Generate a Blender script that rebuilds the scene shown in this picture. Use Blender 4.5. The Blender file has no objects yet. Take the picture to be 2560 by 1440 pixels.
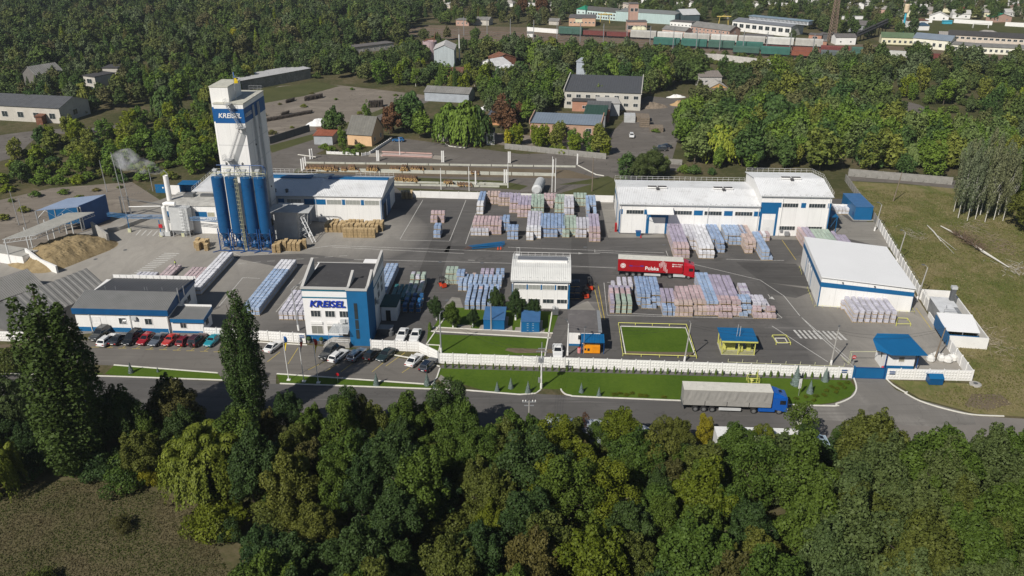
import bpy, bmesh, math, random
import numpy as np
from mathutils import Vector, Matrix
R = math.radians; Vc = Vector
rnd = random.Random(7)
C = bpy.context.scene.collection
sc = bpy.context.scene
CAM_H, FOC, PITCH = 73.0, 2112.0, R(24.7)
cam = bpy.data.cameras.new('camera'); camo = bpy.data.objects.new('camera', cam); C.objects.link(camo)
cam.sensor_width = 36; cam.lens = 36*FOC/2560; cam.clip_end = 9000; cam.clip_start = 1
camo.location = (0, 0, CAM_H); camo.rotation_euler = (R(90)-PITCH, 0, 0)
sc.camera = camo
SUN_AZ, SUN_EL = R(233.5), R(41)          # direction towards the sun, measured from +X
w = bpy.data.worlds.new("World"); sc.world = w; w.use_nodes = True
nt = w.node_tree; nt.nodes.clear()
sky = nt.nodes.new('ShaderNodeTexSky'); sky.sky_type = 'NISHITA'; sky.sun_disc = False
sky.sun_elevation = SUN_EL; sky.sun_rotation = R(90)-SUN_AZ; sky.air_density = 1.0; sky.dust_density = 0.6
bg = nt.nodes.new('ShaderNodeBackground'); bg.inputs[1].default_value = 0.050
wo = nt.nodes.new('ShaderNodeOutputWorld')
nt.links.new(sky.outputs[0], bg.inputs[0]); nt.links.new(bg.outputs[0], wo.inputs[0])
sl = bpy.data.lights.new('sun', 'SUN'); sl.energy = 4.8; sl.angle = R(0.5); sl.color = (1, 0.95, 0.87)
so = bpy.data.objects.new('sun', sl); C.objects.link(so)
so.rotation_euler = Vc((math.cos(SUN_EL)*math.cos(SUN_AZ), math.cos(SUN_EL)*math.sin(SUN_AZ), math.sin(SUN_EL))).to_track_quat('Z', 'Y').to_euler()
so.location = (-60, -80, 120)
vs = sc.view_settings; vs.view_transform = 'Standard'; vs.look = 'None'; vs.exposure = 0.0; vs.gamma = 1.0; vs.use_curve_mapping = False
sc.cycles.max_bounces = 5; sc.cycles.diffuse_bounces = 2; sc.cycles.glossy_bounces = 2; sc.cycles.transparent_max_bounces = 8
sc.cycles.transmission_bounces = 3; sc.cycles.volume_bounces = 1; sc.cycles.use_denoising = True
sc.cycles.caustics_reflective = False; sc.cycles.caustics_refractive = False
def G(u, v, z=0.0):
 du = (u-1280)/FOC; dv = (720-v)/FOC
 dz = -math.sin(PITCH)+dv*math.cos(PITCH); dy = math.cos(PITCH)+dv*math.sin(PITCH)
 t = (z-CAM_H)/dz
 return Vc((du*t, dy*t, z))
def lin(h):
 if isinstance(h, (tuple, list)): return (*h, 1)
 h = h.lstrip('#'); c = [int(h[i:i+2], 16)/255 for i in (0, 2, 4)]
 return tuple(x/12.92 if x <= .04045 else ((x+.055)/1.055)**2.4 for x in c)+(1,)
class N:
 def __init__(s, name):
  s.m = bpy.data.materials.new(name); s.m.use_nodes = True; s.t = s.m.node_tree; s.b = s.t.nodes['Principled BSDF']
  s.out = s.t.nodes['Material Output']
 def n(s, typ, **k):
  x = s.t.nodes.new(typ)
  for a, v in k.items():
   if a[0] == '_': x.inputs[a[1:].replace('_', ' ')].default_value = v
   else: setattr(x, a, v)
  return x
 def l(s, a, b): s.t.links.new(a, b)
 def coord(s, kind='Object'):
  if kind == 'World': return s.n('ShaderNodeNewGeometry').outputs['Position']
  return s.n('ShaderNodeTexCoord').outputs[kind]
 def noise(s, co, scale, detail=4, rough=.55, dist=0, stretch=None):
  if stretch:
   mp = s.n('ShaderNodeMapping'); mp.inputs['Scale'].default_value = stretch; s.l(co, mp.inputs[0]); co = mp.outputs[0]
  x = s.n('ShaderNodeTexNoise'); x.inputs['Scale'].default_value = scale; x.inputs['Detail'].default_value = detail
  x.inputs['Roughness'].default_value = rough; x.inputs['Distortion'].default_value = dist
  s.l(co, x.inputs['Vector']); return x.outputs['Fac']
 def ramp(s, fac, stops):
  x = s.n('ShaderNodeValToRGB'); e = x.color_ramp.elements
  while len(e) < len(stops): e.new(.5)
  for i, (p, c) in enumerate(stops):
   e[i].position = p; e[i].color = lin(c) if not isinstance(c, float) else (c, c, c, 1)
  s.l(fac, x.inputs[0]); return x.outputs[0]
 def mix(s, fac, a, b, mode='MIX'):
  x = s.n('ShaderNodeMix', data_type='RGBA', blend_type=mode)
  for i, v in ((0, fac), (6, a), (7, b)):
   if isinstance(v, (int, float)): x.inputs[i].default_value = v
   elif isinstance(v, (tuple, str)): x.inputs[i].default_value = lin(v) if isinstance(v, str) or len(v) == 3 else v
   else: s.l(v, x.inputs[i])
  return x.outputs[2]
 def math(s, op, a, b=0.0, clamp=False):
  x = s.n('ShaderNodeMath', operation=op, use_clamp=clamp)
  for i, v in ((0, a), (1, b)):
   if isinstance(v, (int, float)): x.inputs[i].default_value = v
   else: s.l(v, x.inputs[i])
  return x.outputs[0]
 def bump(s, h, strength=.3, dist=.02):
  x = s.n('ShaderNodeBump'); x.inputs['Strength'].default_value = strength; x.inputs['Distance'].default_value = dist
  s.l(h, x.inputs['Height']); s.l(x.outputs[0], s.b.inputs['Normal'])
 def base(s, c, rough=.7, metal=0, spec=.5):
  if isinstance(c, (str, tuple)): s.b.inputs['Base Color'].default_value = lin(c)
  else: s.l(c, s.b.inputs['Base Color'])
  s.b.inputs['Roughness'].default_value = rough; s.b.inputs['Metallic'].default_value = metal
  s.b.inputs['Specular IOR Level'].default_value = spec
  return s.m
_mc = {}
def surf(name, col, rough=.7, var=.15, scale=.6, metal=0, spec=.4, dirt=None, dirt_at=(.55, .75), streak=None, co='Object', bump=0, seam=0):
 """painted or weathered plain surface: base colour broken up by two noises, optional dirt colour"""
 if name in _mc: return _mc[name]
 s = N(name); p = s.coord(co)
 f = s.noise(p, scale, 5, .65, stretch=streak); c = lin(col)[:3]
 lo = tuple(x*(1-var) for x in c); hi = tuple(min(1, x*(1+var)) for x in c)
 r = s.ramp(f, [(.3, lo), (.7, hi)])
 if dirt:
  d = s.noise(p, scale*2.3, 6, .7, stretch=streak)
  r = s.mix(s.ramp(d, [(dirt_at[0], 0.0), (dirt_at[1], 1.0)]), r, dirt)
 if seam:
  q = s.n('ShaderNodeSeparateXYZ'); s.l(p, q.inputs[0]); t = s.math('FRACT', s.math('DIVIDE', s.math('ADD', q.outputs[0], q.outputs[1]), seam))
  r = s.mix(s.math('MULTIPLY', s.math('LESS_THAN', t, .03), .35), r, tuple(x*.55 for x in c)); st = s.ramp(s.noise(p, 1.1, 5, .75, stretch=(2.5, 2.5, .12)), [(.50, 0.0), (.80, .45)]); r = s.mix(st, r, tuple(x*.72 for x in c))
 if bump: s.bump(s.noise(p, 8, 4), bump)
 _mc[name] = s.base(r, rough, metal, spec); return _mc[name]
WHITE = surf('white_cladding', (.80, .79, .77), .55, .05, .25, dirt=(.60, .57, .53), dirt_at=(.62, .95), streak=(1.4, 1.4, .25), seam=2.95)
WROOF = surf('white_roof_sheet', (.72, .725, .73), .45, .09, .15, dirt=(.42, .41, .39), dirt_at=(.52, .95))
BLUE = surf('blue_cladding', (.006, .110, .27), .45, .08, .4)
DBLUE = surf('deep_blue_paint', (.003, .072, .20), .45, .12, .5)
NAVY = surf('blue_fascia', (.005, .058, .20), .5, .1, .5)
CYAN = surf('azure_render', (.004, .115, .28), .8, .08, .7)
GREYM = surf('grey_metal', (.30, .31, .32), .5, .15, .6, metal=.3)
LGREY = surf('light_grey_metal', (.50, .51, .51), .5, .12, .6)
DGREY = surf('dark_grey_metal', (.10, .105, .11), .6, .15, .6)
STEEL = surf('galvanised_steel', (.45, .46, .47), .45, .1, 1, metal=.5)
BLACK = surf('black_rubber', (.018, .018, .019), .8, .1, 2)
YELLOW = surf('yellow_paint', (.56, .55, .14), .55, .12, .8)
PYELLOW = surf('pale_yellow_paint', (.52, .52, .34), .6, .1, .8)
RED = surf('red_paint', (.48, .012, .02), .4, .08, .6)
ORANGE = surf('orange_paint', (.80, .30, .01), .45, .06, .8)
CONC = surf('concrete', (.36, .345, .32), .85, .18, .5, dirt=(.20, .19, .17), bump=.3)
WCONC = surf('whitewashed_concrete', (.76, .75, .73), .75, .06, .5, dirt=(.52, .49, .45), dirt_at=(.60, .95), bump=.2)
OLDC = surf('old_concrete', (.27, .26, .24), .9, .25, .4, dirt=(.12, .115, .10), dirt_at=(.5, .75))
FELT = surf('roofing_felt', (.055, .053, .055), .85, .15, .3, dirt=(.10, .095, .09))
FELT2 = surf('worn_roofing_felt', (.13, .12, .118), .85, .15, .3, dirt=(.20, .19, .18))
SLATE = surf('grey_fibre_cement', (.20, .195, .185), .85, .2, .35, dirt=(.11, .11, .09))
RUST = surf('rusty_sheet', (.17, .07, .04), .85, .3, .6, dirt=(.32, .30, .28))
BRICKM = surf('brick_wall', (.42, .22, .15), .9, .15, .6, dirt=(.30, .18, .13))
PINKW = surf('pink_plaster', (.46, .30, .24), .9, .12, .5)
CREAM = surf('cream_plaster', (.72, .68, .48), .85, .08, .5, dirt=(.45, .42, .34), dirt_at=(.6, .9))
PEACH = surf('peach_plaster', (.68, .45, .26), .85, .08, .5)
MINT = surf('mint_plaster', (.42, .53, .52), .85, .1, .5, dirt=(.30, .42, .42), streak=(2, 2, .3))
GREENR = surf('green_roof_sheet', (.11, .16, .09), .6, .12, .3)
TGREEN = surf('emerald_roof_sheet', (.02, .22, .13), .6, .12, .3)
BGREYR = surf('blue_grey_roof_sheet', (.19, .23, .28), .5, .1, .2)
WOOD = surf('pallet_wood', (.50, .37, .20), .85, .28, 2.0, dirt=(.26, .17, .09), dirt_at=(.55, .8))
OLDW = surf('weathered_timber', (.20, .16, .12), .9, .3, 1.5)
BARK = surf('bark', (.10, .08, .06), .9, .3, 2.0)
BBARK = surf('birch_bark', (.62, .60, .55), .8, .1, 1.5, dirt=(.10, .09, .08), dirt_at=(.6, .66), streak=(1, 1, 4))
def glass_mat(name, c, rough=.08):
 s = N(name); return s.base(c, rough, 0, .8)
GLASS = glass_mat('window_glass', (.035, .045, .05)); LGLASS = glass_mat('pale_window_glass', (.32, .33, .31), .25); DARK = glass_mat('dark_opening', (.012, .012, .014), .9)
CGLASS = glass_mat('car_glass', (.012, .015, .018), .04); LAMPG = glass_mat('headlight_glass', (.75, .76, .78), .1); TAIL = glass_mat('tail_light_red', (.35, .01, .01), .2)
CHROME = surf('alloy_rim', (.45, .46, .47), .3, .05, 2, metal=.8)
class MB:
 def __init__(s): s.v = []; s.f = []; s.m = []
 def poly(s, pts, m=0):
  k = len(s.v); s.v += [tuple(p) for p in pts]; s.f.append(tuple(range(k, k+len(pts)))); s.m.append(m); return s
 def box(s, x0, x1, y0, y1, z0, z1, m=0):
  k = len(s.v)
  s.v += [(x0, y0, z0), (x1, y0, z0), (x1, y1, z0), (x0, y1, z0), (x0, y0, z1), (x1, y0, z1), (x1, y1, z1), (x0, y1, z1)]
  for f in ((0, 3, 2, 1), (4, 5, 6, 7), (0, 1, 5, 4), (1, 2, 6, 5), (2, 3, 7, 6), (3, 0, 4, 7)): s.f.append(tuple(k+i for i in f)); s.m.append(m)
  return s
 def cbox(s, cx, cy, z0, lx, ly, lz, m=0): return s.box(cx-lx/2, cx+lx/2, cy-ly/2, cy+ly/2, z0, z0+lz, m)
 def prism(s, pts, z0, z1, m=0, mt=None):
  """vertical prism over a ground polygon (counter-clockwise); z0/z1 numbers or per-point lists"""
  n = len(pts); k = len(s.v)
  a = z0 if isinstance(z0, (list, tuple)) else [z0]*n; b = z1 if isinstance(z1, (list, tuple)) else [z1]*n
  s.v += [(p[0], p[1], a[i]) for i, p in enumerate(pts)]+[(p[0], p[1], b[i]) for i, p in enumerate(pts)]
  s.f.append(tuple(k+i for i in reversed(range(n)))); s.m.append(m)
  s.f.append(tuple(k+n+i for i in range(n))); s.m.append(m if mt is None else mt)
  for i in range(n): j = (i+1) % n; s.f.append((k+i, k+j, k+n+j, k+n+i)); s.m.append(m)
  return s
 def loft(s, rings, m=0, caps=True, closed=True):
  k = len(s.v); n = len(rings[0])
  for r in rings: s.v += [tuple(p) for p in r]
  for i in range(len(rings)-1):
   for j in range(n if closed else n-1):
    a = k+i*n+j; b = k+i*n+(j+1) % n; s.f.append((a, b, b+n, a+n)); s.m.append(m)
  if caps:
   s.f.append(tuple(k+i for i in reversed(range(n)))); s.m.append(m); s.f.append(tuple(k+(len(rings)-1)*n+i for i in range(n))); s.m.append(m)
  return s
 def tube(s, pts, r, n=6, m=0, caps=True):
  rs = r if isinstance(r, (list, tuple)) else [r]*len(pts); pts = [Vc(p) for p in pts]; rings = []
  for i, p in enumerate(pts):
   d = (pts[min(i+1, len(pts)-1)]-pts[max(i-1, 0)]).normalized()
   up = Vc((0, 0, 1)) if abs(d.z) < .9 else Vc((1, 0, 0)); a = d.cross(up).normalized(); b = a.cross(d)
   rings.append([p+rs[i]*(math.cos(2*math.pi*q/n)*a+math.sin(2*math.pi*q/n)*b) for q in range(n)])
  return s.loft(rings, m, caps)
 def bar(s, a, b, t=.06, m=0): return s.tube([a, b], t*.7, 4, m)
 def lathe(s, prof, cx=0, cy=0, n=16, m=0):
  rings = [[(cx+r*math.cos(2*math.pi*q/n), cy+r*math.sin(2*math.pi*q/n), z) for q in range(n)] for r, z in prof]
  return s.loft(rings, m, True)
 def sheet(s, p00, p10, p11, p01, pitch=.35, amp=.04, th=.05, m=0):
  """corrugated sheet over a quad; ribs run from the 0-edge to the 1-edge"""
  a, b, c, d = map(Vector, (p00, p10, p11, p01)); L = (b-a).length; n = max(2, int(L/pitch)); k = len(s.v)
  nrm = (b-a).cross(d-a).normalized()
  us = []
  for i in range(n): us += [(i/n, 0), ((i+.3)/n, 0), ((i+.45)/n, amp), ((i+.85)/n, amp)]
  us.append((1, 0));
  for u, h in us: s.v.append(tuple(a+(b-a)*u+nrm*h)); s.v.append(tuple(d+(c-d)*u+nrm*h))
  for i in range(len(us)-1): q = k+2*i; s.f.append((q, q+2, q+3, q+1)); s.m.append(m)
  lo = -nrm*th; s.poly([a+lo, d+lo, c+lo, b+lo], m)
  for p, q in ((a, b), (b, c), (c, d), (d, a)): s.poly([p, p+lo, q+lo, q], m)
  return s
 def mesh(s, name, mats, smooth=False):
  me = bpy.data.meshes.new(name); me.from_pydata(s.v, [], s.f)
  for x in (mats if isinstance(mats, (list, tuple)) else [mats]): me.materials.append(x)
  if any(s.m): me.polygons.foreach_set('material_index', s.m)
  if smooth: me.polygons.foreach_set('use_smooth', [True]*len(s.f))
  me.update(); return me
def link(name, data, parent=None, loc=None, rz=None):
 o = bpy.data.objects.new(name, data); C.objects.link(o)
 if parent is not None: o.parent = parent
 if loc is not None: o.location = loc
 if rz is not None: o.rotation_euler = (0, 0, rz)
 return o
def tag(o, label, cat, group=None):
 o['label'] = label; o['category'] = cat
 if group: o['group'] = group
 return o
def thing(name, label, cat, loc, rz=0, group=None):
 return tag(link(name, None, None, loc, rz), label, cat, group)
SPLIT = set('blue_band gable_wall skylight skylight_box blue_strip side_guard downpipe plinth vent louvre air_conditioner roof_unit shutter_box gate_surround meter_box ridge_cap roof_vent name_band blue_trim parapet pipe valve branch vent_pipe saddle lantern_pane canopy_strut blue_logo crossarm cabinet equipment_cabinet roof_cowl wall_lamp fork ramp edge_rail annex_fascia entrance_steps fan gutter seat base_beam parapet_rib safety_hoop gate_frame roof_ladder brown_beam'.split())
MANY = set('rung snow_guard wall_bracket picket_railing panel_joint twigs branches wire insulator wall_slab_joint lattice_frame truss safety_cage brace blue_truss hatch stair_flight'.split())
def islands(mb):
 up = list(range(len(mb.v)))
 def f(i):
  while up[i] != i: up[i] = up[up[i]]; i = up[i]
  return i
 for q in mb.f:
  for v in q[1:]: up[f(v)] = f(q[0])
 out = {}
 for q, m in zip(mb.f, mb.m): out.setdefault(f(q[0]), []).append((q, m))
 for fs in out.values():
  b = MB(); ix = {}
  for q, m in fs:
   for v in q:
    if v not in ix: ix[v] = len(b.v); b.v.append(mb.v[v])
   b.f.append(tuple(ix[v] for v in q)); b.m.append(m)
  yield b
def part(name, mb, mats, parent, label=None, smooth=False, loc=None, rz=None):
 if name in SPLIT and isinstance(mb, MB):
  bs = list(islands(mb))
  if len(bs) > 1: return [link(name, b.mesh(name, mats), parent, loc, rz) for b in bs][0]
 o = link(name, mb if isinstance(mb, bpy.types.Mesh) else mb.mesh(name, mats, smooth), parent, loc, rz)
 if label: o['label'] = label
 if name in MANY: o['kind'] = 'stuff'
 return o
def struct(name, mb, mats, label=None):
 o = link(name, mb.mesh(name, mats)); o['kind'] = 'structure'
 if label: o['label'] = label
 return o
def clone(root, loc, rz=None, label=None, group=None, scale=None):
 r = root.copy(); C.objects.link(r); r.location = loc
 if rz is not None: r.rotation_euler = (0, 0, rz)
 if scale is not None: r.scale = scale
 if label: r['label'] = label
 if group: r['group'] = group
 for ch in root.children:
  c = ch.copy(); C.objects.link(c); c.parent = r
  for g in ch.children:
   d = g.copy(); C.objects.link(d); d.parent = c
 return r
_mesh = {}
def cached(key, fn):
 if key not in _mesh: _mesh[key] = fn()
 return _mesh[key]
def window(parent, x, y, z, w, h, n=2, rz=0, glass=None, frame=None, name='window', t=.07, rows=1):
 """window part (glass) with its frame as sub-part; faces local -Y, origin at the sill centre"""
 glass = glass or GLASS; frame = frame or WHITE
 g = cached(('g', w, h, glass.name), lambda: MB().box(-w/2, w/2, -.02, .03, 0, h).mesh('pane', glass))
 def fr():
  b = MB()
  b.box(-w/2-t, w/2+t, -.07, -.022, -t, 0).box(-w/2-t, w/2+t, -.07, -.022, h, h+t)
  for i in range(n+1):
   xx = -w/2+w*i/n; ww = t/2 if 0 < i < n else t
   b.box(xx-ww*(.5 if 0 < i < n else (1 if i == 0 else 0)), xx+ww*(.5 if 0 < i < n else (0 if i == 0 else 1)), -.068, -.023, 0, h)
  for r_ in range(1, rows): b.box(-w/2, w/2, -.066, -.024, h*r_/rows-t/4, h*r_/rows+t/4)
  return b.mesh('frame', frame)
 o = link(name, g, parent, (x, y, z), rz)
 link('frame', cached(('f', w, h, n, frame.name, t, rows), fr), o)
 return o
def lettering(parent, text, size, mat, loc, rx=R(90), rz=0, shear=0, bold=0, ext=.05, name='lettering', fit=None, sx=1):
 cu = bpy.data.curves.new(name, 'FONT'); cu.body = text; cu.size = size; cu.shear = shear; cu.offset = bold; cu.extrude = ext;
 t = link(name, cu); bpy.context.view_layer.update(); me = bpy.data.meshes.new_from_object(t); me.materials.clear(); me.materials.append(mat); bpy.data.objects.remove(t)
 sx = fit/max(v.co.x for v in me.vertices) if fit else sx; o = link(name, me, parent, loc); o.rotation_euler = (rx, 0, rz); o.scale = (sx, 1, 1); return o
def xy(p): return (p.x, p.y)
GRID = R(-3)      # the works' own grid against the camera
def m_terrain():
 s = N('rough_ground'); p = s.coord('World')
 a = s.noise(p, .05, 6, .65); b = s.noise(p, .6, 5, .7); f = s.math('ADD', s.math('MULTIPLY', a, .6), s.math('MULTIPLY', b, .4))
 c = s.ramp(f, [(.32, (.040, .044, .018)), (.46, (.065, .068, .027)), (.55, (.105, .090, .048)), (.68, (.155, .125, .080))])
 s.bump(b, .6, .3); return s.base(c, .95, 0, .1)
def m_asphalt(name, c0, c1, dust=None, centres=(), cracks=.5, streak=(.10, .9, 1)):
 s = N(name); p = s.coord('World')
 a = s.noise(p, .055, 5, .6, 1.5); b = s.noise(p, .35, 6, .75, stretch=streak); g = s.noise(p, 9, 3, .8)
 f = s.math('ADD', s.math('MULTIPLY', a, .5), s.math('MULTIPLY', b, .5))
 c = s.ramp(f, [(.34, tuple(x*.85 for x in c0)), (.52, c0), (.68, c1)])
 c = s.mix(s.math('MULTIPLY', g, .35), c, tuple(x*.7 for x in c0))
 v = s.n('ShaderNodeTexVoronoi', feature='DISTANCE_TO_EDGE'); v.inputs['Scale'].default_value = .09
 wn = s.n('ShaderNodeTexNoise'); wn.inputs['Scale'].default_value = .5; s.l(p, wn.inputs['Vector'])
 mp = s.n('ShaderNodeVectorMath', operation='MULTIPLY_ADD'); mp.inputs[1].default_value = (4, 4, 0); s.l(wn.outputs['Color'], mp.inputs[0]); s.l(p, mp.inputs[2])
 s.l(mp.outputs[0], v.inputs['Vector'])
 crack = s.math('LESS_THAN', v.outputs['Distance'], .006)
 c = s.mix(s.math('MULTIPLY', crack, cracks), c, tuple(x*.45 for x in c0))
 st = s.ramp(s.noise(p, .16, 3, .5, 2.0), [(.60, 0.0), (.66, 1.0)])
 c = s.mix(s.math('MULTIPLY', st, .30), c, tuple(x*.6 for x in c0))
 tk = s.ramp(s.noise(p, .8, 5, .7, .4, stretch=(.05, 1.3, 1)), [(.52, 0.0), (.66, .55)]); c = s.mix(tk, c, tuple(x*.66 for x in c0)); tl = s.ramp(s.noise(p, 1.1, 4, .7, .3, stretch=(.04, 1.1, 1)), [(.60, 0.0), (.74, .5)]); c = s.mix(tl, c, tuple(min(1, x*1.5) for x in c1))
 if dust:
  tot = None
  for cx, cy, r in centres:
   d = s.n('ShaderNodeVectorMath', operation='DISTANCE'); s.l(p, d.inputs[0]); d.inputs[1].default_value = (cx, cy, 0)
   k = s.math('SUBTRACT', 1.0, s.math('DIVIDE', d.outputs['Value'], r), clamp=True)
   tot = k if tot is None else s.math('MAXIMUM', tot, k)
  sm = s.math('MULTIPLY', s.math('POWER', tot, .6), s.math('ADD', .35, s.noise(p, .25, 6, .8, 1.0, stretch=(1, .4, 1))), clamp=True)
  c = s.mix(sm, c, dust)
 return s.base(c, .9, 0, .25)
def m_lawn(name, c0, c1, stripes=.0):
 s = N(name); p = s.coord('World')
 a = s.noise(p, .12, 4, .6); b = s.noise(p, 1.6, 6, .85)
 f = s.math('ADD', s.math('MULTIPLY', a, .45), s.math('MULTIPLY', b, .55))
 c = s.ramp(f, [(.35, c0), (.68, c1)])
 c = s.mix(s.ramp(s.noise(p, .4, 6, .8), [(.64, 0.0), (.80, .6)]), c, (.13, .12, .05))
 s.bump(b, .5, .06); return s.base(c, .95, 0, .1)
def m_meadow():
 s = N('mown_meadow'); p = s.coord('World')
 a = s.noise(p, .045, 6, .7, 1.2); b = s.noise(p, .9, 7, .8, 1.5, stretch=(1, .35, 1)); e = s.noise(p, .35, 6, .75, 2, stretch=(1, .4, 1))
 f = s.math('ADD', s.math('MULTIPLY', a, .5), s.math('ADD', s.math('MULTIPLY', b, .25), s.math('MULTIPLY', e, .25)))
 c = s.ramp(f, [(.36, (.075, .105, .024)), (.45, (.125, .135, .042)), (.52, (.19, .165, .075)), (.61, (.24, .20, .11)), (.73, (.31, .27, .17))])
 s.bump(b, .8, .15); return s.base(c, .95, 0, .1)
TERR = m_terrain()
SANDC = G(150, 620); SILC = G(560, 620)
YARD = m_asphalt('yard_asphalt', (.112, .106, .101), (.168, .159, .150), (.37, .345, .305),
     [(SANDC.x+12, SANDC.y-2, 62), (SILC.x+4, SILC.y+2, 30), (-40, 190, 20), (86, 150, 34), (72, 128, 20)], .35)
ROADM = m_asphalt('road_asphalt', (.112, .106, .101), (.160, .151, .142), (.23, .21, .19), [(66, 112, 26), (80, 108, 20)], .3, (.15, 1.2, 1))
PARKM = m_asphalt('parking_asphalt', (.165, .152, .136), (.21, .195, .175), cracks=.2)
CPAD = m_asphalt('concrete_pad', (.25, .235, .21), (.33, .315, .285), cracks=.5)
OLDROAD = m_asphalt('old_road', (.145, .130, .115), (.22, .20, .18), cracks=.7, streak=(.4, 1, 1))
DUSTY = m_asphalt('dusty_yard', (.21, .18, .147), (.36, .315, .26), cracks=.7)
DIRT = m_lawn('bare_earth', (.11, .085, .055), (.19, .155, .11))
LAWN = m_lawn('lawn_grass', (.044, .086, .008), (.095, .150, .016))
ROUGHG = m_lawn('rough_grass', (.052, .062, .020), (.105, .105, .045))
FIELD = m_lawn('dry_field', (.070, .066, .030), (.150, .125, .070))
MEAD = m_meadow()
PAINT = surf('road_paint', (.55, .54, .51), .8, .1, 1.5, dirt=(.15, .145, .14), dirt_at=(.50, .72))
YPAINT = surf('yellow_road_paint', (.50, .38, .07), .8, .1, 1.5, dirt=(.15, .14, .12), dirt_at=(.52, .74))
KERB = surf('whitewashed_kerb', (.68, .66, .60), .8, .1, 1, dirt=(.34, .31, .27), dirt_at=(.55, .85))
GRAVEL = m_asphalt('grey_gravel', (.12, .115, .11), (.20, .19, .185), cracks=0)
SLAB = m_asphalt('pale_paving', (.32, .29, .25), (.42, .39, .34), cracks=.2)
def W(pts, z=0): return [G(u, v, 0)+Vc((0, 0, z)) for u, v in pts]
def flat(name, pts, level, mat, label=None, world=False, mb=None):
 p = [Vc((x, y, level*.004)) for x, y in pts] if world else W(pts, level*.004)
 m = mb or MB();
 a = sum(p[i].x*p[(i+1) % len(p)].y-p[(i+1) % len(p)].x*p[i].y for i in range(len(p)))
 m.poly(p if a > 0 else p[::-1])
 return None if mb else struct(name, m, mat, label)
def ribbon(mb, pts, w, z0, z1, world=False):
 p = [Vc(q).to_3d() if world else G(*q) for q in pts]; n = len(p); L = []; Rr = []
 for i in range(n):
  d = (p[min(i+1, n-1)]-p[max(i-1, 0)]); d.z = 0; d.normalize(); s_ = Vc((-d.y, d.x, 0))*w/2
  L.append(p[i]+s_); Rr.append(p[i]-s_)
 if z1-z0 < .01:
  for i in range(n-1): mb.poly([(*xy(Rr[i]), z1), (*xy(Rr[i+1]), z1), (*xy(L[i+1]), z1), (*xy(L[i]), z1)])
 else:
  mb.loft([[(*xy(Rr[i]), z0), (*xy(Rr[i]), z1), (*xy(L[i]), z1), (*xy(L[i]), z0)] for i in range(n)])
 return mb
def smoothpts(pts, k=5):
 """Catmull-Rom through the points"""
 out = []; n = len(pts)
 for i in range(n-1):
  a, b, c, d = (Vc(pts[max(i-1, 0)]), Vc(pts[i]), Vc(pts[i+1]), Vc(pts[min(i+2, n-1)]))
  for j in range(k):
   t = j/k; out.append(tuple(.5*((2*b)+(c-a)*t+(2*a-5*b+4*c-d)*t*t+(3*b-a-3*c+d)*t**3)))
 out.append(tuple(pts[-1])); return out
g = MB(); xs = [-3000, -900, -450, 450, 900, 3000]; ys = [-400, 40, 260, 520, 900, 3500]
for i in range(5):
 for j in range(5): g.poly([(xs[i], ys[j], 0), (xs[i+1], ys[j], 0), (xs[i+1], ys[j+1], 0), (xs[i], ys[j+1], 0)])
struct('ground', g, TERR)
flat('yard', [(-420, 900), (0, 853), (240, 832), (520, 842), (768, 858), (925, 872), (1052, 880), (1110, 905), (1360, 912), (2120, 948), (2425, 952), (2290, 740), (2190, 575), (2105, 497),
    (1530, 497), (1000, 478), (960, 440), (560, 430), (470, 470), (400, 500), (330, 520), (275, 560), (0, 640), (-420, 700)], 2, YARD)
flat('west_apron', [(-420, 600), (0, 500), (130, 470), (330, 455), (400, 500), (330, 530), (275, 568), (0, 645), (-420, 740)], 1, DUSTY)
road_top = [(-700, 905), (0, 930), (300, 942), (700, 960), (1350, 985), (1405, 988), (2060, 1014), (2200, 1016), (2440, 1040), (2560, 1047), (3200, 1075)]
road_bot = [(3200, 1180), (2390, 1112), (2050, 1112), (1420, 1100), (700, 1062), (0, 1040), (-700, 1010)]
flat('road', road_top+road_bot, 2, ROADM)
flat('gate_apron', [(2134, 943), (2206, 943), (2240, 975), (2300, 1000), (2432, 1036), (2440, 1062), (2330, 1066), (1990, 1046), (1960, 1012), (2040, 1014), (2085, 1008), (2125, 992), (2140, 972)], 3,
  m_asphalt('apron_asphalt', (.20, .188, .172), (.285, .268, .245), cracks=.3, streak=(1, .2, 1)))
flat('parking_lot', [(95, 856), (240, 850), (520, 846), (768, 862), (925, 880), (1050, 905), (1100, 918), (1085, 965), (690, 937), (690, 960), (560, 955), (545, 934), (285, 914), (62, 905)], 4, PARKM)
for k, pts in enumerate([[(285, 914), (545, 934), (558, 950), (300, 940), (262, 935)], [(692, 936), (1082, 964), (1165, 974), (700, 957)],
       [(1100, 921), (2125, 951), (2140, 972), (2125, 992), (2085, 1006), (2040, 1012), (1800, 1004), (1440, 992), (1418, 985), (1403, 974), (1355, 972), (1345, 982), (1300, 985), (1215, 978), (1090, 941)],
       [(1097, 836), (1370, 846), (1363, 890), (1102, 884), (1066, 862), (1070, 828)], [(1117, 768), (1398, 780), (1380, 833), (1083, 818)],
       [(1553, 817), (1716, 821), (1736, 880), (1560, 880)], [(0, 932), (100, 912), (260, 935), (0, 938)]]):
 flat('lawn', pts, 6 if k != 5 else 5, LAWN)
flat('grass_verge', [(0, 862), (105, 858), (60, 900), (0, 915)], 5, DIRT)
flat('footpath', [(1083, 819), (1381, 834), (1377, 845), (1078, 828)], 7, SLAB)
flat('footpath', [(1203, 812), (1280, 815), (1282, 830), (1195, 825)], 8, SLAB)
flat('footpath', [(1289, 818), (1362, 822), (1360, 836), (1285, 833)], 8, SLAB)
flat('footpath', [(1140, 812), (1180, 813), (1176, 824), (1155, 823)], 8, SLAB)
flat('footpath', [(1102, 937), (1112, 944), (1152, 976), (1130, 975), (1095, 948)], 7, CPAD)
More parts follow.
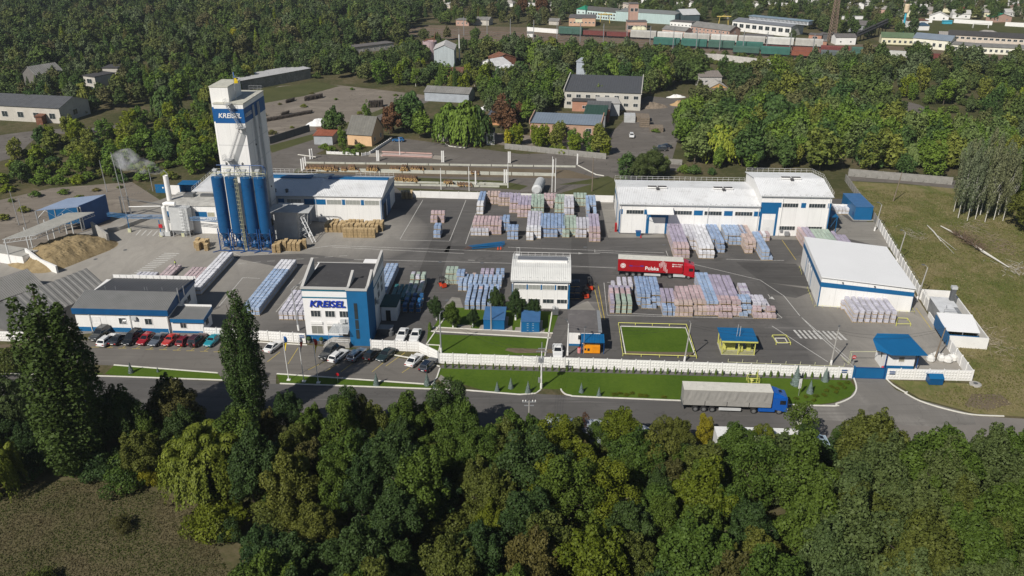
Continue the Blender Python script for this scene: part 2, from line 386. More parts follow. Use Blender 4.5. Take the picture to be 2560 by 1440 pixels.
flat('dirt_strip', [(1558, 878), (1737, 882), (1741, 892), (1561, 889)], 6, DIRT)
flat('dirt_patch', [(1262, 876), (1270, 870), (1330, 872), (1400, 874), (1400, 883), (1290, 883)], 8, DIRT)
flat('gravel_strip', [(1104, 912), (2128, 942), (2128, 951), (1100, 921)], 7, GRAVEL)
flat('concrete_pad', [(1500, 497), (1537, 497), (1547, 584), (1620, 588), (1660, 583), (1662, 594), (1520, 594)], 4, CPAD)
flat('concrete_pad', [(1890, 588), (1985, 590), (2000, 600), (1900, 598)], 4, CPAD)
flat('concrete_pad', [(2080, 520), (2130, 555), (2185, 555), (2240, 620), (2205, 618), (2075, 585)], 4, CPAD)
flat('concrete_pad', [(1130, 742), (1150, 745), (1160, 775), (1108, 768)], 4, CPAD)
flat('concrete_pad', [(1425, 770), (1470, 752), (1500, 790), (1420, 800)], 4, CPAD)
flat('meadow', [(2112, 452), (2400, 470), (2560, 480), (2900, 500), (2900, 1030), (2560, 1042), (2440, 1034), (2300, 996), (2225, 950), (2440, 960), (2310, 760), (2190, 560)], 1, MEAD)
flat('worn_patch', [(2430, 985), (2500, 985), (2530, 1010), (2470, 1026), (2410, 1015)], 3, DIRT)
flat('field', [(-300, 1205), (200, 1190), (330, 1200), (480, 1250), (520, 1330), (600, 1500), (-500, 1700)], 1, FIELD)
flat('back_lane', [(2120, 430), (2250, 440), (2400, 452), (2700, 470), (2700, 488), (2390, 472), (2250, 458), (2118, 452)], 2, OLDROAD)
flat('log_yard', [(690, 350), (760, 395), (740, 420), (1000, 470), (1520, 490), (1535, 440), (1700, 420), (1560, 380), (1300, 385), (1000, 345), (980, 350), (900, 390), (770, 385)], 1, OLDROAD)
flat('log_yard_grass', [(985, 455), (1300, 475), (1320, 465), (1250, 452), (990, 442)], 2, ROUGHG)
flat('log_yard_grass', [(770, 405), (1420, 425), (1500, 447), (1000, 440), (745, 430)], 2, DIRT)
flat('log_yard_grass', [(1395, 462), (1520, 440), (1545, 452), (1535, 490), (1390, 486), (1480, 460)], 2, ROUGHG)
flat('storage_yard', [(540, 262), (700, 215), (800, 208), (1000, 230), (1080, 240), (1000, 262), (960, 300), (830, 330), (680, 350), (620, 345), (560, 300)], 1, DUSTY)
flat('storage_yard_grass', [(640, 225), (790, 205), (850, 215), (760, 240), (660, 258)], 2, ROUGHG)
flat('service_road', [(640, 372), (770, 330), (850, 312), (1000, 262), (1060, 245), (1080, 250), (1000, 285), (870, 345), (760, 400), (700, 470), (640, 470)], 2, OLDROAD)
flat('verge', [(670, 365), (820, 325), (980, 262), (1000, 265), (860, 325), (680, 382)], 3, ROUGHG)
flat('lumber_yard', [(1490, 372), (1560, 300), (1570, 262), (1620, 240), (1700, 248), (1730, 262), (1700, 330), (1680, 400), (1730, 430), (1600, 420), (1540, 440)], 2, OLDROAD)
flat('back_road', [(1200, 330), (1480, 350), (1500, 385), (1300, 370), (1180, 350)], 2, DUSTY)
flat('track', smoothpts([(-100, 352), (60, 330), (150, 322), (260, 318), (330, 302)], 3)+smoothpts([(325, 309), (270, 328), (160, 334), (90, 345), (30, 395), (-100, 420)], 3), 2, OLDROAD)
flat('track', [(2130, 205), (2210, 240), (2300, 262), (2400, 318), (2370, 318), (2300, 292), (2200, 260)], 2, OLDROAD)
flat('track', [(2255, 300), (2290, 305), (2275, 335), (2240, 345)], 2, OLDROAD)
flat('railway_ground', [(1060, 62), (1300, 68), (1500, 72), (2560, 135), (2900, 155), (2900, 190), (2300, 165), (1900, 148), (1500, 115), (1200, 102), (1050, 85)], 1, DIRT)
flat('playing_field', [(2325, 52), (2560, 62), (2700, 66), (2700, 92), (2560, 88), (2320, 84)], 1, ROUGHG)
k = MB()
for pts in ([(0, 934), (300, 942), (560, 951)], [(700, 959.5), (1165, 976), (1300, 987), (1340, 984), (1352, 975)], smoothpts([(1402, 973), (1407, 981), (1425, 989), (1500, 994), (2040, 1014.5), (2090, 1010), (2128, 994), (2141, 972), (2134, 945)], 4),
   smoothpts([(2212, 944), (2232, 963), (2262, 981), (2268, 980)], 3), smoothpts([(2262, 983), (2300, 1003), (2360, 1022), (2430, 1037), (2510, 1041)], 4), [(285, 913), (545, 933)], [(692, 935), (1080, 962), (1092, 945), (1100, 921)],
   [(65, 900), (110, 862)], [(1066, 862), (1136, 760)], [(1380, 781), (1370, 846), (1362, 890)], [(1068, 862), (1100, 864), (1097, 880)], [(1083, 818.5), (1382, 833.5)], [(1078, 828.5), (1376, 845.5)],
   [(925, 877), (1050, 900), (1100, 917)], [(600, 853), (768, 863)]):
 ribbon(k, pts, .22, .0, .13)
struct('kerb', k, KERB)
k = MB()
for pts in ([(1012, 493), (1530, 505)], [(816, 337), (860, 343), (900, 345)], [(745, 387), (790, 393)], smoothpts([(1112, 358), (1125, 366), (1165, 370)], 3), [(1445, 414), (1490, 437), (1510, 440)]): ribbon(k, pts, .3, .0, .18)
struct('kerb', k, KERB)
k = MB()
for pts in ([(570, 625), (600, 640), (660, 636), (800, 618), (830, 614), (1270, 629), (1500, 634)], [(830, 617.5), (1160, 634)], [(885, 649), (950, 650), (1270, 658), (1540, 670)], [(1057, 500), (1000, 598)], [(1165, 500), (1124, 602)],
   [(1000, 600), (1124, 603)], [(1190, 533), (1164, 610)], [(1270, 618), (1660, 632)], [(1487, 630), (1665, 639)], [(1487, 624), (1487, 631)], [(1665, 627), (1670, 640)], [(1690, 650), (1900, 700), (1960, 740), (2000, 790), (2130, 905)],
   [(1510, 707), (1518, 788), (1940, 797), (1955, 795), (1900, 745), (1800, 708)], [(1518, 706), (1540, 707)], [(1815, 648), (1905, 651), (1960, 651)], [(607, 694), (548, 765)], [(607, 694), (650, 696)], [(735, 698), (700, 735)],
   [(760, 695), (690, 780)], [(1710, 790), (1580, 784)], [(2000, 790), (2060, 850), (2160, 940)], [(1930, 815), (2070, 905)]):
 ribbon(k, pts, .13, 0, .013)
for i in range(9):  # dashes
 u = 640+i*36; ribbon(k, [(u-80, 661-i*2.6), (u-60, 660-i*2.6)], .12, 0, .013)
for i in range(15):
 t = i/14; ribbon(k, [(410-t*95, 633+t*62), (448-t*100, 634+t*62)], .34, 0, .013)
for i in range(10): ribbon(k, [(1985+i*12, 825+i*.4), (2004+i*12.5, 846+i*.5)], .42, 0, .013)
for i in range(6): ribbon(k, [(352+i*14, 575+i*.6), (340+i*14, 588+i*.6)], .25, 0, .013)
for a, b in (((1425, 633.5), (1449, 633.5)), ((1920, 736), (1927, 746)), ((1170, 650), (1187, 651))): ribbon(k, [a, b], .12, 0, .013)
k.poly(W([(1446, 631), (1460, 633.5), (1446, 635.5)], .013)); k.poly(W([(1922, 746), (1937, 749), (1930, 741)], .013))
struct('road_marking', k, PAINT)
k = MB()
for i in range(11): ribbon(k, [(238+i*34, 868+i*1.3), (265+i*34, 848+i*1.4)], .11, 0, .022)
for i in range(11): ribbon(k, [(228+i*34, 868+i*1.3), (248+i*34, 868+i*1.3)], .11, 0, .022)
for a, b in (((770, 925), (810, 905)), ((812, 930), (850, 905)), ((852, 930), (882, 908)), ((930, 930), (960, 905)), ((965, 915), (1012, 882)), ((1005, 932), (1030, 915)), ((720, 910), (745, 870)), ((668, 905), (700, 880))): ribbon(k, [a, b], .11, 0, .022)
for a, b in (((1484, 712), (1505, 800)), ((1495, 712), (1512, 800)), ((2290, 770), (2330, 825)), ((2000, 600), (2030, 640)), ((1955, 600), (1990, 650)), ((1100, 868), (1101, 869))): ribbon(k, [a, b], .12, 0, .02)
struct('yellow_marking', k, YPAINT)
for pts, sh in (([(1085, 585), (1135, 588), (1100, 700), (1040, 698)], .72), ([(1430, 565), (1465, 566), (1475, 700), (1425, 698)], .80), ([(1840, 655), (1990, 660), (2050, 720), (1905, 705)], .74), ([(1120, 615), (1165, 616), (1160, 630), (1110, 630)], .66), ([(1425, 752), (1500, 755), (1505, 790), (1475, 792)], 1.35), ([(1905, 705), (2040, 725), (1990, 745), (1925, 735)], .84), ([(560, 640), (760, 634), (900, 650), (700, 668)], 1.2)):
 flat('asphalt_patch', pts, 3 if sh < 1 else 2.5, m_asphalt('patched_asphalt', tuple(x*sh for x in (.112, .106, .101)), tuple(x*sh for x in (.168, .159, .150)), cracks=.2))
k = MB()
for u, v in ((1463, 618), (1118, 751), (1660, 612), (1822, 690), (1205, 657), (313, 625), (239, 648), (1100, 655)):
 p = G(u, v); k.lathe([(.45, .009), (.45, .016)], p.x, p.y, 12)
struct('manhole_cover', k, DGREY)
def rail(parent, pts, h=1.0, step=2.0, mat=None, name='railing', t=.035, rails=(.5, 1.0), mb=None):
 b = mb or MB(); pts = [Vc(p) for p in pts]
 for a, c in zip(pts, pts[1:]):
  n = max(1, round((c-a).length/step))
  for i in range(n+1): p = a.lerp(c, i/n); b.bar(p, p+Vc((0, 0, h)), t)
  for r_ in rails: b.bar(a+Vc((0, 0, h*r_)), c+Vc((0, 0, h*r_)), t)
 return part(name, b, mat or WHITE, parent) if mb is None else b
def ribbonwin(parent, x, y, z, n, w=.62, h=1.0, gap=.06, rz=0, glass=None, frame=None):
 return window(parent, x, y, z, n*w+(n-1)*gap, h, n, rz, glass, frame, t=.06)
tw = thing('mixing_tower', 'tall white mixing tower with blue name band and zigzag outside stair, highest building here', 'tower', (-65.6, 185.3, 0), GRID)
b = MB(); b.box(0, 6.6, 0, 14, 0, 28.0); part('wall', b, WHITE, tw)
b = MB(); b.box(0, 6.6, 0, 14, 31.2, 32.2); b.box(-.9, 3.2, 1.3, 9.3, 31.25, 35.6); b.box(-.9, -.003, 1.3, 9.3, 0, 28.0); part('wall', b, WHITE, tw)
b = MB(); b.box(-.02, 6.63, -.03, 14.03, 28.0, 31.2); b.box(-.93, -.021, 1.28, 9.3, 28.0, 31.24); part('name_band', b, surf('tower_blue_band', (.004, .085, .27), .5, .06, .5), tw)
b = MB(); b.box(-.1, 6.72, -.12, 14.12, 32.2, 32.42); b.box(-1.02, 3.3, 1.2, 9.4, 35.6, 35.8)
part('roof', b, surf('tower_roof_coating', (.50, .49, .42), .8, .12, .5, dirt=(.28, .27, .22)), tw)
b = MB()
for z in (6, 12, 18, 23): b.box(-.02, 6.6, -.025, -.002, z, z+.05); b.box(6.602, 6.625, 0, 14, z, z+.05)
for y in (3.5, 7, 10.5): b.box(6.602, 6.62, y, y+.04, 0, 27.3)
part('panel_joint', b, GREYM, tw)
b = MB()
for y in (5.2, 5.8, 8.4, 9.2): b.tube([(6.85, y, 4), (6.85, y, 30.9)], .13, 6)
part('downpipe', b, LGREY, tw)
b = MB()
for q in range(14):
 y, z = rnd.uniform(1, 13), rnd.uniform(3, 26); b.box(6.61, 6.8, y, y+.25, z, z+.35)
part('wall_bracket', b, DGREY, tw)
lettering(tw, 'KREISEL', 1.45, WHITE, (.75, -.06, 29.2), shear=.2, bold=.025, fit=5.2)
lettering(tw, 'KREISEL', 1.1, surf('grey_lettering', (.55, .57, .6), .6), (6.66, .5, 29.2), rz=R(90), shear=.2, bold=.02, fit=4.3)  # side lettering in a greyer tone than the front one
rail(tw, [(3.4, 13.8, 32.4), (6.5, 13.8, 32.4), (6.5, 9.5, 32.4)], 1.1, 1.2, STEEL)
def stair(parent, a, c, wd=.9, name='stair_flight'):
 """steel flight between two points, width along Y towards the viewer"""
 b = MB(); a = Vc(a); c = Vc(c)
 for y in (0, -wd): b.bar(a+Vc((0, y, 0)), c+Vc((0, y, 0)), .09)
 for y in (-.0, -wd):
  for hgt in (.55, 1.05): b.bar(a+Vc((0, y, hgt)), c+Vc((0, y, hgt)), .022)
 n = int(abs(c.z-a.z)/.42)
 for i in range(1, n):
  p = a.lerp(c, i/n); b.box(p.x-.13, p.x+.13, p.y-wd, p.y, p.z-.02, p.z+.02)
  if i % 5 == 0:
   for y in (0, -wd): b.bar(p+Vc((0, y, 0)), p+Vc((0, y, 1.05)), .022)
 return part(name, b, STEEL, parent)
stair(tw, (3.5, -.55, 32.5), (5.7, -.55, 27.3)); stair(tw, (5.7, -.55, 27.3), (2.4, -.55, 20.0)); stair(tw, (2.4, -.55, 20.0), (6.3, -.55, 12.6))
for x0, x1, z in ((5.0, 6.9, 27.25), (1.0, 3.0, 19.95), (5.8, 7.4, 12.5), (3.0, 4.3, 32.45)):
 b = MB().box(x0, x1, -1.7, -.04, z-.08, z); b.bar((x0+.1, -.1, z-1.4), (x0+.4, -1.5, z-.1), .08).bar((x1-.1, -.1, z-1.4), (x1-.4, -1.5, z-.1), .08)
 rail(None, [(x0, -.1, z), (x0, -1.65, z), (x1, -1.65, z), (x1, -.1, z)], 1.05, 1, mb=b); part('stair_landing', b, STEEL, tw)
fl = thing('roof_flagpole', 'blue and yellow flag on a pole standing on the tower roof', 'flag', tw.matrix_basis @ Vc((4.1, 3.2, 32.42)))
part('pole', MB().tube([(0, 0, 0), (0, 0, 6.2)], .05), STEEL, fl)
def flag(parent, cols, z, w_=.75, h=2.4, seed=1):
 r_ = random.Random(seed)
 for k, c in enumerate(cols):
  b = MB(); n = 6; hh = h/len(cols)
  for i in range(n):
   for s_ in (0, 1):
    zz = z-hh*k-hh*(i+s_)/n;
    if s_ == 0: a0 = (.06, .1*math.sin(zz*3), zz); a1 = (.06+w_*(.6+.4*math.sin(zz*1.7+1)), .25*math.sin(zz*2), zz)
    else: b0 = (.06, .1*math.sin(zz*3), zz); b1 = (.06+w_*(.6+.4*math.sin(zz*1.7+1)), .25*math.sin(zz*2), zz)
   b.poly([a0, b0, b1, a1]); b.poly([(p[0], p[1]+.02, p[2]) for p in (a0, a1, b1, b0)])
  part('flag_cloth', b, c, parent)
FBLUE = surf('flag_blue', (.01, .10, .35), .7); FYEL = surf('flag_yellow', (.75, .55, .01), .7); FRED = surf('flag_red', (.45, .03, .02), .7); FNAVY = surf('flag_navy', (.02, .03, .12), .7); FWHITE = surf('flag_white', (.7, .7, .7), .7)
flag(fl, [FBLUE, FYEL], 6.1)
def silo_proto(cap=True):
 r = thing('cement_silo', 'x', 'silo', (0, 0, 0), GRID, 'blue cement silos in front of the white tower')
 prof = [(1.30, 4.35)]
 for i in range(9): z = 4.4+i*1.42; prof += [(1.36, z), (1.36, z+1.34), (1.31, z+1.35), (1.31, z+1.41)]
 prof += [(1.36, 17.15), (1.36, 17.2), (.3, 17.55)]
 part('shell', MB().lathe(prof, n=28), DBLUE, r, smooth=False)
 part('hopper_cone', MB().lathe([(.22, 2.3), (.25, 2.4), (1.32, 4.34)], n=24), DBLUE, r)
 for sx in (-1, 1):
  for sy in (-1, 1): part('leg', MB().cbox(sx*1.22, sy*1.22, .2, .2, .2, 5.2), NAVY, r)
 b = MB()
 for (x0, y0), (x1, y1) in (((-1.22, -1.22), (1.22, -1.22)), ((1.22, -1.22), (1.22, 1.22)), ((1.22, 1.22), (-1.22, 1.22)), ((-1.22, 1.22), (-1.22, -1.22))):
  for za, zb in ((.4, 2.2), (2.2, 4.2)): b.bar((x0, y0, za), (x1, y1, zb), .06).bar((x0, y0, zb), (x1, y1, za), .06)
  b.bar((x0, y0, 2.2), (x1, y1, 2.2), .09).bar((x0, y0, 4.3), (x1, y1, 4.3), .09)
 part('brace', b, NAVY, r)
 b = MB().lathe([(.5, .7), (.62, .9), (.62, 1.7), (.25, 2.25)], n=14); part('screw_feeder', b, DBLUE, r)
 b = MB().tube([(-.3, 0, 17.3), (-.3, 0, 18.6)], .38, 10).cbox(-.3, 0, 18.6, .9, .9, .35); part('dust_filter', b, LGREY, r)
 b = MB(); rail(None, [(-1.25, -1.25, 17.25), (1.25, -1.25, 17.25), (1.25, 1.25, 17.25), (-1.25, 1.25, 17.25), (-1.25, -1.25, 17.25)], 1.05, 1.25, mb=b); part('top_railing', b, PYELLOW, r)
 part('hatch', MB().box(.1, .6, -1.42, -1.3, 15.4, 15.6).box(.7, .9, -1.4, -1.25, 9.4, 9.6), NAVY, r)
 b = MB().box(-1.45, 1.45, -1.35, -1.1, .02, .22).box(-1.45, 1.45, 1.1, 1.35, .02, .22); part('base_beam', b, NAVY, r)
 return r
s0 = silo_proto(); base = G(560, 622); ex = Vc((math.cos(GRID), math.sin(GRID), 0)); ey = Vc((-math.sin(GRID), math.cos(GRID), 0))
S0 = Vc((-65.3, 180.3, 0))
silo_labels = ['leftmost blue cement silo, next to the stacked wooden pallets on its left', 'second blue cement silo from the left, left of the yellow ladder', 'third blue cement silo from the left, right of the yellow ladder', 'rightmost blue cement silo, nearest the grey loading bay']
offs = [0, 3.05, 6.5, 9.5]
for i in range(4):
 p = S0+ex*offs[i]
 if i == 0: s0.location = p; s0['label'] = silo_labels[0]
 else: clone(s0, p, None, silo_labels[i])
for i in range(5):
 o = thing('support_skid', f'{["first", "second", "third", "fourth", "fifth"][i]} short blue steel beam from the left lying in front of the silo legs', 'beam', S0+ex*([-1.5, 1.5, 4.8, 8.0, 11.3][i])-ey*1.5, GRID, 'blue beams at the feet of the silos')
 b = MB(); b.prism([(-1.1, -.9), (-.85, -.9), (.35, .25), (.1, .25)], .01, .2); part('beam', b, NAVY, o)
lad = thing('caged_ladder', 'pale yellow caged ladder climbing between the second and third blue silos', 'ladder', S0+ex*4.75-ey*1.35, GRID)
b = MB(); b.bar((-.22, 0, 0), (-.22, 0, 18.3), .05).bar((.22, 0, 0), (.22, 0, 18.3), .05); part('stile', b, PYELLOW, lad)
b = MB()
for i in range(60): b.bar((-.22, 0, .3*i+.3), (.22, 0, .3*i+.3), .03)
part('rung', b, PYELLOW, lad)
b = MB()
for i in range(17):
 z = 2+i*.95; b.tube([(-.22, 0, z), (-.4, -.35, z), (-.25, -.68, z), (.25, -.68, z), (.4, -.35, z), (.22, 0, z)], .03, 4)
for x in (-.3, 0, .3): b.bar((x, -.66, 2), (x, -.66, 17.4), .03)
part('safety_cage', b, PYELLOW, lad)
pw = thing('filling_pipes', 'blue and yellow pipes running across the tops of the four silos', 'pipework', S0, GRID)
b = MB(); b.tube([(-.5, 1.6, 19.4), (9.6, 1.6, 19.4), (10.6, 1.2, 19.0), (10.9, 0, 18.0)], .1)
for o_ in offs: b.tube([(o_+.6, 1.6, 19.4), (o_+.9, .6, 19.3), (o_+.8, .2, 18.0), (o_+.8, .1, 17.4)], .09)
part('blue_pipe', b, NAVY, pw)
part('yellow_pipe', MB().tube([(-1.2, -1.3, 18.4), (3.5, -1.3, 18.6), (9, -1.2, 18.7), (11.2, -1.2, 18.4)], .06), PYELLOW, pw)
b = MB()
for x in (1.9, 5.5): b.lathe([(.2, 19.5), (.28, 19.8), (.05, 20.1)], x, 1.6, 8)
part('valve', b, DGREY, pw)
b = MB(); b.tube([(-1.5, 1.0, 17.6), (-1.5, 3.6, 17.9), (2.5, 3.6, 18.1), (5.5, 3.2, 18.1)], .05); part('return_pipe', b, PYELLOW, pw)
lw = thing('production_hall', 'long low white production hall with blue ridge, right of the tower', 'warehouse', (-32.0, 197.5, 0), GRID)
b = MB(); b.prism([(-16.2, 0), (0, 0), (0, 16.6), (-16.2, 16.6)], 0, 6.75)
b.poly([(0, 0, 6.75), (0, 16.6, 6.75), (0, 8.3, 8.6)]); b.poly([(-16.2, 0, 6.75), (-16.2, 8.3, 8.6), (-16.2, 16.6, 6.75)])
part('wall', b, WHITE, lw)
b = MB(); b.prism([(-44, .4), (-16.21, .4), (-16.21, 18.5), (-44, 18.5)], 0, 6.6); part('wall', b, surf('grey_white_cladding', (.62, .62, .61), .55, .05, .25), lw)
b = MB(); b.sheet((-16.3, -.35, 6.72), (.25, -.35, 6.72), (.25, 8.1, 8.62), (-16.3, 8.1, 8.62), .42, .06); b.sheet((.25, 17, 6.72), (-16.3, 17, 6.72), (-16.3, 8.5, 8.62), (.25, 8.5, 8.62), .42, .06); part('roof', b, WROOF, lw)
b = MB(); b.sheet((-44, 0, 6.58), (-16.4, 0, 6.58), (-16.4, 9.2, 8.5), (-44, 9.2, 8.5), .42, .05); b.sheet((-16.4, 18.9, 6.58), (-44, 18.9, 6.58), (-44, 9.6, 8.5), (-16.4, 9.6, 8.5), .42, .05); part('roof', b, surf('blue_grey_white_roof', (.66, .68, .70), .5, .05, .2), lw)
b = MB(); b.box(-14.2, .3, 7.6, 9.3, 8.62, 8.85); b.box(-33, -19.5, 8.4, 10.4, 8.5, 8.8); b.box(-44, -36, 8.4, 10.4, 8.5, 8.8); part('ridge_cap', b, BLUE, lw)
b = MB(); b.box(-15.0, -14.2, 7.7, 9.2, 8.62, 8.95); b.box(-35.5, -33, 8.6, 10.2, 8.5, 8.9); part('roof_vent', b, NAVY, lw)
for x, n in ((-11.9, 4), (-7.2, 4), (-2.5, 4)): ribbonwin(lw, x, 0, 4.6, n, .85, 1.15, glass=LGLASS)
for x, n in ((-33.5, 4), (-29, 4), (-22.0, 4)): ribbonwin(lw, x, .4, 4.5, n, .85, 1.15, glass=LGLASS)
b = MB()
for x0, x1 in ((-16.19, -14), (-9.9, -9.15), (-5.2, -4.45), (-.42, -.01)): b.box(x0, x1, -.04, -.003, 4.5, 5.85)
b.box(-26, -24.5, .36, .39, 4.4, 5.75); b.box(-19.5, -16.25, .36, .39, 4.4, 5.75); b.box(-.42, .02, -.05, -.002, 0, 4.5); b.box(.003, .04, 0, 16.6, 4.4, 5.8)
b.box(.003, .035, 0, .6, 0, 4.4); part('blue_band', b, BLUE, lw)
for x, y0 in ((0, 1.2), (0, 6.3)):
 o = part('gate', MB().box(.004, .08, y0, y0+3.2, 0, 4.2), DARK if y0 < 2 else BLUE, lw); part('gate_frame', MB().box(.003, .12, y0-.2, y0-.001, 0, 4.4).box(.003, .12, y0+3.2, y0+3.4, 0, 4.4).box(.003, .13, y0-.2, y0+3.4, 4.41, 4.6), BLUE, o)
part('downpipe', MB().tube([(-.15, -.25, 6.6), (-.15, -.15, .2)], .08).tube([(-16.4, -.2, 6.6), (-16.4, -.15, .2)], .08), LGREY, lw)
rail(lw, [(-10, 16.8, 6.8), (0, 16.8, 6.8)], 1.1, 1.2, WHITE); rail(lw, [(-44, 18.7, 6.7), (-20, 18.7, 6.7)], 1.1, 1.2, WHITE)
b = MB()
for x in (-27, -24): b.lathe([(.35, 6.9), (.35, 7.6), (.5, 7.65), (.05, 7.9)], x, 1.8, 10)
part('roof_cowl', b, DGREY, lw)
b = MB()
for i in range(12): b.cbox(-15.5+i*1.35, .1, 6.85, .35, .12, .12)
part('snow_guard', b, LGREY, lw)
lb = thing('loading_bay', 'grey lean-to loading bay with lattice frame between tower and production hall', 'loading bay', (-56.6, 186.6, 0), GRID)
b = MB(); b.prism([(0, 0), (6.2, 0), (6.2, 7), (0, 7)], 0, 6.6); part('wall', b, LGREY, lb)
b = MB(); b.prism([(-.3, -.6), (9.4, -.4), (9.6, 3.4), (-.3, 4)], [6.7, 6.7, 7.2, 7.2], [6.85, 6.85, 7.35, 7.35]); part('roof', b, surf('bay_roof_sheet', (.42, .43, .43), .5, .2, .5), lb)
b = MB()
for y in (.1, 3):
 b.bar((6.4, y, 0), (6.4, y, 6.6), .16).bar((8.6, y, 3), (8.9, y, 6.7), .12).bar((6.4, y, 1.5), (8.6, y, 3), .1)
 for q in range(4): b.bar((6.4, y, 1.5*q+.4), (8.3, y, 1.5*q+1.7), .08).bar((8.3, y, 1.5*q+.4), (6.4, y, 1.5*q+1.7), .08)
part('lattice_frame', b, LGREY, lb)
b = MB(); b.bar((7.2, 0, 5.5), (10.2, -2.4, .2), .1).bar((7.8, .4, 5.5), (10.8, -2.0, .2), .1)
for q in range(10): t = q/10; b.bar((7.2+3*t, -2.4*t, 5.5-5.3*t), (7.8+3*t, .4-2.4*t, 5.5-5.3*t), .06)
part('stair_flight', b, STEEL, lb)
part('chute_hood', MB().prism([(-1.4, -1.2), (.6, -1.2), (.6, .1), (-1.4, .1)], [3.0, 3.6, 3.6, 3.0], [4.4, 5.2, 5.2, 4.4]), DARK, lb)
cb = thing('support_cable', 'long steel pipe slanting from the tower wall down to the yard', 'pipe', (0, 0, 0)); a = G(652, 487, 14);
part('pipe', MB().tube([G(655, 487, 9.5), G(722, 588, .1)], .09), LGREY, cb)
for i, (u, v) in enumerate(((766, 590), (776, 592))):
 o = thing('bulk_bag', ['left white bulk bag at the foot of the bay stair', 'right white bulk bag at the foot of the bay stair'][i], 'bag', G(u, v), 0, 'bulk bags beside the loading bay')
 part('bag', MB().lathe([(.4, .02), (.52, .3), (.5, 1.0), (.3, 1.25), (.12, 1.35)], n=10), surf('white_sack', (.68, .67, .64), .8), o); part('lifting_loop', MB().tube([(-.3, 0, 1.2), (0, 0, 1.6), (.3, 0, 1.2)], .04), WHITE, o)
dh = thing('drying_house', 'low white drying house with blue window band, left of the silos', 'building', (-82.8, 190.6, 0), GRID)
b = MB().box(0, 22, 0, 9, 0, 7.0); part('wall', b, WHITE, dh)
part('roof', MB().box(-.2, 22.1, -.25, 9.2, 7.0, 7.25), surf('drying_roof', (.42, .41, .38), .8, .25, .4, dirt=(.22, .21, .19)), dh)
b = MB(); b.sheet((3, 9.3, 7.4), (15.5, 9.3, 7.4), (15.5, 25, 7.9), (3, 25, 7.9), .42, .05); part('roof', b, WROOF, dh)
part('wall', MB().box(3.1, 15.4, 9.4, 25, 0, 7.3), WHITE, dh)
b = MB().box(-.03, 1.6, -.04, -.002, 4.2, 5.5).box(7.4, 10.2, -.04, -.002, 4.2, 5.5).box(-.05, .16, -.06, -.041, 0, 4.2).box(-.05, -.002, 0, 9, 4.2, 5.5); part('blue_band', b, BLUE, dh)
for x in (11.2, 13.6): ribbonwin(dh, x, 0, 4.3, 2, .8, 1.1, glass=surf('dusty_glass', (.38, .36, .26), .5))
b = MB(); b.cbox(4, 6, 7.25, 2.4, 1.6, .8).cbox(8.2, 6.5, 7.25, 3.2, 1.2, .5).cbox(12, 5.5, 7.25, 2.2, 1.4, .4); part('roof_unit', b, DGREY, dh)
rail(dh, [(3.1, 24.8, 7.9), (3.1, 9.6, 7.4)], 1.0, 1.5, WHITE)
dc = thing('dust_collector', 'grey riveted dust collector tank with ladder in front of the drying house', 'tank', (-82.8, 190.6, 0), GRID)
b = MB().prism([(2.2, -2.6), (6.6, -2.6), (7.2, -1.5), (6.6, -.4), (2.2, -.4), (1.7, -1.5)], 1.6, 6.9); b.prism([(2.2, -2.6), (6.6, -2.6), (6.9, -1.5), (6.6, -.4), (2.2, -.4), (1.9, -1.5)], 6.9, 7.2); part('tank_shell', b, LGREY, dc)
b = MB()
for x in (2.4, 6.4):
 for y in (-2.4, -.6): b.cbox(x, y, 0, .2, .2, 1.6)
part('leg', b, STEEL, dc); b = MB(); b.loft([[(3, -2, .4), (5.8, -2, .4), (5.8, -1, .4), (3, -1, .4)], [(2.3, -2.5, 1.6), (6.5, -2.5, 1.6), (6.5, -.5, 1.6), (2.3, -.5, 1.6)]]); part('hopper', b, GREYM, dc)
b = MB(); b.bar((5.2, -2.9, .2), (5.2, -2.9, 7.5), .06).bar((5.8, -2.9, .2), (5.8, -2.9, 7.5), .06)
for q in range(24): b.bar((5.2, -2.9, .3*q+.3), (5.8, -2.9, .3*q+.3), .035)
for q in range(7): b.tube([(5.1, -2.9, 2+q*.8), (5.1, -3.5, 2+q*.8), (5.9, -3.5, 2+q*.8), (5.9, -2.9, 2+q*.8)], .03, 4)
part('ladder', b, STEEL, dc); rail(dc, [(2.2, -2.5, 7.2), (6.6, -2.5, 7.2), (6.6, -.5, 7.2)], 1, 1, STEEL)
du = thing('white_duct', 'fat white duct bending over from the grey dust collector down to the ground', 'duct', (-82.8, 190.6, 0), GRID)
part('duct', MB().tube([(3.8, -2.0, 8.0), (1.8, -2.0, 8.1), (1.2, -2.0, 7.9), (.9, -2.0, 7.3), (.9, -2.0, 1.2)], .55, 14), WHITE, du, smooth=False)
b = MB().cbox(.9, -2, .1, 1.4, 1.1, 1.1).lathe([(.7, .3), (.7, 1.2)], -.3, -2.2, 12); part('fan', b, LGREY, du); part('motor', MB().cbox(-.2, -2.9, 2.4, .8, .4, .8), RED, du)
ch = thing('white_chimney', 'plain white steel chimney standing behind the duct on the drying house', 'chimney', (-82.8, 190.6, 0), GRID)
part('flue', MB().lathe([(.55, 7.25), (.55, 13.4), (.48, 13.4), (.48, 13.2)], .2, 3.0, 14), WHITE, ch)
pb = thing('pipe_bridge', 'thin blue pipe bridge on posts crossing from the sand sheds to the drying house', 'pipe bridge', (0, 0, 0))
P0 = [G(268, 540, 4.0), G(320, 546, 4.0), G(400, 547, 4.0), G(530, 553, 4.2), G(560, 556, 4.2)]
b = MB()
for dz, dy in ((0, 0), (.35, 0), (.7, 0), (0, .7), (.7, .7)): b.tube([p+Vc((0, dy, dz)) for p in P0], .07, 5)
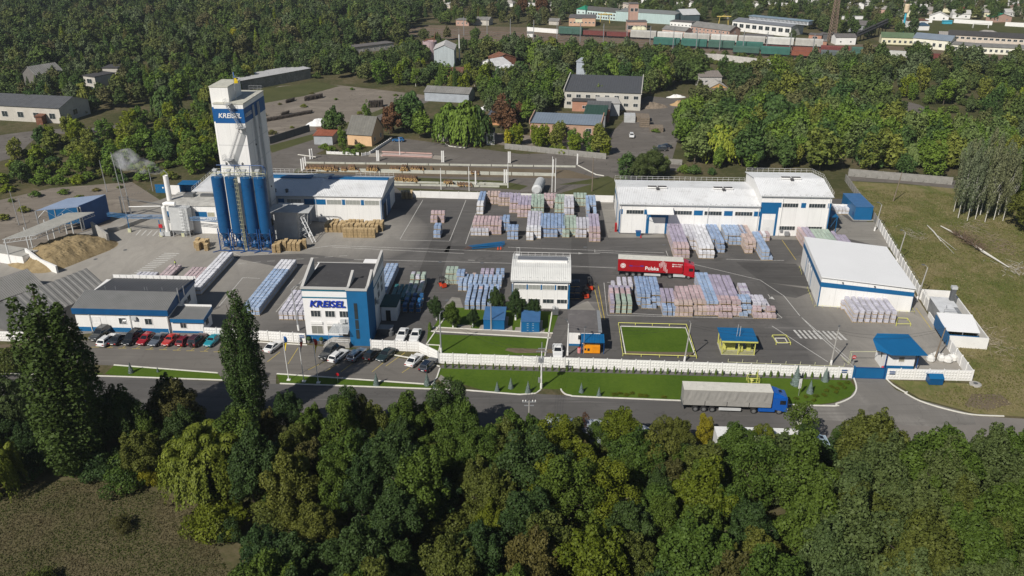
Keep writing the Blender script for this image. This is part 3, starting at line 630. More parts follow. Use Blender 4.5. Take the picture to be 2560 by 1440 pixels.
for a, c in zip(P0, P0[1:]):
 for i in range(6): b.bar(a.lerp(c, i/6), a.lerp(c, (i+.5)/6)+Vc((0, 0, .7)), .05).bar(a.lerp(c, (i+.5)/6)+Vc((0, 0, .7)), a.lerp(c, (i+1)/6), .05)
part('pipe_run', b, BLUE, pb)
for u, v in ((325, 580), (404, 591), (459, 591)):
 p = G(u, v); part('post', MB().cbox(p.x, p.y, 0, .16, .16, 4.1), BLUE, pb); part('bumper_block', MB().cbox(p.x, p.y, 0, .7, .5, .9), PYELLOW, pb)
rf = thing('pipe_rack', 'grey lattice pipe rack behind the sand sheds, left of the drying house', 'pipe rack', (0, 0, 0))
b = MB(); a0, a1, a2 = G(308, 540), G(328, 540), G(405, 520)
for p in (a0, a1): b.cbox(p.x, p.y, 0, .25, .25, 5.2)
for z in (4.6, 5.1): b.tube([a0+Vc((0, 0, z)), G(408, 512, z)], .08, 5)
for i in range(14): b.bar(a0.lerp(G(408, 512, 0), i/14)+Vc((0, 0, 4.6)), a0.lerp(G(408, 512, 0), (i+.5)/14)+Vc((0, 0, 5.1)), .05)
part('lattice_frame', b, DGREY, rf); part('white_pipe', MB().tube([G(322, 517, 4.2), G(412, 515, 4.2)], .12), WHITE, rf)
bs = thing('blue_shelter', 'open fronted blue shelter behind the chimney', 'shelter', G(452, 487), GRID)
part('wall', MB().box(0, 4.4, 2.8, 3.0, 0, 3).box(0, .15, 0, 2.8, 0, 3).box(4.25, 4.4, 0, 2.8, 0, 3), BLUE, bs); part('roof', MB().box(-.3, 4.8, -.4, 3.2, 3, 3.12), BLUE, bs)
part('side_panel', MB().box(-2.6, -.1, .1, .3, 0, 2.6), WHITE, bs)
bf = thing('blue_fence', 'blue sheet metal fence panel left of the chimney', 'fence', G(390, 482), GRID); part('panel', MB().box(0, 3.6, 0, .08, 0, 2.4), BLUE, bf); part('notice', MB().box(2.0, 2.4, -.03, -.005, 1.3, 1.7), WHITE, bf)
s1 = thing('blue_shed', 'blue mono-pitch shed behind the sand canopy at the far left', 'shed', (0, 0, 0))
q0, q1, q2, q3 = Vc((-112.9, 189.4, 0)), Vc((-104.2, 192.0, 0)), Vc((-101.0, 200.4, 0)), Vc((-109.1, 197.3, 0))
part('roof', MB().sheet(q0+Vc((0, 0, 6)), q1+Vc((0, 0, 6)), q2+Vc((0, 0, 6.4)), q3+Vc((0, 0, 6.4)), .5, .05), surf('pale_blue_roof', (.30, .37, .50), .4, .08, .3), s1)
def slab(a, c, z0, z1, t=.12, inset=.0):
 d = (c-a).normalized(); n_ = Vc((-d.y, d.x, 0))*t/2; a = a+d*inset; c = c-d*inset
 return [xy(a-n_), xy(c-n_), xy(c+n_), xy(a+n_)], z0, z1
b = MB(); b.prism(*slab(q0.lerp(q1, .28), q1, 2.0, 5.9)); part('wall', b, BLUE, s1)
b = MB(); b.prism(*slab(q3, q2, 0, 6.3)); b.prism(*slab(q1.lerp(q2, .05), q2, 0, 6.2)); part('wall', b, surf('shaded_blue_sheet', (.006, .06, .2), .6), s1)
for p in (q0, q0.lerp(q1, .45), q1, q3):
 part('post', MB().cbox(p.x, p.y, 0, .22, .22, 6), GREYM, s1)
b = MB();
for a, c in ((q0, q0.lerp(q1, .45)), (q0.lerp(q1, .45), q1)): b.bar(a+Vc((0, 0, 4)), c.lerp(a, .5)+Vc((0, 0, 5.9)), .12).bar(c+Vc((0, 0, 4)), c.lerp(a, .5)+Vc((0, 0, 5.9)), .12)
part('brace', b, LGREY, s1)
s2 = thing('sand_canopy', 'long pale canopy on lattice posts over the sand heap', 'canopy', (0, 0, 0))
c0, c1, c2, c3 = Vc((-110.6, 171.0, 6.0)), Vc((-104.8, 173.6, 6.0)), Vc((-98.6, 188.6, 6.0)), Vc((-103.9, 186.6, 6.5))
c3b = Vc((-108.6, 177.6, 6.5))
b = MB(); b.sheet(c0, c1, c2, c3, .5, .05); part('roof', b, surf('dusty_canopy_sheet', (.42, .41, .37), .6, .12, .4, dirt=(.30, .28, .24)), s2)
for u, v in ((75, 629), (124, 609), (170, 592), (212, 575)):
 p = G(u, v); part('post', MB().cbox(p.x, p.y, 0, .22, .22, 5.9), LGREY, s2)
for q in (0, .35, .7, 1.0):
 p = c0.lerp(c3, q); part('post', MB().cbox(p.x+.3, p.y+.2, 0, .22, .22, p.z-.05), LGREY, s2)
b = MB()
for a, c in ((c0, c1), (c1, c1.lerp(c2, .33)), (c1.lerp(c2, .33), c1.lerp(c2, .66)), (c1.lerp(c2, .66), c2)):
 dn = Vc((0, 0, -.9)); b.bar(a+dn, c+dn, .1); b.bar(a-Vc((0, 0, .08)), c-Vc((0, 0, .08)), .1)
 for i in range(6): b.bar(a.lerp(c, i/6)+dn, a.lerp(c, (i+.5)/6)-Vc((0, 0, .08)), .06).bar(a.lerp(c, (i+.5)/6)-Vc((0, 0, .08)), a.lerp(c, (i+1)/6)+dn, .06)
part('truss', b, LGREY, s2)
def heap(name, label, cat, cx, cy, rx, ry, h, mat, seed=1, rot=0, n=56, front=None, rough=.35):
 from mathutils import noise as mn
 b = MB(); k = 0
 for i in range(n+1):
  for j in range(n+1):
   u, v = 2*i/n-1, 2*j/n-1; r_ = (u**4+v**4)**.25 if 'sand' in name else math.sqrt(u*u+v*v); a = max(0, 1-r_)
   z = h*min(1, a*1.5)**.85
   p3 = Vc((u*rx*.55+seed, v*ry*.55, 0)); z += (mn.noise(p3)*rough*1.6+abs(mn.noise(p3*2.6))*rough*1.3+mn.noise(p3*6)*rough*.3)*min(1, a*3)*h*.28 if a > 0 else 0
   x, y = u*rx, v*ry; b.v.append((x*math.cos(rot)-y*math.sin(rot), x*math.sin(rot)+y*math.cos(rot), max(-.05, z-.02)))
 for i in range(n):
  for j in range(n): q = i*(n+1)+j; b.f.append((q, q+n+1, q+n+2, q+1)); b.m.append(0)
 o = thing(name, label, cat, (cx, cy, .02)); part('heap', b, mat, o); return o
sm = N('quarry_sand'); p_ = sm.coord('World'); c_ = sm.ramp(sm.noise(p_, .5, 6, .7, .5), [(.35, (.20, .15, .08)), (.65, (.33, .255, .145))]); sm.bump(sm.noise(p_, 2.5, 6, .7), .7, .2); SAND = sm.base(c_, .95, 0, .1)
heap('sand_heap', 'big heap of yellow sand under the canopy at the left', 'sand heap', -101.6, 177.6, 7.6, 10.6, 3.0, SAND, 3, R(-28))
rw = thing('retaining_wall', 'stepped white concrete wall along the near side of the sand heap', 'wall', (0, 0, 0))
a = Vc((-106.9, 172.2, 0)); c = Vc((-97.6, 166.3, 0)); m1 = a.lerp(c, .45)
d = (c-a).normalized(); n_ = Vc((-d.y, d.x, 0))*.2
b = MB(); b.prism([xy(a-n_), xy(m1-n_), xy(m1+n_), xy(a+n_)], 0, [3.4, 2.0, 2.0, 3.4]); b.prism([xy(m1-n_), xy(c-n_), xy(c+n_), xy(m1+n_)], 0, [1.98, 1.7, 1.7, 1.98]); part('wall_slab', b, WCONC, rw)
rw = thing('retaining_wall', 'short sloping concrete wall at the far right end of the sand heap', 'wall', (0, 0, 0))
a = Vc((-100.0, 189.0, 0)); c = Vc((-93.9, 183.2, 0)); d = (c-a).normalized(); n_ = Vc((-d.y, d.x, 0))*.25
b = MB(); b.prism([xy(a-n_), xy(c-n_), xy(c+n_), xy(a+n_)], 0, [3.4, 2.6, 2.6, 3.4]); part('wall_slab', b, CONC, rw)
wb = thing('white_block_store', 'low white flat-roofed store at the left edge beside the sand heap', 'building', (0, 0, 0))
pp = [(-120, 174.5), (-106.6, 169.9), (-104.9, 173.6), (-118.5, 178.2)]
part('wall', MB().prism(pp, 0, 2.3), WHITE, wb); part('roof', MB().prism([(p[0], p[1]) for p in pp], 2.3, 2.42), surf('store_roof', (.35, .34, .31), .8), wb)
cw = thing('low_curb_wall', 'low pale concrete curb wall curving right of the blue shed', 'wall', (0, 0, 0))
b = MB(); ribbon(b, smoothpts([(270, 580), (300, 575), (335, 562), (380, 545)], 4), .4, 0, .9); part('wall_slab', b, CONC, cw)
wh = thing('goods_warehouse', 'long white warehouse with blue band and taller right half, behind the pallet yard', 'warehouse', (25.7, 190.6, 0), GRID)
b = MB().box(0, 33, 0, 18.4, 0, 7.4)
b.poly([(0, 0, 7.4), (0, 9.4, 8.5), (0, 18.4, 7.4)]); part('wall', b, WHITE, wh)
b = MB().box(33.01, 49.2, .02, 18.6, 0, 10.0); b.poly([(49.2, .02, 10), (49.2, 18.6, 10), (49.2, 9.4, 11.4)]); b.poly([(33.01, .02, 10), (33.01, 9.4, 11.4), (33.01, 18.6, 10)]); part('wall', b, WHITE, wh)
b = MB().sheet((-.3, -.35, 7.38), (33, -.35, 7.38), (33, 9.3, 8.62), (-.3, 9.3, 8.62), .42, .06); b.sheet((33, 18.8, 7.38), (-.3, 18.8, 7.38), (-.3, 9.3, 8.6), (33, 9.3, 8.6), .42, .06)
part('roof', b, WROOF, wh)
b = MB().sheet((32.7, -.35, 9.98), (49.5, -.35, 9.98), (49.5, 9.3, 11.5), (32.7, 9.3, 11.5), .42, .06); b.sheet((49.5, 18.9, 9.98), (32.7, 18.9, 9.98), (32.7, 9.3, 11.48), (49.5, 9.3, 11.48), .42, .06)
part('roof', b, WROOF, wh)
b = MB()
for x, z in ((9.5, 8.7), (25.5, 8.7), (41.5, 11.55)): b.box(x-2.4, x+2.4, 8.2, 9.5, z, z+.28)
part('skylight_box', b, WHITE, wh)
b = MB()
for x, z in ((9.5, 8.99), (25.5, 8.99), (41.5, 11.84)): b.box(x-2.3, x-.1, 8.3, 9.3, z, z+.03); b.box(x+.1, x+2.3, 8.3, 9.3, z, z+.03); b.cbox(x, 7.6, z-.35, .7, .7, .4)
part('skylight', b, FELT, wh)
for x, n in ((3.8, 6), (15.2, 6), (22.2, 6), (29.4, 6)): ribbonwin(wh, x-.2, 0, 4.9, n, .62, .95)
for x, z in ((39.7, 7.2), (46, 7.2), (39.7, 1.5), (46, 1.5)): ribbonwin(wh, x, .02, z, 6, .58, .95)
b = MB()
for x0, x1, z0, z1, y in ((.0, .7, 4.8, 6.0, 0), (5.8, 7.2, 4.8, 6.0, 0), (12.3, 13, 4.8, 6, 0), (17.5, 19.6, 4.8, 6, 0), (24.6, 26.6, 4.8, 6, 0), (31.6, 33, 4.8, 6, 0), (.0, .3, 0, 4.8, 0),
      (33.02, 37.2, 5.5, 8.3, .02), (33.02, 33.5, 0, 5.5, .02), (36.7, 37.2, 0, 5.5, .02), (42.3, 43.4, 7.1, 8.3, .02), (48.5, 49.2, 7.1, 8.3, .02), (37.2, 37.7, 7.1, 8.3, .02), (48.95, 49.2, 0, 7.1, .02)): b.box(x0, x1, y-.045, y-.003, z0, z1)
b.box(-.045, -.003, .3, 1.6, 0, 5.2); b.box(-.045, -.003, 8, 9.5, 0, 5.0); b.box(-.045, -.003, 9.51, 18.4, 4.5, 5.4)
part('blue_band', b, BLUE, wh)
for x0, x1, y in ((7.1, 10.9, 0), (33.9, 36.5, .02)):
 o = part('gate', MB().box(x0, x1, y-.06, y-.004, 0, 4.1), surf('gate_white', (.72, .72, .71), .5, .03), wh); part('wicket_door', MB().box((x0+x1)/2-.45, (x0+x1)/2+.45, y-.09, y-.062, .05, 2.1), surf('wicket_white', (.66, .66, .66), .5, .03), o)
b = MB().box(6.4, 7.08, -.07, -.006, 0, 5.0).box(10.92, 11.6, -.07, -.006, 0, 5.0).box(7.08, 10.92, -.07, -.006, 4.12, 5.0); part('gate_surround', b, BLUE, wh)
b = MB().prism([(6.2, -3.2), (12.4, -3.2), (12.4, -.36), (6.2, -.36)], [5.9, 5.9, 6.7, 6.7], [6.05, 6.05, 6.85, 6.85]); part('gate_canopy', b, WHITE, wh)
part('canopy_strut', MB().bar((6.5, -.05, 3.6), (6.5, -2.9, 5.8), .07).bar((12.1, -.05, 3.6), (12.1, -2.9, 5.8), .07), WHITE, wh)
b = MB()
for x, z in ((.25, 7.3), (20.8, 7.3), (32.6, 7.3), (37.9, 9.9), (48.7, 9.9)): b.tube([(x, -.2, z), (x, -.12, .2)], .07, 6)
part('downpipe', b, WHITE, wh)
part('gutter', MB().box(-.3, 33, -.5, -.36, 7.25, 7.38).box(32.7, 49.5, -.5, -.36, 9.85, 9.98), LGREY, wh)
rail(wh, [(-.2, 18.7, 7.45), (32.8, 18.7, 7.45)], 1.0, 1.35, WHITE); rail(wh, [(33, 18.8, 10.05), (49.4, 18.8, 10.05), (49.4, 9.4, 11.5), (49.4, 0, 10.05)], 1.0, 1.35, WHITE)
b = MB()
for i in range(24): b.cbox(.5+i*1.38, .1, 7.5, .4, .12, .12)
for i in range(12): b.cbox(33.6+i*1.36, .1, 10.1, .4, .12, .12)
part('snow_guard', b, LGREY, wh)
part('meter_box', MB().box(38.2, 38.8, -.3, -.05, 1.0, 1.6).box(39.3, 40.3, -.7, -.05, .3, 1.2), GREYM, wh)
b = MB().box(49.25, 52, 2, 2.1, 4.2, 4.3)
for y in (2, 6.5):
 for x in (49.6, 51.8): b.cbox(x, y, 0, .15, .15, 4.2)
 b.bar((49.6, y, 0), (51.8, y, 4.2), .08)
b.box(49.3, 52.1, 1.9, 6.7, 4.2, 4.3); part('escape_stair', b, BLUE, wh)
g2 = thing('wheeled_bin', 'blue wheeled bin in front of the warehouse beside its left gate', 'bin', G(1595, 590), GRID)
part('bin_body', MB().loft([[(-.45, -.4, .1), (.45, -.4, .1), (.45, .4, .1), (-.45, .4, .1)], [(-.6, -.5, 1.2), (.6, -.5, 1.2), (.6, .5, 1.2), (-.6, .5, 1.2)]]), BLUE, g2); part('lid', MB().box(-.65, .65, -.55, .55, 1.21, 1.3), NAVY, g2)
fx = thing('fire_cabinet', 'narrow red fire cabinet at the left corner of the long warehouse', 'cabinet', G(1539, 579), GRID); part('cabinet', MB().cbox(0, 0, .05, .5, .4, 2.2), RED, fx); part('door', MB().box(-.2, .2, -.24, -.205, .3, 2.0), surf('dark_red', (.3, .01, .01)), fx)
cn = thing('traffic_cone', 'red and white cone beside the blue bin at the warehouse', 'traffic cone', G(1602, 594)); part('cone', MB().lathe([(.18, .03), (.04, .7)], n=10), RED, cn); part('base', MB().cbox(0, 0, 0, .42, .42, .03), RED, cn)
w3 = thing('side_warehouse', 'white box warehouse with broad white roof and blue stripe at the right', 'warehouse', (60.3, 150.2, 0), R(-8.9))
b = MB().prism([(0, 0), (17.4, 0), (17.0, 21.4), (0, 21.4)], 0, [6.2, 4.9, 4.9, 6.2]); part('wall', b, WHITE, w3)
part('roof', MB().prism([(-.12, -.15), (17.6, -.15), (17.2, 21.6), (-.12, 21.6)], [6.22, 4.92, 4.92, 6.22], [6.42, 5.1, 5.1, 6.42]), surf('smooth_white_roof', (.80, .80, .80), .5, .025, .15), w3)
b = MB(); b.loft([[(-.03, -.03, 4.2), (-.03, -.003, 4.2), (-.03, -.003, 5.2), (-.03, -.03, 5.2)], [(17.43, -.03, 3.3), (17.43, -.003, 3.3), (17.43, -.003, 4.2), (17.43, -.03, 4.2)]])
b.box(-.035, -.003, 0, 21.4, 4.2, 5.2); b.box(-.05, .18, -.045, -.031, 0, 4.3); b.box(17.41, 17.45, -.02, .3, 0, 4.1)
for y in (9.2, 11.0, 13.8, 15.8): b.box(-.045, -.004, y-.25, y, 0, 4.2)
part('blue_band', b, BLUE, w3)
for y in (11.2, 13.9): part('gate', MB().box(-.06, -.005, y-2.0, y-.25, .05, 3.6), surf('gate_white', (.72, .72, .71)), w3)
part('drip_edge', MB().bar((-.1, -.2, 6.2), (17.5, -.2, 4.95), .06), DGREY, w3)
b = MB(); rail(None, [(-.6, -.7, 0), (5.2, -.7, 0)], .5, 1.5, mb=b, rails=(1,)); rail(None, [(12.5, -.7, 0), (18, -.7, 0), (18, 1, 0)], .5, 1.5, mb=b, rails=(1,)); rail(None, [(-.7, 1, 0), (-.7, 8, 0)], .5, 1.5, mb=b, rails=(1,)); rail(None, [(-.7, 15.5, 0), (-.7, 19, 0)], .5, 1.5, mb=b, rails=(1,))
part('bumper_rail', b, YELLOW, w3)
part('wall_lamp', MB().cbox(4, -.2, 5.3, .25, .3, .2).cbox(10, -.2, 4.9, .25, .3, .2), DGREY, w3)
mw = thing('middle_workshop', 'two-storey white workshop with ribbed curved roof and blue corner strips, centre of yard', 'building', (0.0, 149.4, 0), GRID)
b = MB(); b.box(0, 11.2, 0, 11.6, 0, 6.0); prof = [(0, 6.0), (1.2, 6.8), (3, 7.5), (5.8, 7.9), (8.6, 7.5), (10.4, 6.8), (11.6, 6.0)]
for x, s_ in ((0, -1), (11.2, 1)):
 q = [(x, y, z) for y, z in prof]; b.poly(q if s_ < 0 else q[::-1])
part('wall', b, WHITE, mw)
b = MB()
for (ya, za), (yb, zb) in zip(prof, prof[1:]): b.sheet((-.25, ya-(.3 if ya == 0 else 0), za+.03), (11.45, ya-(.3 if ya == 0 else 0), za+.03), (11.45, yb, zb+.03), (-.25, yb, zb+.03), .36, .05)
part('roof', b, surf('ribbed_roof', (.60, .60, .58), .5, .08, .3), mw)
b = MB().box(.9, 10.6, 5.0, 6.9, 7.95, 8.2); part('ridge_skylight', b, surf('skylight_dark', (.16, .165, .18), .35), mw); part('skylight_edge', MB().box(.8, 10.7, 4.7, 4.98, 7.7, 8.22), WHITE, mw)
for x in (1.6, 4.35, 7.1): ribbonwin(mw, x, 0, 4.1, 3, .72, .95, glass=LGLASS)
ribbonwin(mw, 9.85, 0, 4.1, 3, .66, .95)
for x in (1.6, 4.4, 7.1, 9.85): ribbonwin(mw, x, 0, 1.2, 3, .66, .85)
b = MB()
for x in (2.95, 5.7, 8.45): b.box(x-.16, x+.16, -.045, -.003, 4.05, 5.1)
b.box(-.03, .35, -.05, -.002, 0, 5.2) ; b.box(10.9, 11.24, -.05, -.002, 0, 5.2); b.box(11.203, 11.24, 0, .7, 0, 5.2); part('blue_strip', b, BLUE, mw)
part('gutter', MB().box(-.2, 11.4, -.5, -.3, 5.85, 5.98), LGREY, mw)
rail(mw, [(-.1, 5.8, 7.95), (-.1, 11.3, 6.2), (11.3, 11.3, 6.2), (11.3, 5.8, 7.95)], 1.0, 1.4, WHITE)
b = MB().cbox(.6, 9.2, 7.0, .9, 1.2, .5); rail(None, [(.4, 11.5, 6.2), (1.0, 11.5, 6.2)], 1.9, .6, mb=b); part('roof_ladder', b, WHITE, mw)
b = MB()
for i in range(8): b.cbox(.8+i*1.35, .35, 6.35, .35, .1, .15)
part('snow_guard', b, LGREY, mw)
part('downpipe', MB().tube([(.2, -.2, 5.9), (.2, -.1, .2)], .06, 6).tube([(10.8, -.2, 5.9), (10.8, -.1, .2)], .06, 6), WHITE, mw)
of = thing('office_building', 'three-storey white office with azure stair tower, blue lettering and flat dark roof', 'building', (-37.3, 135.9, 0), GRID)
part('wall', MB().box(0, 8.4, 0, 11.6, 0, 10.4).box(8.41, 11.9, 2.6, 14.0, 0, 10.4), surf('office_render', (.80, .79, .78), .8, .03, .4), of)
part('stair_tower', MB().box(8.38, 12.0, -1.6, 4.0, 0, 10.95), CYAN, of)
part('plinth', MB().box(-.06, 8.37, -.08, -.003, 0, 1.15).box(-.07, -.003, 0, 11.6, 0, 1.15), CYAN, of)
b = MB().box(-.2, 8.37, -.25, .25, 10.4, 10.72).box(-.2, .3, .26, 7.6, 10.4, 10.72); b.prism([(-.2, .26), (.3, .26), (.3, 8.0), (-.2, 8.0)], 10.72, [10.74, 10.74, 13.0, 13.0]); b.prism([(11.55, 4.2), (12.0, 4.2), (12.0, 13.9), (11.55, 13.9)], 10.4, [10.8, 10.8, 12.3, 12.3])
b.box(-.2, 12, 11.6, 11.9, 10.4, 10.5)
part('parapet', b, surf('parapet_cap', (.48, .47, .45), .8, .06), of)
b = MB().box(8.3, 12.1, -1.75, -1.3, 10.95, 11.25).box(8.3, 8.75, -1.29, -.4, 10.95, 11.25).box(11.65, 12.1, -1.29, 0, 10.95, 11.25)
b.prism([(8.3, -.4), (8.75, -.4), (8.75, 3.6), (8.3, 3.6)], 10.95, [11.25, 11.25, 12.6, 12.6]); b.prism([(11.65, 0), (12.1, 0), (12.1, 4.0), (11.65, 4.0)], 10.95, [11.25, 11.25, 12.6, 12.6]); part('parapet', b, surf('parapet_cap', (.48, .47, .45)), of)
part('roof', MB().box(.3, 11.5, .26, 11.58, 10.42, 10.5).box(8.76, 11.64, -1.29, 3.9, 10.96, 11.0), FELT, of)
b = MB().box(-.06, 8.37, -.08, -.003, 10.0, 10.38).box(-.06, 8.37, -.09, -.003, 8.62, 8.82).box(11.903, 11.96, 4.1, 13.9, 8.62, 8.82); part('blue_trim', b, surf('teal_trim', (.01, .14, .22), .7), of)
lettering(of, 'KREISEL', 1.75, surf('lettering_blue', (.008, .04, .40), .45), (1.1, -.18, 6.95), shear=.22, bold=.03, ext=.08, fit=6.5)
for x in (2.1, 4.7): window(of, x, 0, 4.9, 1.7, 1.2, 3, frame=WHITE)
window(of, 7.3, 0, 4.9, 1.7, 1.2, 3)
for x in (2.1, 5.0): window(of, x, 0, 1.45, 2.0, 1.6, 2, glass=surf('reflecting_glass', (.22, .22, .2), .2));
b = MB()
for x in (2.1, 5.0): b.box(x-1.1, x+1.1, -.16, -.075, 3.4, 3.9)
part('shutter_box', b, WHITE, of)
for z in (1.5, 3.45, 5.4, 7.0): part('window', MB().box(9.55, 10.15, -1.66, -1.605, z, z+(1.75 if z < 6.5 else 1.5)), GLASS, of)
for y in (5, 8, 11): window(of, 11.9, y, 5.2, 1.4, 1.3, 2, R(90)); window(of, 11.9, y, 7.0, 1.4, 1.2, 2, R(90)) if y > 6 else None
b = MB().cbox(7.0, -.35, 3.95, .9, .45, .65).cbox(8.0, -.3, 4.1, .7, .4, .5).cbox(12.3, 5.4, 5.2, .4, .9, .6); part('air_conditioner', b, LGREY, of)
cg = N('canopy_glass'); cg.base((.55, .58, .6), .1); cg.b.inputs['Alpha'].default_value = .35
part('entrance_canopy', MB().prism([(4.6, -2.6), (8.3, -2.6), (8.3, -.1), (5.2, -.1)], [2.9, 2.9, 3.6, 3.6], [2.95, 2.95, 3.65, 3.65]), cg.m, of)
b = MB().bar((4.7, -2.6, 2.9), (8.3, -2.6, 2.9), .06).bar((5.3, -.1, 3.6), (4.7, -2.6, 2.9), .06).bar((6.6, -.1, 3.6), (6.4, -2.6, 2.9), .06).bar((8.3, -.1, 3.6), (8.3, -2.6, 2.9), .06); b.bar((4.8, -2.5, .6), (4.8, -2.5, 2.9), .05); part('canopy_frame', b, STEEL, of)
part('entrance_door', MB().box(6.7, 8.2, -.12, -.004, 1.0, 3.0), DARK, of)
b = MB();
for i in range(5): b.box(3.6+i*.3, 8.36, -2.6, -.09, .18*i, .18*i+.18)
part('entrance_steps', b, CONC, of)
b = MB(); rail(None, [(3.8, -2.6, .1), (5.2, -2.6, .9), (8.3, -2.6, .9)], .9, .8, mb=b); part('railing', b, STEEL, of)
b = MB(); b.box(12.02, 14.9, 8.6, 13.2, 0, 3.0); part('porch_wall', b, surf('office_render', (.8, .79, .78)), of); part('porch_roof', MB().box(11.95, 15.1, 8.3, 13.4, 3.0, 3.3), surf('teal_felt', (.02, .07, .07), .8), of); part('door', MB().box(12.9, 13.8, 8.55, 8.597, 0, 2.2), DARK, of)
for k_, (x, lab) in enumerate(((.6, 'left round shrub in a pot at the office front'), (2.9, 'right round shrub in a pot at the office front'))):
 o = thing('potted_shrub', lab, 'potted plant', of.matrix_basis @ Vc((x, -1.0, 0)), 0, 'potted shrubs at the office'); part('pot', MB().lathe([(.22, 0), (.35, .5)], n=10), OLDC, o); part('foliage', MB().lathe([(.1, .5), (.4, .75), (.42, 1.0), (.1, 1.3)], n=10), surf('shrub_green', (.03, .07, .015), .9), o)
b = MB().cbox(14, -.2, 0, 1.8, 1.2, 1.2)
o = thing('ground_cabinet', 'low grey cabinet in the shade right of the office stair tower', 'cabinet', of.matrix_basis @ Vc((12.7, 2.6, 0)), GRID); part('cabinet', MB().box(0, 2.4, 0, 1.6, 0, 1.3), DGREY, o); part('lid', MB().box(-.1, 2.5, -.1, 1.7, 1.31, 1.4), GREYM, o)
tb = thing('round_tank', 'small dark round tank in the shade behind the two white cars', 'tank', G(1052, 838) - Vc((5.5, 0, 0)), 0); part('tank_shell', MB().lathe([(.5, 0), (.55, .1), (.55, .8), (.1, .95)], n=12), DGREY, tb); part('lid', MB().lathe([(.2, .95), (.2, 1.05)], n=8), GREYM, tb)
lo = thing('canteen_building', 'long low white building with grey ribbed roof, blue fascia and plinth, behind the left cars', 'building', (-63.2, 138.7, 0), GRID)
part('wall', MB().box(-17.5, 0, 0, 5.2, 0, 4.2).box(-17.5, .01, 5.21, 12.6, 0, 4.9), WHITE, lo)
b = MB().sheet((-17.8, -.3, 4.75), (.3, -.3, 4.75), (.3, 5.2, 6.0), (-17.8, 5.2, 6.0), .32, .05); part('roof', b, surf('ribbed_grey_roof', (.19, .19, .185), .5, .1, .5), lo)
b = MB().sheet((-16, 5.4, 5.9), (.5, 5.4, 5.9), (.5, 12.4, 5.3), (-16, 12.4, 5.3), .6, .05); part('roof', b, surf('dark_ribbed_roof', (.07, .072, .078), .6, .1, .5), lo)
b = MB().box(-17.8, .3, -.36, -.31, 3.7, 4.85); b.poly([(.32, -.3, 3.7), (.32, 12.5, 4.6), (.32, 12.5, 5.6), (.32, 5.3, 6.2), (.32, -.3, 4.9)]); b.poly([(.30, -.3, 4.9), (.30, 5.3, 6.2), (.30, 12.5, 5.6), (.30, 12.5, 4.6), (.30, -.3, 3.7)]); part('fascia', b, DBLUE, lo)
part('plinth', MB().box(-17.5, -.01, -.05, -.003, 0, .9), CYAN, lo)
b = MB().box(-16, .6, 12.42, 12.55, 5.2, 6.0); part('parapet', b, WHITE, lo)
b = MB()
for i in range(13): b.box(-16+i*1.35, -15.94+i*1.35, 12.38, 12.42, 5.2, 6.0)
part('parapet_rib', b, GREYM, lo)
for x in (-8.7, -3.8): window(lo, x, 0, 1.7, 1.3, 1.2, 2, glass=GLASS)
window(lo, -13.7, 0, 1.7, 1.5, 1.2, 1, glass=WHITE)
b = MB()
for x in (-14.8, -7.2, -.15): b.tube([(x, -.2, 4.0), (x, -.12, .1)], .07, 6)
part('downpipe', b, WHITE, lo)
part('air_conditioner', MB().cbox(-6.3, -.3, 2.7, .9, .4, .6), LGREY, lo)
b = MB()
for x in (-14, -12, -6.4, -5.9, -3): b.bar((x, 5.6, 6.0), (x, 5.6, 6.7), .05)
b.tube([(.5, 4.4, 4), (.5, 4.4, 7.2)], .09).tube([(1.0, 5.8, 5), (1.0, 5.8, 7)], .06); part('vent_pipe', b, STEEL, lo)
window(lo, .01, 9.4, 2.0, 1.3, 1.3, 2, R(90)); part('air_conditioner', MB().cbox(.35, 7.6, 2.4, .4, .9, .7), GREYM, lo)
part('annex_wall', MB().box(.02, 6.3, .3, 4.2, 0, 2.7), WHITE, lo); b = MB().sheet((-.05, 0, 2.95), (6.6, 0, 2.95), (6.6, 4.3, 3.5), (-.05, 4.3, 3.5), .3, .04); part('annex_roof', b, surf('ribbed_grey_roof', (.19, .19, .185)), lo)
part('annex_fascia', MB().box(.33, 6.6, -.08, -.03, 2.25, 3.0).prism([(6.601, -.05), (6.65, -.05), (6.65, 4.3), (6.601, 4.3)], [2.3, 2.3, 2.6, 2.6], [3.0, 3.0, 3.6, 3.6]), BLUE, lo); part('plinth', MB().box(.3, 6.3, .24, .297, 0, .4), CYAN, lo)
part('annex_parapet', MB().box(1, 6.6, 4.32, 4.42, 3.3, 3.9), WHITE, lo); window(lo, 2.5, .3, 1.0, 1.1, 1.1, 2); window(lo, 6.3, 2.0, 1.0, 1.2, 1.1, 2, R(90))
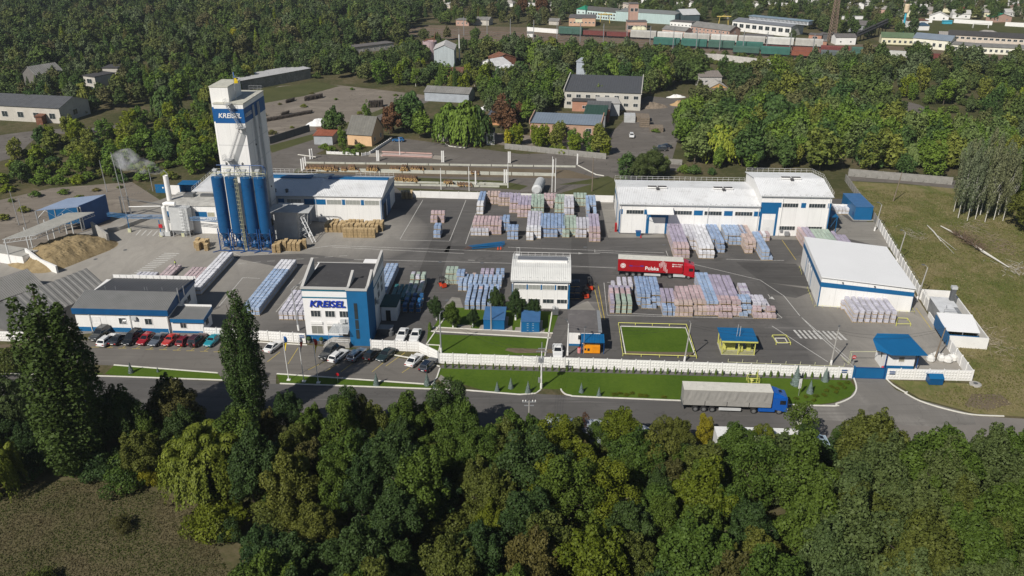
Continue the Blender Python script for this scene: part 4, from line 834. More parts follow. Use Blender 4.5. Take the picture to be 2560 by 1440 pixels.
def hangar(label, p0, p1, wd, h, n, mats):
 """ridge runs p0 -> p1"""
 a, c = Vc(p0), Vc(p1); L = (c-a).length; rz = math.atan2((c-a).y, (c-a).x)
 o = thing('grey_hangar', label, 'hangar', (a.x, a.y, 0), rz)
 hw = wd/2; e = h*.55
 part('wall', MB().box(0, L, -hw, -hw+.1, 0, e).box(0, L, hw-.1, hw, 0, e), mats[1], o)
 b = MB()
 for x in (0, L):
  q = [(x, -hw, 0), (x, hw, 0), (x, hw, e), (x, hw*.5, (e+h)/2), (x, 0, h), (x, -hw*.5, (e+h)/2), (x, -hw, e)]; b.poly(q if x > 0 else q[::-1]); b.poly([(p[0]+(.05 if x == 0 else -.05), *p[1:]) for p in (q if x == 0 else q[::-1])])
 part('gable_wall', b, mats[1], o)
 b = MB(); pr = [(-hw-.1, e-.1), (-hw*.5, (e+h)/2+.02), (0, h+.02), (hw*.5, (e+h)/2+.02), (hw+.1, e-.1)]
 for (ya, za), (yb, zb) in zip(pr, pr[1:]): b.sheet((-.1, ya, za+.06), (L+.1, ya, za+.06), (L+.1, yb, zb+.06), (-.1, yb, zb+.06), 1.15 if n else .4, .09 if n else .05)
 part('roof', b, mats[0], o); return o
HROOF = surf('hangar_roof_grey', (.21, .205, .195), .8, .12, .3, dirt=(.13, .13, .12)); HWALL = surf('hangar_wall_grey', (.12, .12, .12), .7, .15, .3)
hangar('larger grey ribbed hangar behind the left poplar', (-92.5, 138.6), (-84.2, 153.4), 11.5, 6.6, 1, (HROOF, HWALL))
hangar('smaller grey hangar roof at the left edge of the photo', (-106.5, 144.5), (-98.2, 157.0), 10, 5.0, 0, (HROOF, HWALL))
def panel_mesh(w, h, relief):
 def f():
  b = MB().box(0, w, -.06, .06, 0, h)
  if relief:
   nx, nz = 4, 3
   for i in range(nx):
    for j in range(nz):
     x0, x1 = .12+(w-.24)*i/nx, .12+(w-.24)*(i+1)/nx; z0, z1 = .3+(h-.45)*j/nz, .3+(h-.45)*(j+1)/nz; c = ((x0+x1)/2, -.13, (z0+z1)/2)
     q = [(x0+.02, -.062, z0+.02), (x1-.02, -.062, z0+.02), (x1-.02, -.062, z1-.02), (x0+.02, -.062, z1-.02)]
     for k in range(4): b.poly([q[k], q[(k+1) % 4], c])
  return b.mesh('panel', WCONC if relief < 2 else OLDC)
 return cached(('panel', round(w, 2), h, relief), f)
def fence(label, pts, h=2.0, pw=2.45, relief=1, mat=None, name='panel_fence', post=True):
 o = thing(name, label, 'fence', (0, 0, 0))
 for a, c in zip(pts, pts[1:]):
  a = G(*a) if not isinstance(a, Vector) else a; c = G(*c) if not isinstance(c, Vector) else c
  L = (c-a).length; n = max(1, round(L/pw)); rz = math.atan2(c.y-a.y, c.x-a.x)
  for i in range(n):
   p = a.lerp(c, i/n)
   if mat is None: q = link('panel', panel_mesh(L/n-.12, h-(rnd.choice((0, .02, .04))), relief), o, (p.x+.06*math.cos(rz), p.y+.06*math.sin(rz), 0), rz)
   else: q = link('panel', cached(('pl', round(L/n, 2), h, mat.name), lambda: MB().box(.02, L/n-.02, -.05, .05, 0, h).mesh('panel', mat)), o, (p.x, p.y, 0), rz)
   if post: link('post', cached(('post', h, (mat or WCONC).name), lambda: MB().box(-.06, .06, -.14, .14, 0, h+.12).mesh('post', mat or WCONC)), o, p, rz)
 return o
fence('white diamond relief concrete fence left of the tall left poplar', [(-260, 848), (0, 852), (100, 855)])
fence('white relief fence between canteen annex and office, behind the second poplar', [(512, 842), (640, 850), (766, 858)])
fence('short white relief fence right of the azure stair tower, angled at its end', [(928, 874), (1047, 879), (1096, 903)])
fence('long white relief fence along the thuja row from the corner to the blue gate', [(1098, 908), (2130, 945)])
fence('white relief fence right of the blue gate', [(2212, 947), (2427, 952)])
fence('smooth white wall slabs along the right side of the yard', [(2427, 952), (2362, 862)], relief=0, name='slab_fence')
fence('smooth white wall slabs between side warehouse and meadow', [(2318, 776), (2191, 562)], relief=0, name='slab_fence')
fence('mossy old concrete fence beyond the blue container, edge of the meadow', [(2191, 562), (2112, 452)], relief=0, mat=OLDC, name='slab_fence')
fence('weathered grey concrete fence under the trees behind the meadow lane', [(2120, 440), (2380, 462)], h=2.2, pw=3, mat=OLDC, name='slab_fence')
fence('smooth white rear wall of the yard behind the pallet rows', [(1004, 493), (1534, 506)], h=1.9, pw=5, relief=0, name='slab_fence')
fence('short white rear wall right of the long warehouse', [(2078, 528), (2130, 530)], h=2.0, pw=2.5, relief=0, name='slab_fence')
fence('grey concrete wall right of the tower beside the storage yard', [(675, 360), (775, 328)], h=2.4, pw=4, mat=DGREY, name='slab_fence')
fence('worn concrete fence under bushes in front of the brick workshop', [(1262, 372), (1515, 398)], h=1.8, pw=3, mat=OLDC, name='slab_fence')
fence('worn concrete fence right of the yard gate behind the warehouse', [(1640, 408), (1705, 412)], h=1.6, pw=3, mat=OLDC, name='slab_fence')
fence('low white openwork garden wall in front of the peach house', [(817, 385), (898, 388)], h=.9, pw=1.4, relief=0, name='garden_wall')
fence('low white openwork garden wall slanting right of the peach house', [(905, 390), (925, 386), (980, 350)], h=.9, pw=1.4, relief=0, name='garden_wall')
ww = thing('fence_wire', 'wire strands on short posts along the top of the right wall', 'wire', (0, 0, 0)); b = MB(); a, c = G(2318, 776), G(2191, 562)
for i in range(16):
 p = a.lerp(c, i/15)+Vc((.1, 0, 2)); b.bar(p, p+Vc((.15, 0, .5)), .04)
for h_ in (2.2, 2.4): b.bar(a+Vc((.2, 0, h_)), c+Vc((.2, 0, h_)), .02)
part('wire', b, STEEL, ww)
gt = thing('sliding_gate', 'blue sheet metal sliding gate in the white front fence', 'gate', G(2134, 945), R(-3))
a, c = G(2134, 945), G(2208, 946); L = (c-a).length
part('gate_leaf', MB().box(.1, L-.1, -.05, .05, .08, 2.1), BLUE, gt); part('gate_frame', MB().box(0, L, -.09, -.055, 2.0, 2.16).box(0, .12, -.09, -.055, .02, 2.0).box(L-.12, L, -.09, -.055, .02, 2.0).box(0, L, -.09, -.055, .02, .12), NAVY, gt)
part('post', MB().box(-.25, -.05, -.2, .2, 0, 2.3), BLUE, gt); part('post', MB().box(L+.05, L+.25, -.2, .2, 0, 2.3), BLUE, gt)
for (u, v), lab in (((2107, 944), 'blue and white street name plate on the fence left of the gate'), ((2226, 948), 'small blue and white notice plate right of the gate'), ((757, 857), 'dark blue address plate on the fence left of the office')):
 p = G(u, v); o = thing('sign_plate', lab, 'sign', (p.x, p.y-.2, 1.1), R(-3)); part('plate', MB().box(-.45, .45, -.03, 0, 0, .55), NAVY, o); part('white_stripe', MB().box(-.45, .45, -.045, -.032, .2, .3), WHITE, o)
hu = thing('flat_roof_hut', 'small white hut with flat felt roof behind the orange generator', 'hut', (10.2, 133.9, 0), GRID)
part('wall', MB().box(0, 5.6, 0, 8.2, 0, 2.9), WHITE, hu); part('roof', MB().box(-.2, 5.2, -.25, 8.4, 2.9, 3.1), FELT2, hu); part('roof_strip', MB().box(5.21, 5.85, -.25, 8.4, 2.9, 3.1), GREYM, hu)
part('plinth', MB().box(-.03, 5.6, -.04, -.003, 0, .4), CYAN, hu); window(hu, 2.1, 0, 1.3, .9, .9, 1, glass=GLASS)
gc = thing('generator_canopy', 'blue corrugated canopy roof over the orange generator', 'canopy', (12.2, 131.2, 0), GRID)
part('roof', MB().sheet((0, -.4, 2.3), (4.1, -.4, 2.3), (4.1, 2.2, 2.7), (0, 2.2, 2.7), .28, .05), BLUE, gc)
for x in (.1, 4.0):
 for y in (-.2, 2.0): part('post', MB().cbox(x, y, 0, .1, .1, 2.25), NAVY, gc)
gn = thing('diesel_generator', 'orange enclosed diesel generator under the blue canopy', 'generator', (12.6, 130.9, 0), GRID)
part('housing', MB().box(0, 2.9, 0, 1.2, .15, 1.55), ORANGE, gn); part('door', MB().box(1.55, 2.75, -.03, -.003, .25, 1.45), surf('orange_door', (.72, .26, .01), .45), gn)
part('louvre', MB().box(.2, .5, -.03, -.003, .7, 1.1).box(.7, 1.1, -.03, -.003, .6, 1.1), BLACK, gn); part('skid', MB().box(-.1, 3.0, .1, 1.1, 0, .15), BLACK, gn)
o = thing('pink_drum', 'faded pink drum left of the orange generator', 'drum', (11.9, 131.3, 0)); part('drum', MB().lathe([(.3, 0), (.33, .1), (.33, .85), (.28, .95)], n=12), surf('faded_pink', (.6, .25, .25)), o); part('lid', MB().lathe([(.2, .951), (.2, 1.0)], n=8), RED, o)
kk = thing('gas_kiosk', 'yellow openwork gas kiosk with blue roof in the front yard', 'kiosk', (37.0, 130.6, 0), GRID)
for x, y in ((.05, .05), (2.8, .05), (5.65, .05), (.05, 4.2), (5.65, 4.2), (.05, 2.1), (5.65, 2.1)): part('post', MB().cbox(x, y, 0, .14, .14, 2.75), YELLOW, kk)
part('roof', MB().prism([(-.3, -.3), (6.0, -.3), (6.0, 4.6), (-.3, 4.6)], [2.78, 2.78, 2.9, 2.9], [2.9, 2.9, 3.02, 3.02]), BLUE, kk); part('roof_edge', MB().box(-.3, 6.0, -.36, -.31, 2.6, 2.9), YELLOW, kk)
b = MB()
for i in range(37): b.cbox(.15+i*.15, .05, .1, .035, .035, 1.0)
b.box(0, 5.7, .03, .07, 1.1, 1.16).box(0, 5.7, .03, .07, .06, .1)
for i in range(14): b.cbox(.05, .3+i*.28, .1, .035, .035, 1.0)
b.box(.03, .07, 0, 4.2, 1.1, 1.16); b.box(5.63, 5.67, 0, 4.2, 1.1, 1.16)
part('picket_railing', b, YELLOW, kk)
part('equipment_cabinet', MB().box(.5, 2.6, 1.6, 2.6, .1, 1.7).box(3.2, 3.8, 1.0, 1.6, .1, 1.5).box(4.6, 5.3, 1.4, 2.6, .1, 1.6), YELLOW, kk); part('floor_slab', MB().box(-.1, 5.8, -.1, 4.4, 0, .05), CONC, kk)
part('vent_pipe', MB().tube([(2.6, 1.5, 2.9), (2.7, 1.6, 5.2)], .04).tube([(3.1, 1.5, 2.9), (3.2, 1.8, 4.8)], .04), LGREY, kk)
gh = thing('gatehouse', 'white gatehouse with overhanging bright blue roof behind the gate', 'gatehouse', (62.9, 124.9, 0), GRID)
part('wall', MB().box(.3, 5.2, 0, 4.2, 0, 3.4), WHITE, gh)
part('roof', MB().poly([(-.9, 1.2, 3.4), (.6, -1.6, 4.0), (6.5, -1.4, 4.0), (5.5, 5.0, 4.6), (.2, 5.0, 4.6), (-.9, 3.6, 4.2)]).poly([(-.9, 1.2, 3.3), (-.9, 3.6, 4.1), (.2, 5.0, 4.5), (5.5, 5.0, 4.5), (6.5, -1.4, 3.9), (.6, -1.6, 3.9)]).poly([(.6, -1.6, 3.9), (6.5, -1.4, 3.9), (6.5, -1.4, 4.0), (.6, -1.6, 4.0)]), BLUE, gh)
window(gh, 3.0, 0, 1.9, .9, .9, 1, glass=surf('beige_glass', (.3, .28, .22), .4)); window(gh, .3, 1.6, 1.8, .7, 1.0, 1, R(-90))
part('lower_band', MB().box(.28, 5.22, -.04, -.003, 0, 1.1), BLUE, gh); part('post', MB().bar((.2, -.6, 0), (.2, -.6, 3.5), .14).bar((5.5, -.4, 0), (5.5, -.4, 3.8), .14).bar((6.1, 2.0, 0), (5.3, .2, 3.0), .14), NAVY, gh)
o = thing('red_extinguisher', 'red wheeled extinguisher leaning at the gatehouse corner', 'extinguisher', (62.7, 124.2, 0)); part('cylinder', MB().lathe([(.2, .1), (.22, .2), (.22, 1.2), (.1, 1.35)], n=10), RED, o); part('hose', MB().tube([(0, -.1, 1.3), (.25, -.2, 1.0), (.2, -.25, .4)], .03), BLACK, o)
fr = thing('yellow_gate_frame', 'pale yellow pipe frame and barrier left of the gatehouse', 'barrier', (0, 0, 0)); b = MB()
a = G(2120, 912); c = G(2195, 912)
b.tube([a, a+Vc((0, 0, 2.6)), c+Vc((0, 0, 2.6))], .06, 6).tube([a+Vc((.4, .3, 0)), a+Vc((.4, .3, 2.4))], .06, 6).bar(a+Vc((-1.3, 0, 1.5)), a+Vc((0, 0, .3)), .08).tube([G(1820, 905, .6), G(2110, 916, .6)], .05, 5)
for i in range(9): p = G(1820, 905).lerp(G(2110, 916), i/8); b.cbox(p.x, p.y, 0, .08, .08, .6)
part('pipe_frame', b, PYELLOW, fr)
ns = thing('no_entry_sign', 'round red no entry sign with white bar beside the gate barrier', 'sign', G(2131, 915)); part('pole', MB().tube([(0, 0, 0), (0, 0, 1.6)], .04), STEEL, ns)
part('disc', MB().tube([(0, -.05, 1.8), (0, -.09, 1.8)], .35, 20), RED, ns); part('white_bar', MB().box(-.25, .25, -.11, -.095, 1.74, 1.86), WHITE, ns)
def shed_box(label, p, w_, d, h, name='blue_container', rz=GRID, detail='doors'):
 o = thing(name, label, 'container', p, rz); part('body', MB().box(0, w_, 0, d, .1, h), BLUE, o); part('roof', MB().box(-.08, w_+.08, -.1, d+.1, h, h+.1), surf('worn_blue_roof', (.05, .14, .30), .6, .15, .8, dirt=(.25, .12, .06), dirt_at=(.68, .8)), o)
 if detail == 'doors':
  for x0, x1 in ((.05, w_/2-.03), (w_/2+.03, w_-.05)): part('door', MB().box(x0, x1, -.05, -.003, .2, h-.1), DBLUE if w_ > 4 else BLUE, o)
 else: part('vent_grille', MB().box(-.04, -.003, .8, 1.6, 1, 1.8), NAVY, o)
 part('base', MB().box(-.3, w_+.5, -.3, d+.2, .012, .1), CONC, o); return o
shed_box('larger blue transformer box on the lawn behind a thin pole', (-5.3, 140.0, 0), 3.9, 5.4, 2.15)
o = shed_box('smaller blue transformer box with white vents on the paved pad', (1.7, 139.0, 0), 3.4, 4.8, 2.25)
b = MB()
for x in (1.2, 2.2):
 for z in (.45, 1.0, 1.5, 1.85): b.box(x-.15, x+.15, -.07, -.052, z, z+.06)
part('vent', b, LGREY, o)
shed_box('tall blue container standing by the right wall behind the long warehouse', (85.6, 199.4, 0), 4.3, 10.5, 3.5, detail='v')
dp = thing('blue_skip', 'blue lidded rubbish container on the grass right of the gate', 'skip', G(2322, 963), GRID)
part('body', MB().box(0, 2.2, 0, 1.5, .1, 1.2), DBLUE, dp); part('lid', MB().prism([(-.08, -.1), (2.28, -.1), (2.28, .8), (-.08, .8)], [1.2, 1.2, 1.7, 1.7], [1.28, 1.28, 1.78, 1.78]).prism([(-.08, .81), (2.28, .81), (2.28, 1.7), (-.08, 1.7)], [1.7, 1.7, 1.2, 1.2], [1.78, 1.78, 1.28, 1.28]), BLUE, dp)
o = thing('concrete_ring', 'flat round concrete well cover on grass beyond the fence corner', 'well cover', G(2438, 962)); part('ring', MB().lathe([(.95, .0), (.95, .22), (.8, .28)], n=20), CONC, o); part('lid', MB().lathe([(.35, .281), (.35, .33)], n=12), DGREY, o)
by = thing('walled_boiler_yard', 'white walled enclosure jutting into the meadow at the right', 'wall', (79.1, 139.2, 0), R(-8.9))
for x0, x1, y0, y1, h in ((0, 6.6, -5.8, -5.6, 2.2), (6.4, 6.6, -5.59, 14.5, 2.2), (.1, 6.39, 14.3, 14.5, 2.2), (0, .2, -1.5, 6.5, 1.0)): part('wall_slab', MB().box(x0, x1, y0, y1, 0, h), WCONC, by)
bh = thing('boiler_container', 'grey boiler container with square chimney inside the white enclosure', 'boiler house', (79.1, 139.2, 0), R(-8.9))
part('wall', MB().box(.6, 4.4, 1.5, 9.2, 0, 2.9), GREYM, bh); part('roof', MB().box(.5, 3.6, 2.4, 9.3, 2.9, 3.0).box(3.61, 4.5, 5.2, 9.3, 2.9, 3.0), surf('pale_boiler_roof', (.62, .63, .64), .5), bh); part('flue', MB().cbox(4.2, 8.2, 3.01, .8, .8, 2.4), DGREY, bh); part('flue_cap', MB().cbox(4.2, 8.2, 5.42, 1.0, 1.0, .5), LGREY, bh)
part('pipe', MB().tube([(1, 2, 3.0), (1, 2, 3.7), (3.5, 2.2, 3.7)], .06).tube([(2, 4, 3), (2, 4, 3.8)], .06), STEEL, bh)
cs = thing('white_canopy', 'white sloping canopy with blue side panel over the right enclosure', 'canopy', (79.1, 139.2, 0), R(-8.9))
part('roof', MB().prism([(-.6, -5.0), (5.2, -5.0), (5.6, 1.0), (-.6, 1.0)], [2.7, 2.7, 3.4, 3.4], [2.82, 2.82, 3.52, 3.52]), surf('smooth_white_roof', (.8, .8, .8)), cs)
part('side_panel', MB().box(-.75, -.62, -7.2, .8, 1.0, 3.1), BLUE, cs); part('front_panel', MB().box(0, 5.1, -5.2, -5.1, 1.5, 2.15), BLUE, cs)
for x, y in ((-.5, -4.8), (2.4, -4.8), (5, -4.8), (5.3, .8), (-.5, .8)): part('post', MB().cbox(x, y, 0, .12, .12, 2.68), STEEL, cs)
for i, (u, v, s_) in enumerate(((2325, 903, 1), (2340, 895, .9), (2352, 903, .8), (2368, 905, 1.1), (2380, 901, 1.1))):
 o = thing('bulk_bag', ['leftmost heaped white bulk bag behind the front fence by the leaning pole', 'second heaped white bulk bag, furthest back by the leaning pole', 'small grey white crumpled bag between the heaped bulk bags', 'fourth heaped white bulk bag right of the leaning pole', 'rightmost heaped white bulk bag next to the side wall'][i], 'bag', G(u, v), i*.7, 'heaped bulk bags by the side wall')
 part('bag', MB().lathe([(.5*s_, .0), (.75*s_, .3), (.7*s_, .9), (.35*s_, 1.2), (.1, 1.3)], n=9), surf('white_sack', (.68, .67, .64)), o); part('knot', MB().lathe([(.1, 1.28), (.2, 1.5)], n=6), WHITE, o)
def railing_ring(label, pts, h=.45, nm='yellow_rail'):
 o = thing(nm, label, 'railing', (0, 0, 0)); b = MB(); P_ = [G(*q) for q in pts]
 for a, c in zip(P_, P_[1:]+P_[:1]):
  n = max(1, round((c-a).length/3)); b.bar(a+Vc((0, 0, h)), c+Vc((0, 0, h)), .1)
  for i in range(n): p = a.lerp(c, i/n); b.cbox(p.x, p.y, 0, .12, .12, h)
 part('rail', b, YELLOW, o)
 return o
railing_ring('yellow rail around the fenced rectangular lawn', [(1546, 812), (1716, 816), (1741, 896), (1557, 890)])
railing_ring('yellow rail around a manhole left of the zebra crossing', [(1930, 843), (1965, 843), (1976, 862), (1940, 862)])
railing_ring('yellow rail around a pit at the right end of the white pallet block', [(2243, 800), (2268, 801), (2276, 815), (2240, 815)])
k = MB();
for pts in ([(1551, 816), (1564, 886)], [(1553, 816), (1714, 820), (1737, 888)], [(1937, 846), (1962, 846), (1969, 858), (1944, 858), (1937, 846)]): ribbon(k, pts, .18, 0, .1)
struct('kerb', k, KERB)
gv = thing('gas_valve_cage', 'small yellow pipe cage on the lawn behind the grey lorry', 'cage', G(1870, 962), GRID); b = MB()
for x in (0, 1.8):
 for y in (0, 1.3): b.bar((x, y, 0), (x, y, 1.2), .06)
for z in (.5, 1.2): b.bar((0, 0, z), (1.8, 0, z), .05).bar((0, 1.3, z), (1.8, 1.3, z), .05).bar((0, 0, z), (0, 1.3, z), .05).bar((1.8, 0, z), (1.8, 1.3, z), .05)
part('cage', b, YELLOW, gv); part('valve', MB().lathe([(.15, 0), (.15, .5), (.35, .6), (.1, .9)], .7, .6, 8).bar((1.5, .6, 0), (1.5, .6, 2.6), .1), YELLOW, gv)
def pole(label, p, h, name='lamp_post', kind='concrete', arm=(.9, 0), lean=(0, 0), base=True, cat=None, r=.13):
 o = thing(name, label, cat or ('lamp post' if name == 'lamp_post' else 'utility pole'), p); m = {'concrete': CONC, 'steel': STEEL, 'wood': OLDW, 'white': WHITE}[kind]
 part('pole', MB().tube([(0, 0, 0), (lean[0], lean[1], h)], [r*1.3, r*.7], 7), m, o)
 if base: part('white_base', MB().tube([(0, 0, 0), (lean[0]*.14, lean[1]*.14, h*.14)], [r*1.6, r*1.5], 7), WCONC, o)
 if arm:
  part('arm', MB().tube([(lean[0], lean[1], h-.3), (lean[0]+arm[0]*.4, lean[1]+arm[1]*.4, h+.3), (lean[0]+arm[0], lean[1]+arm[1], h+.4)], .04, 5), STEEL, o)
  part('lamp_head', MB().box(-.12, .45, -.14, .14, -.05, .1), DGREY, o, loc=(lean[0]+arm[0], lean[1]+arm[1], h+.4), rz=math.atan2(arm[1], arm[0]))
 return o
pole('tall lamp post inside the fence at the corner of the railed lawn', G(1711, 903), 7.4, arm=(-.4, .3), lean=(.5, 0))
pole('lamp post behind the fence at the zebra crossing', G(2077, 912), 6.6, arm=(.2, .4), lean=(.4, .4))
pole('leaning timber pole among the heaped white bags', G(2334, 905), 6.5, name='utility_pole', kind='wood', arm=None, lean=(.9, .4), base=False)
pole('lamp post on the right wall nearest the meadow gate, by the side warehouse corner', G(2291, 752), 7.2, arm=(-.7, .3), lean=(.9, .2))
pole('middle lamp post on the right wall behind the side warehouse', G(2241, 656), 7.0, arm=(-.7, .3), lean=(.8, .2))
pole('far lamp post on the right wall near the blue container', G(2186, 577), 6.6, arm=(-.7, .3), lean=(.7, .2))
pole('lamp post at the left corner of the front lawn by the white fence bend', G(1103, 882), 7.6, arm=(.3, .2), kind='steel')
pole('thin lamp mast standing in front of the larger blue transformer box', G(1228, 826), 5.6, arm=None, kind='steel', base=False)
pole('lamp post at the left side of the flat roofed hut', G(1419, 888), 6.2, arm=(-.3, .6), kind='white')
pole('short lamp on the hut wall above the generator canopy', G(1459, 884), 4.6, arm=(.1, .3), kind='steel', base=False, r=.06)
pole('dark lamp post left of the office in front of pallets', G(747, 826), 8.4, arm=(.9, .6), lean=(-.5, .3), kind='steel')
pp_ = pole('white concrete power pole with cabinets at the lawn notch', G(1353, 971), 7.0, name='utility_pole', arm=None, cat='utility pole', kind='white')
part('cabinet', MB().cbox(-.35, 0, 1.2, .35, .4, .8).cbox(-.1, 0, 5.0, .9, .6, .7), GREYM, pp_); part('crossarm', MB().cbox(0, 0, 6.9, 1.8, .12, .12).cbox(0, 0, 7.4, 1.2, .12, .12).tube([(0, 0, 6.9), (0, 0, 8.6)], .08), GREYM, pp_)
p2 = pole('concrete power pole with insulators in the near tree edge', G(1322, 1105), 7.2, name='utility_pole', arm=None, base=False); part('crossarm', MB().cbox(0, 0, 6.9, 2.0, .12, .12).cbox(0, 0, 6.3, 1.4, .12, .12), GREYM, p2); b = MB()
for x in (-.9, -.5, .5, .9): b.lathe([(.06, 7.0), (.09, 7.2), (.04, 7.3)], x, 0, 6)
part('insulator', b, WHITE, p2)
pole('leaning dark pole in the meadow behind the blue container', G(2233, 503), 8.0, name='utility_pole', kind='wood', arm=None, lean=(1.0, .3), base=False)
pole('dark pole with a strut on the back road left of the long warehouse', G(1480, 478), 9.5, name='utility_pole', kind='wood', arm=None, base=False)
for i, (u, v, h) in enumerate(((1173, 478, 7), (1103, 474, 6.2), (1270, 470, 7), (1380, 480, 10), (1388, 480, 9.5), (1000, 390, 6))):
 pole(['white post rising behind the rear wall left of the pallet rows', 'white post behind the rear wall near the loose logs', 'short white post between two log rows behind the rear wall', 'left of the twin white posts behind the rear wall by the tank', 'right of the twin white posts behind the rear wall by the tank', 'white lamp mast on the forecourt right of the peach house'][i], G(u, v), h, name='white_post', kind='white', arm=None, base=False, cat='post', r=.1)
for i, (u, v, h, l_) in enumerate(((268, 480, 9, -1.2), (318, 545, 17, -2.6), (330, 540, 15, -2.2), (48, 563, 9, -.6), (70, 585, 9, -.5), (383, 478, 6.5, -.6))):
 pole(['pale mast by the left edge of the bushes above the blue shed', 'tall pale lightning mast behind the sand canopy', 'second lightning mast standing just right of the taller one', 'thin flood light post on the cracked yard at the far left', 'grey post beside the blue shed front corner', 'thin post near the blue fence panel'][i], G(u, v), h, name='mast', kind='steel', arm=None, base=False, cat='mast', lean=(l_*.3, 0), r=.09)
wr = thing('overhead_wires', 'thin black overhead wires between the poles along the front road', 'wires', (0, 0, 0)); b = MB()
def wire(a, c, sag=.8):
 a, c = Vc(a), Vc(c); b.tube([a.lerp(c, t/8)-Vc((0, 0, sag*4*(t/8)*(1-t/8))) for t in range(9)], .018, 3)
A = G(1353, 971)+Vc((0, 0, 7)); Bp = G(1322, 1105)+Vc((0, 0, 7)); Cp = G(2077, 912)+Vc((.4, .4, 6.5)); Dp = G(2334, 905)+Vc((.9, .4, 6.4)); Ep = G(1711, 903)+Vc((.5, 0, 7.2)); Fp = G(1419, 888)+Vc((0, 0, 6)); Lp = G(1103, 882)+Vc((0, 0, 7.4))
for d in (-.6, -.2, .2, .6): wire(A+Vc((d, 0, 0)), Bp+Vc((d, 0, 0)))
for a, c in ((A, Fp), (Fp, Ep), (Ep, Cp), (Cp, Dp), (A, Lp)): wire(a, c, 1.2); wire(a+Vc((0, 0, -.4)), c+Vc((0, 0, -.3)), 1.5)
part('wire', b, BLACK, wr)
for i, (u, v, cols, lab) in enumerate(((722, 950, [FBLUE, FYEL], 'left flagpole with blue and yellow flag before the office'), (760, 954, [FWHITE, FRED, FNAVY], 'middle flagpole with dark limp flag before the office'), (796, 957, [FRED, FYEL], 'right flagpole with reddish limp flag before the office'))):
 o = thing('flagpole', lab, 'flagpole', G(u, v), 0, 'flagpoles on the verge before the office'); part('pole', MB().tube([(0, 0, .12), (-.15, 0, 8.6)], [.07, .04], 6), WHITE, o); part('base', MB().cbox(0, 0, 0, .6, .6, .12), WCONC, o); flag(o, cols, 8.3, .5, 2.6, i)
for i, (u, v, lab) in enumerate(((845, 957, 'small red topped road sign on the verge near the flagpoles'), (1996, 990, 'white board sign on a post at the lawn right of the grey lorry'))):
 o = thing('road_sign', lab, 'sign', G(u, v)); part('pole', MB().tube([(0, 0, 0), (0, 0, 1.4+i)], .04), STEEL, o)
 part('board', MB().tube([(0, -.03, 1.6), (0, .03, 1.6)], .3, 14) if i == 0 else MB().prism([(-.25, -.03), (.25, .1), (.25, .13), (-.25, 0)], 1.4, 3.2), RED if i == 0 else WHITE, o)
tr = thing('steel_trusses', 'heap of blue and brown steel trusses lying in mid yard', 'steel trusses', (0, 0, 0)); b = MB()
for i, (u0, v0, u1, v1) in enumerate(((1172, 622, 1262, 611), (1180, 625, 1262, 614), (1185, 624, 1258, 618), (1176, 624, 1255, 613))):
 a, c = G(u0, v0), G(u1, v1)
 for z in (.25, .75): b.bar(a+Vc((0, 0, z)), c+Vc((0, 0, z)), .12)
 for k_ in range(12): p, q = a.lerp(c, k_/12), a.lerp(c, (k_+.5)/12); b.bar(p+Vc((0, 0, .25)), q+Vc((0, 0, .75)), .06).bar(q+Vc((0, 0, .75)), a.lerp(c, (k_+1)/12)+Vc((0, 0, .25)), .06)
part('blue_truss', b, BLUE, tr); b = MB(); b.bar(G(1160, 622, .5), G(1235, 612, .5), .2).bar(G(1166, 618, .5), G(1240, 609, .5), .2); part('brown_beam', b, surf('brown_steel', (.10, .06, .05), .8), tr)
for i in range(7): b = MB().bar(G(1222+i*6, 620, .1), G(1214+i*6, 626, .1), .1); part('timber_bearer', b, OLDW, tr)
for i, (u, v) in enumerate(((1245, 624), (1252, 623.5))):
 o = thing('traffic_cone', ['left orange cone in front of the blue trusses', 'right orange cone in front of the blue trusses'][i], 'traffic cone', G(u, v), 0, 'cones at the blue trusses'); part('cone', MB().lathe([(.2, .03), (.04, .75)], n=10), surf('cone_orange', (.7, .08, .02)), o); part('base', MB().cbox(0, 0, 0, .45, .45, .03), BLACK, o)
tk = thing('white_tank', 'white cylindrical tank lying behind the rear wall', 'tank', (7.3, 221.5, 0), R(80)); part('tank_shell', MB().tube([(-4, 0, 1.9), (-3.6, 0, 1.9), (3.6, 0, 1.9), (4, 0, 1.9)], [.9, 1.4, 1.4, .9], 18), LGREY, tk); part('saddle', MB().cbox(-2, 0, 0, .5, 2, .9).cbox(2, 0, 0, .5, 2, .9), CONC, tk)
ou = thing('outdoor_unit', 'dark ventilation unit standing on the path corner right of the lawn trees', 'machine', G(1388, 788), GRID); part('housing', MB().cbox(0, 0, .3, 1.2, .9, 1.1), DGREY, ou); part('fan', MB().lathe([(.3, 1.4), (.35, 1.9)], -.25, 0, 10).lathe([(.15, 1.4), (.2, 1.7)], .35, 0, 8), LGREY, ou)
def pallets_mesh(n):
 b = MB(); r_ = random.Random(n)
 for i in range(n):
  z = i*.145; dx, dy = r_.uniform(-.03, .03), r_.uniform(-.03, .03)
  for x in (-.33, 0, .33): b.cbox(x+dx, dy, z, .1, 1.2, .09)
  for y in (-.55, 0, .55): b.cbox(dx, y+dy, z, .8, .1, .02)
  if i == n-1:
   for y in range(7): b.cbox(dx, -.54+y*.18+dy, z+.1, .8, .13, .022)
  else: b.cbox(dx, dy-.545, z+.1, .8, .11, .022); b.cbox(dx, dy+.545, z+.1, .8, .11, .022); b.cbox(dx, dy, z+.1, .8, .8, .018)
 return b.mesh('pallet_stack', WOOD)
PM = {n: pallets_mesh(n) for n in (11, 13, 15)}
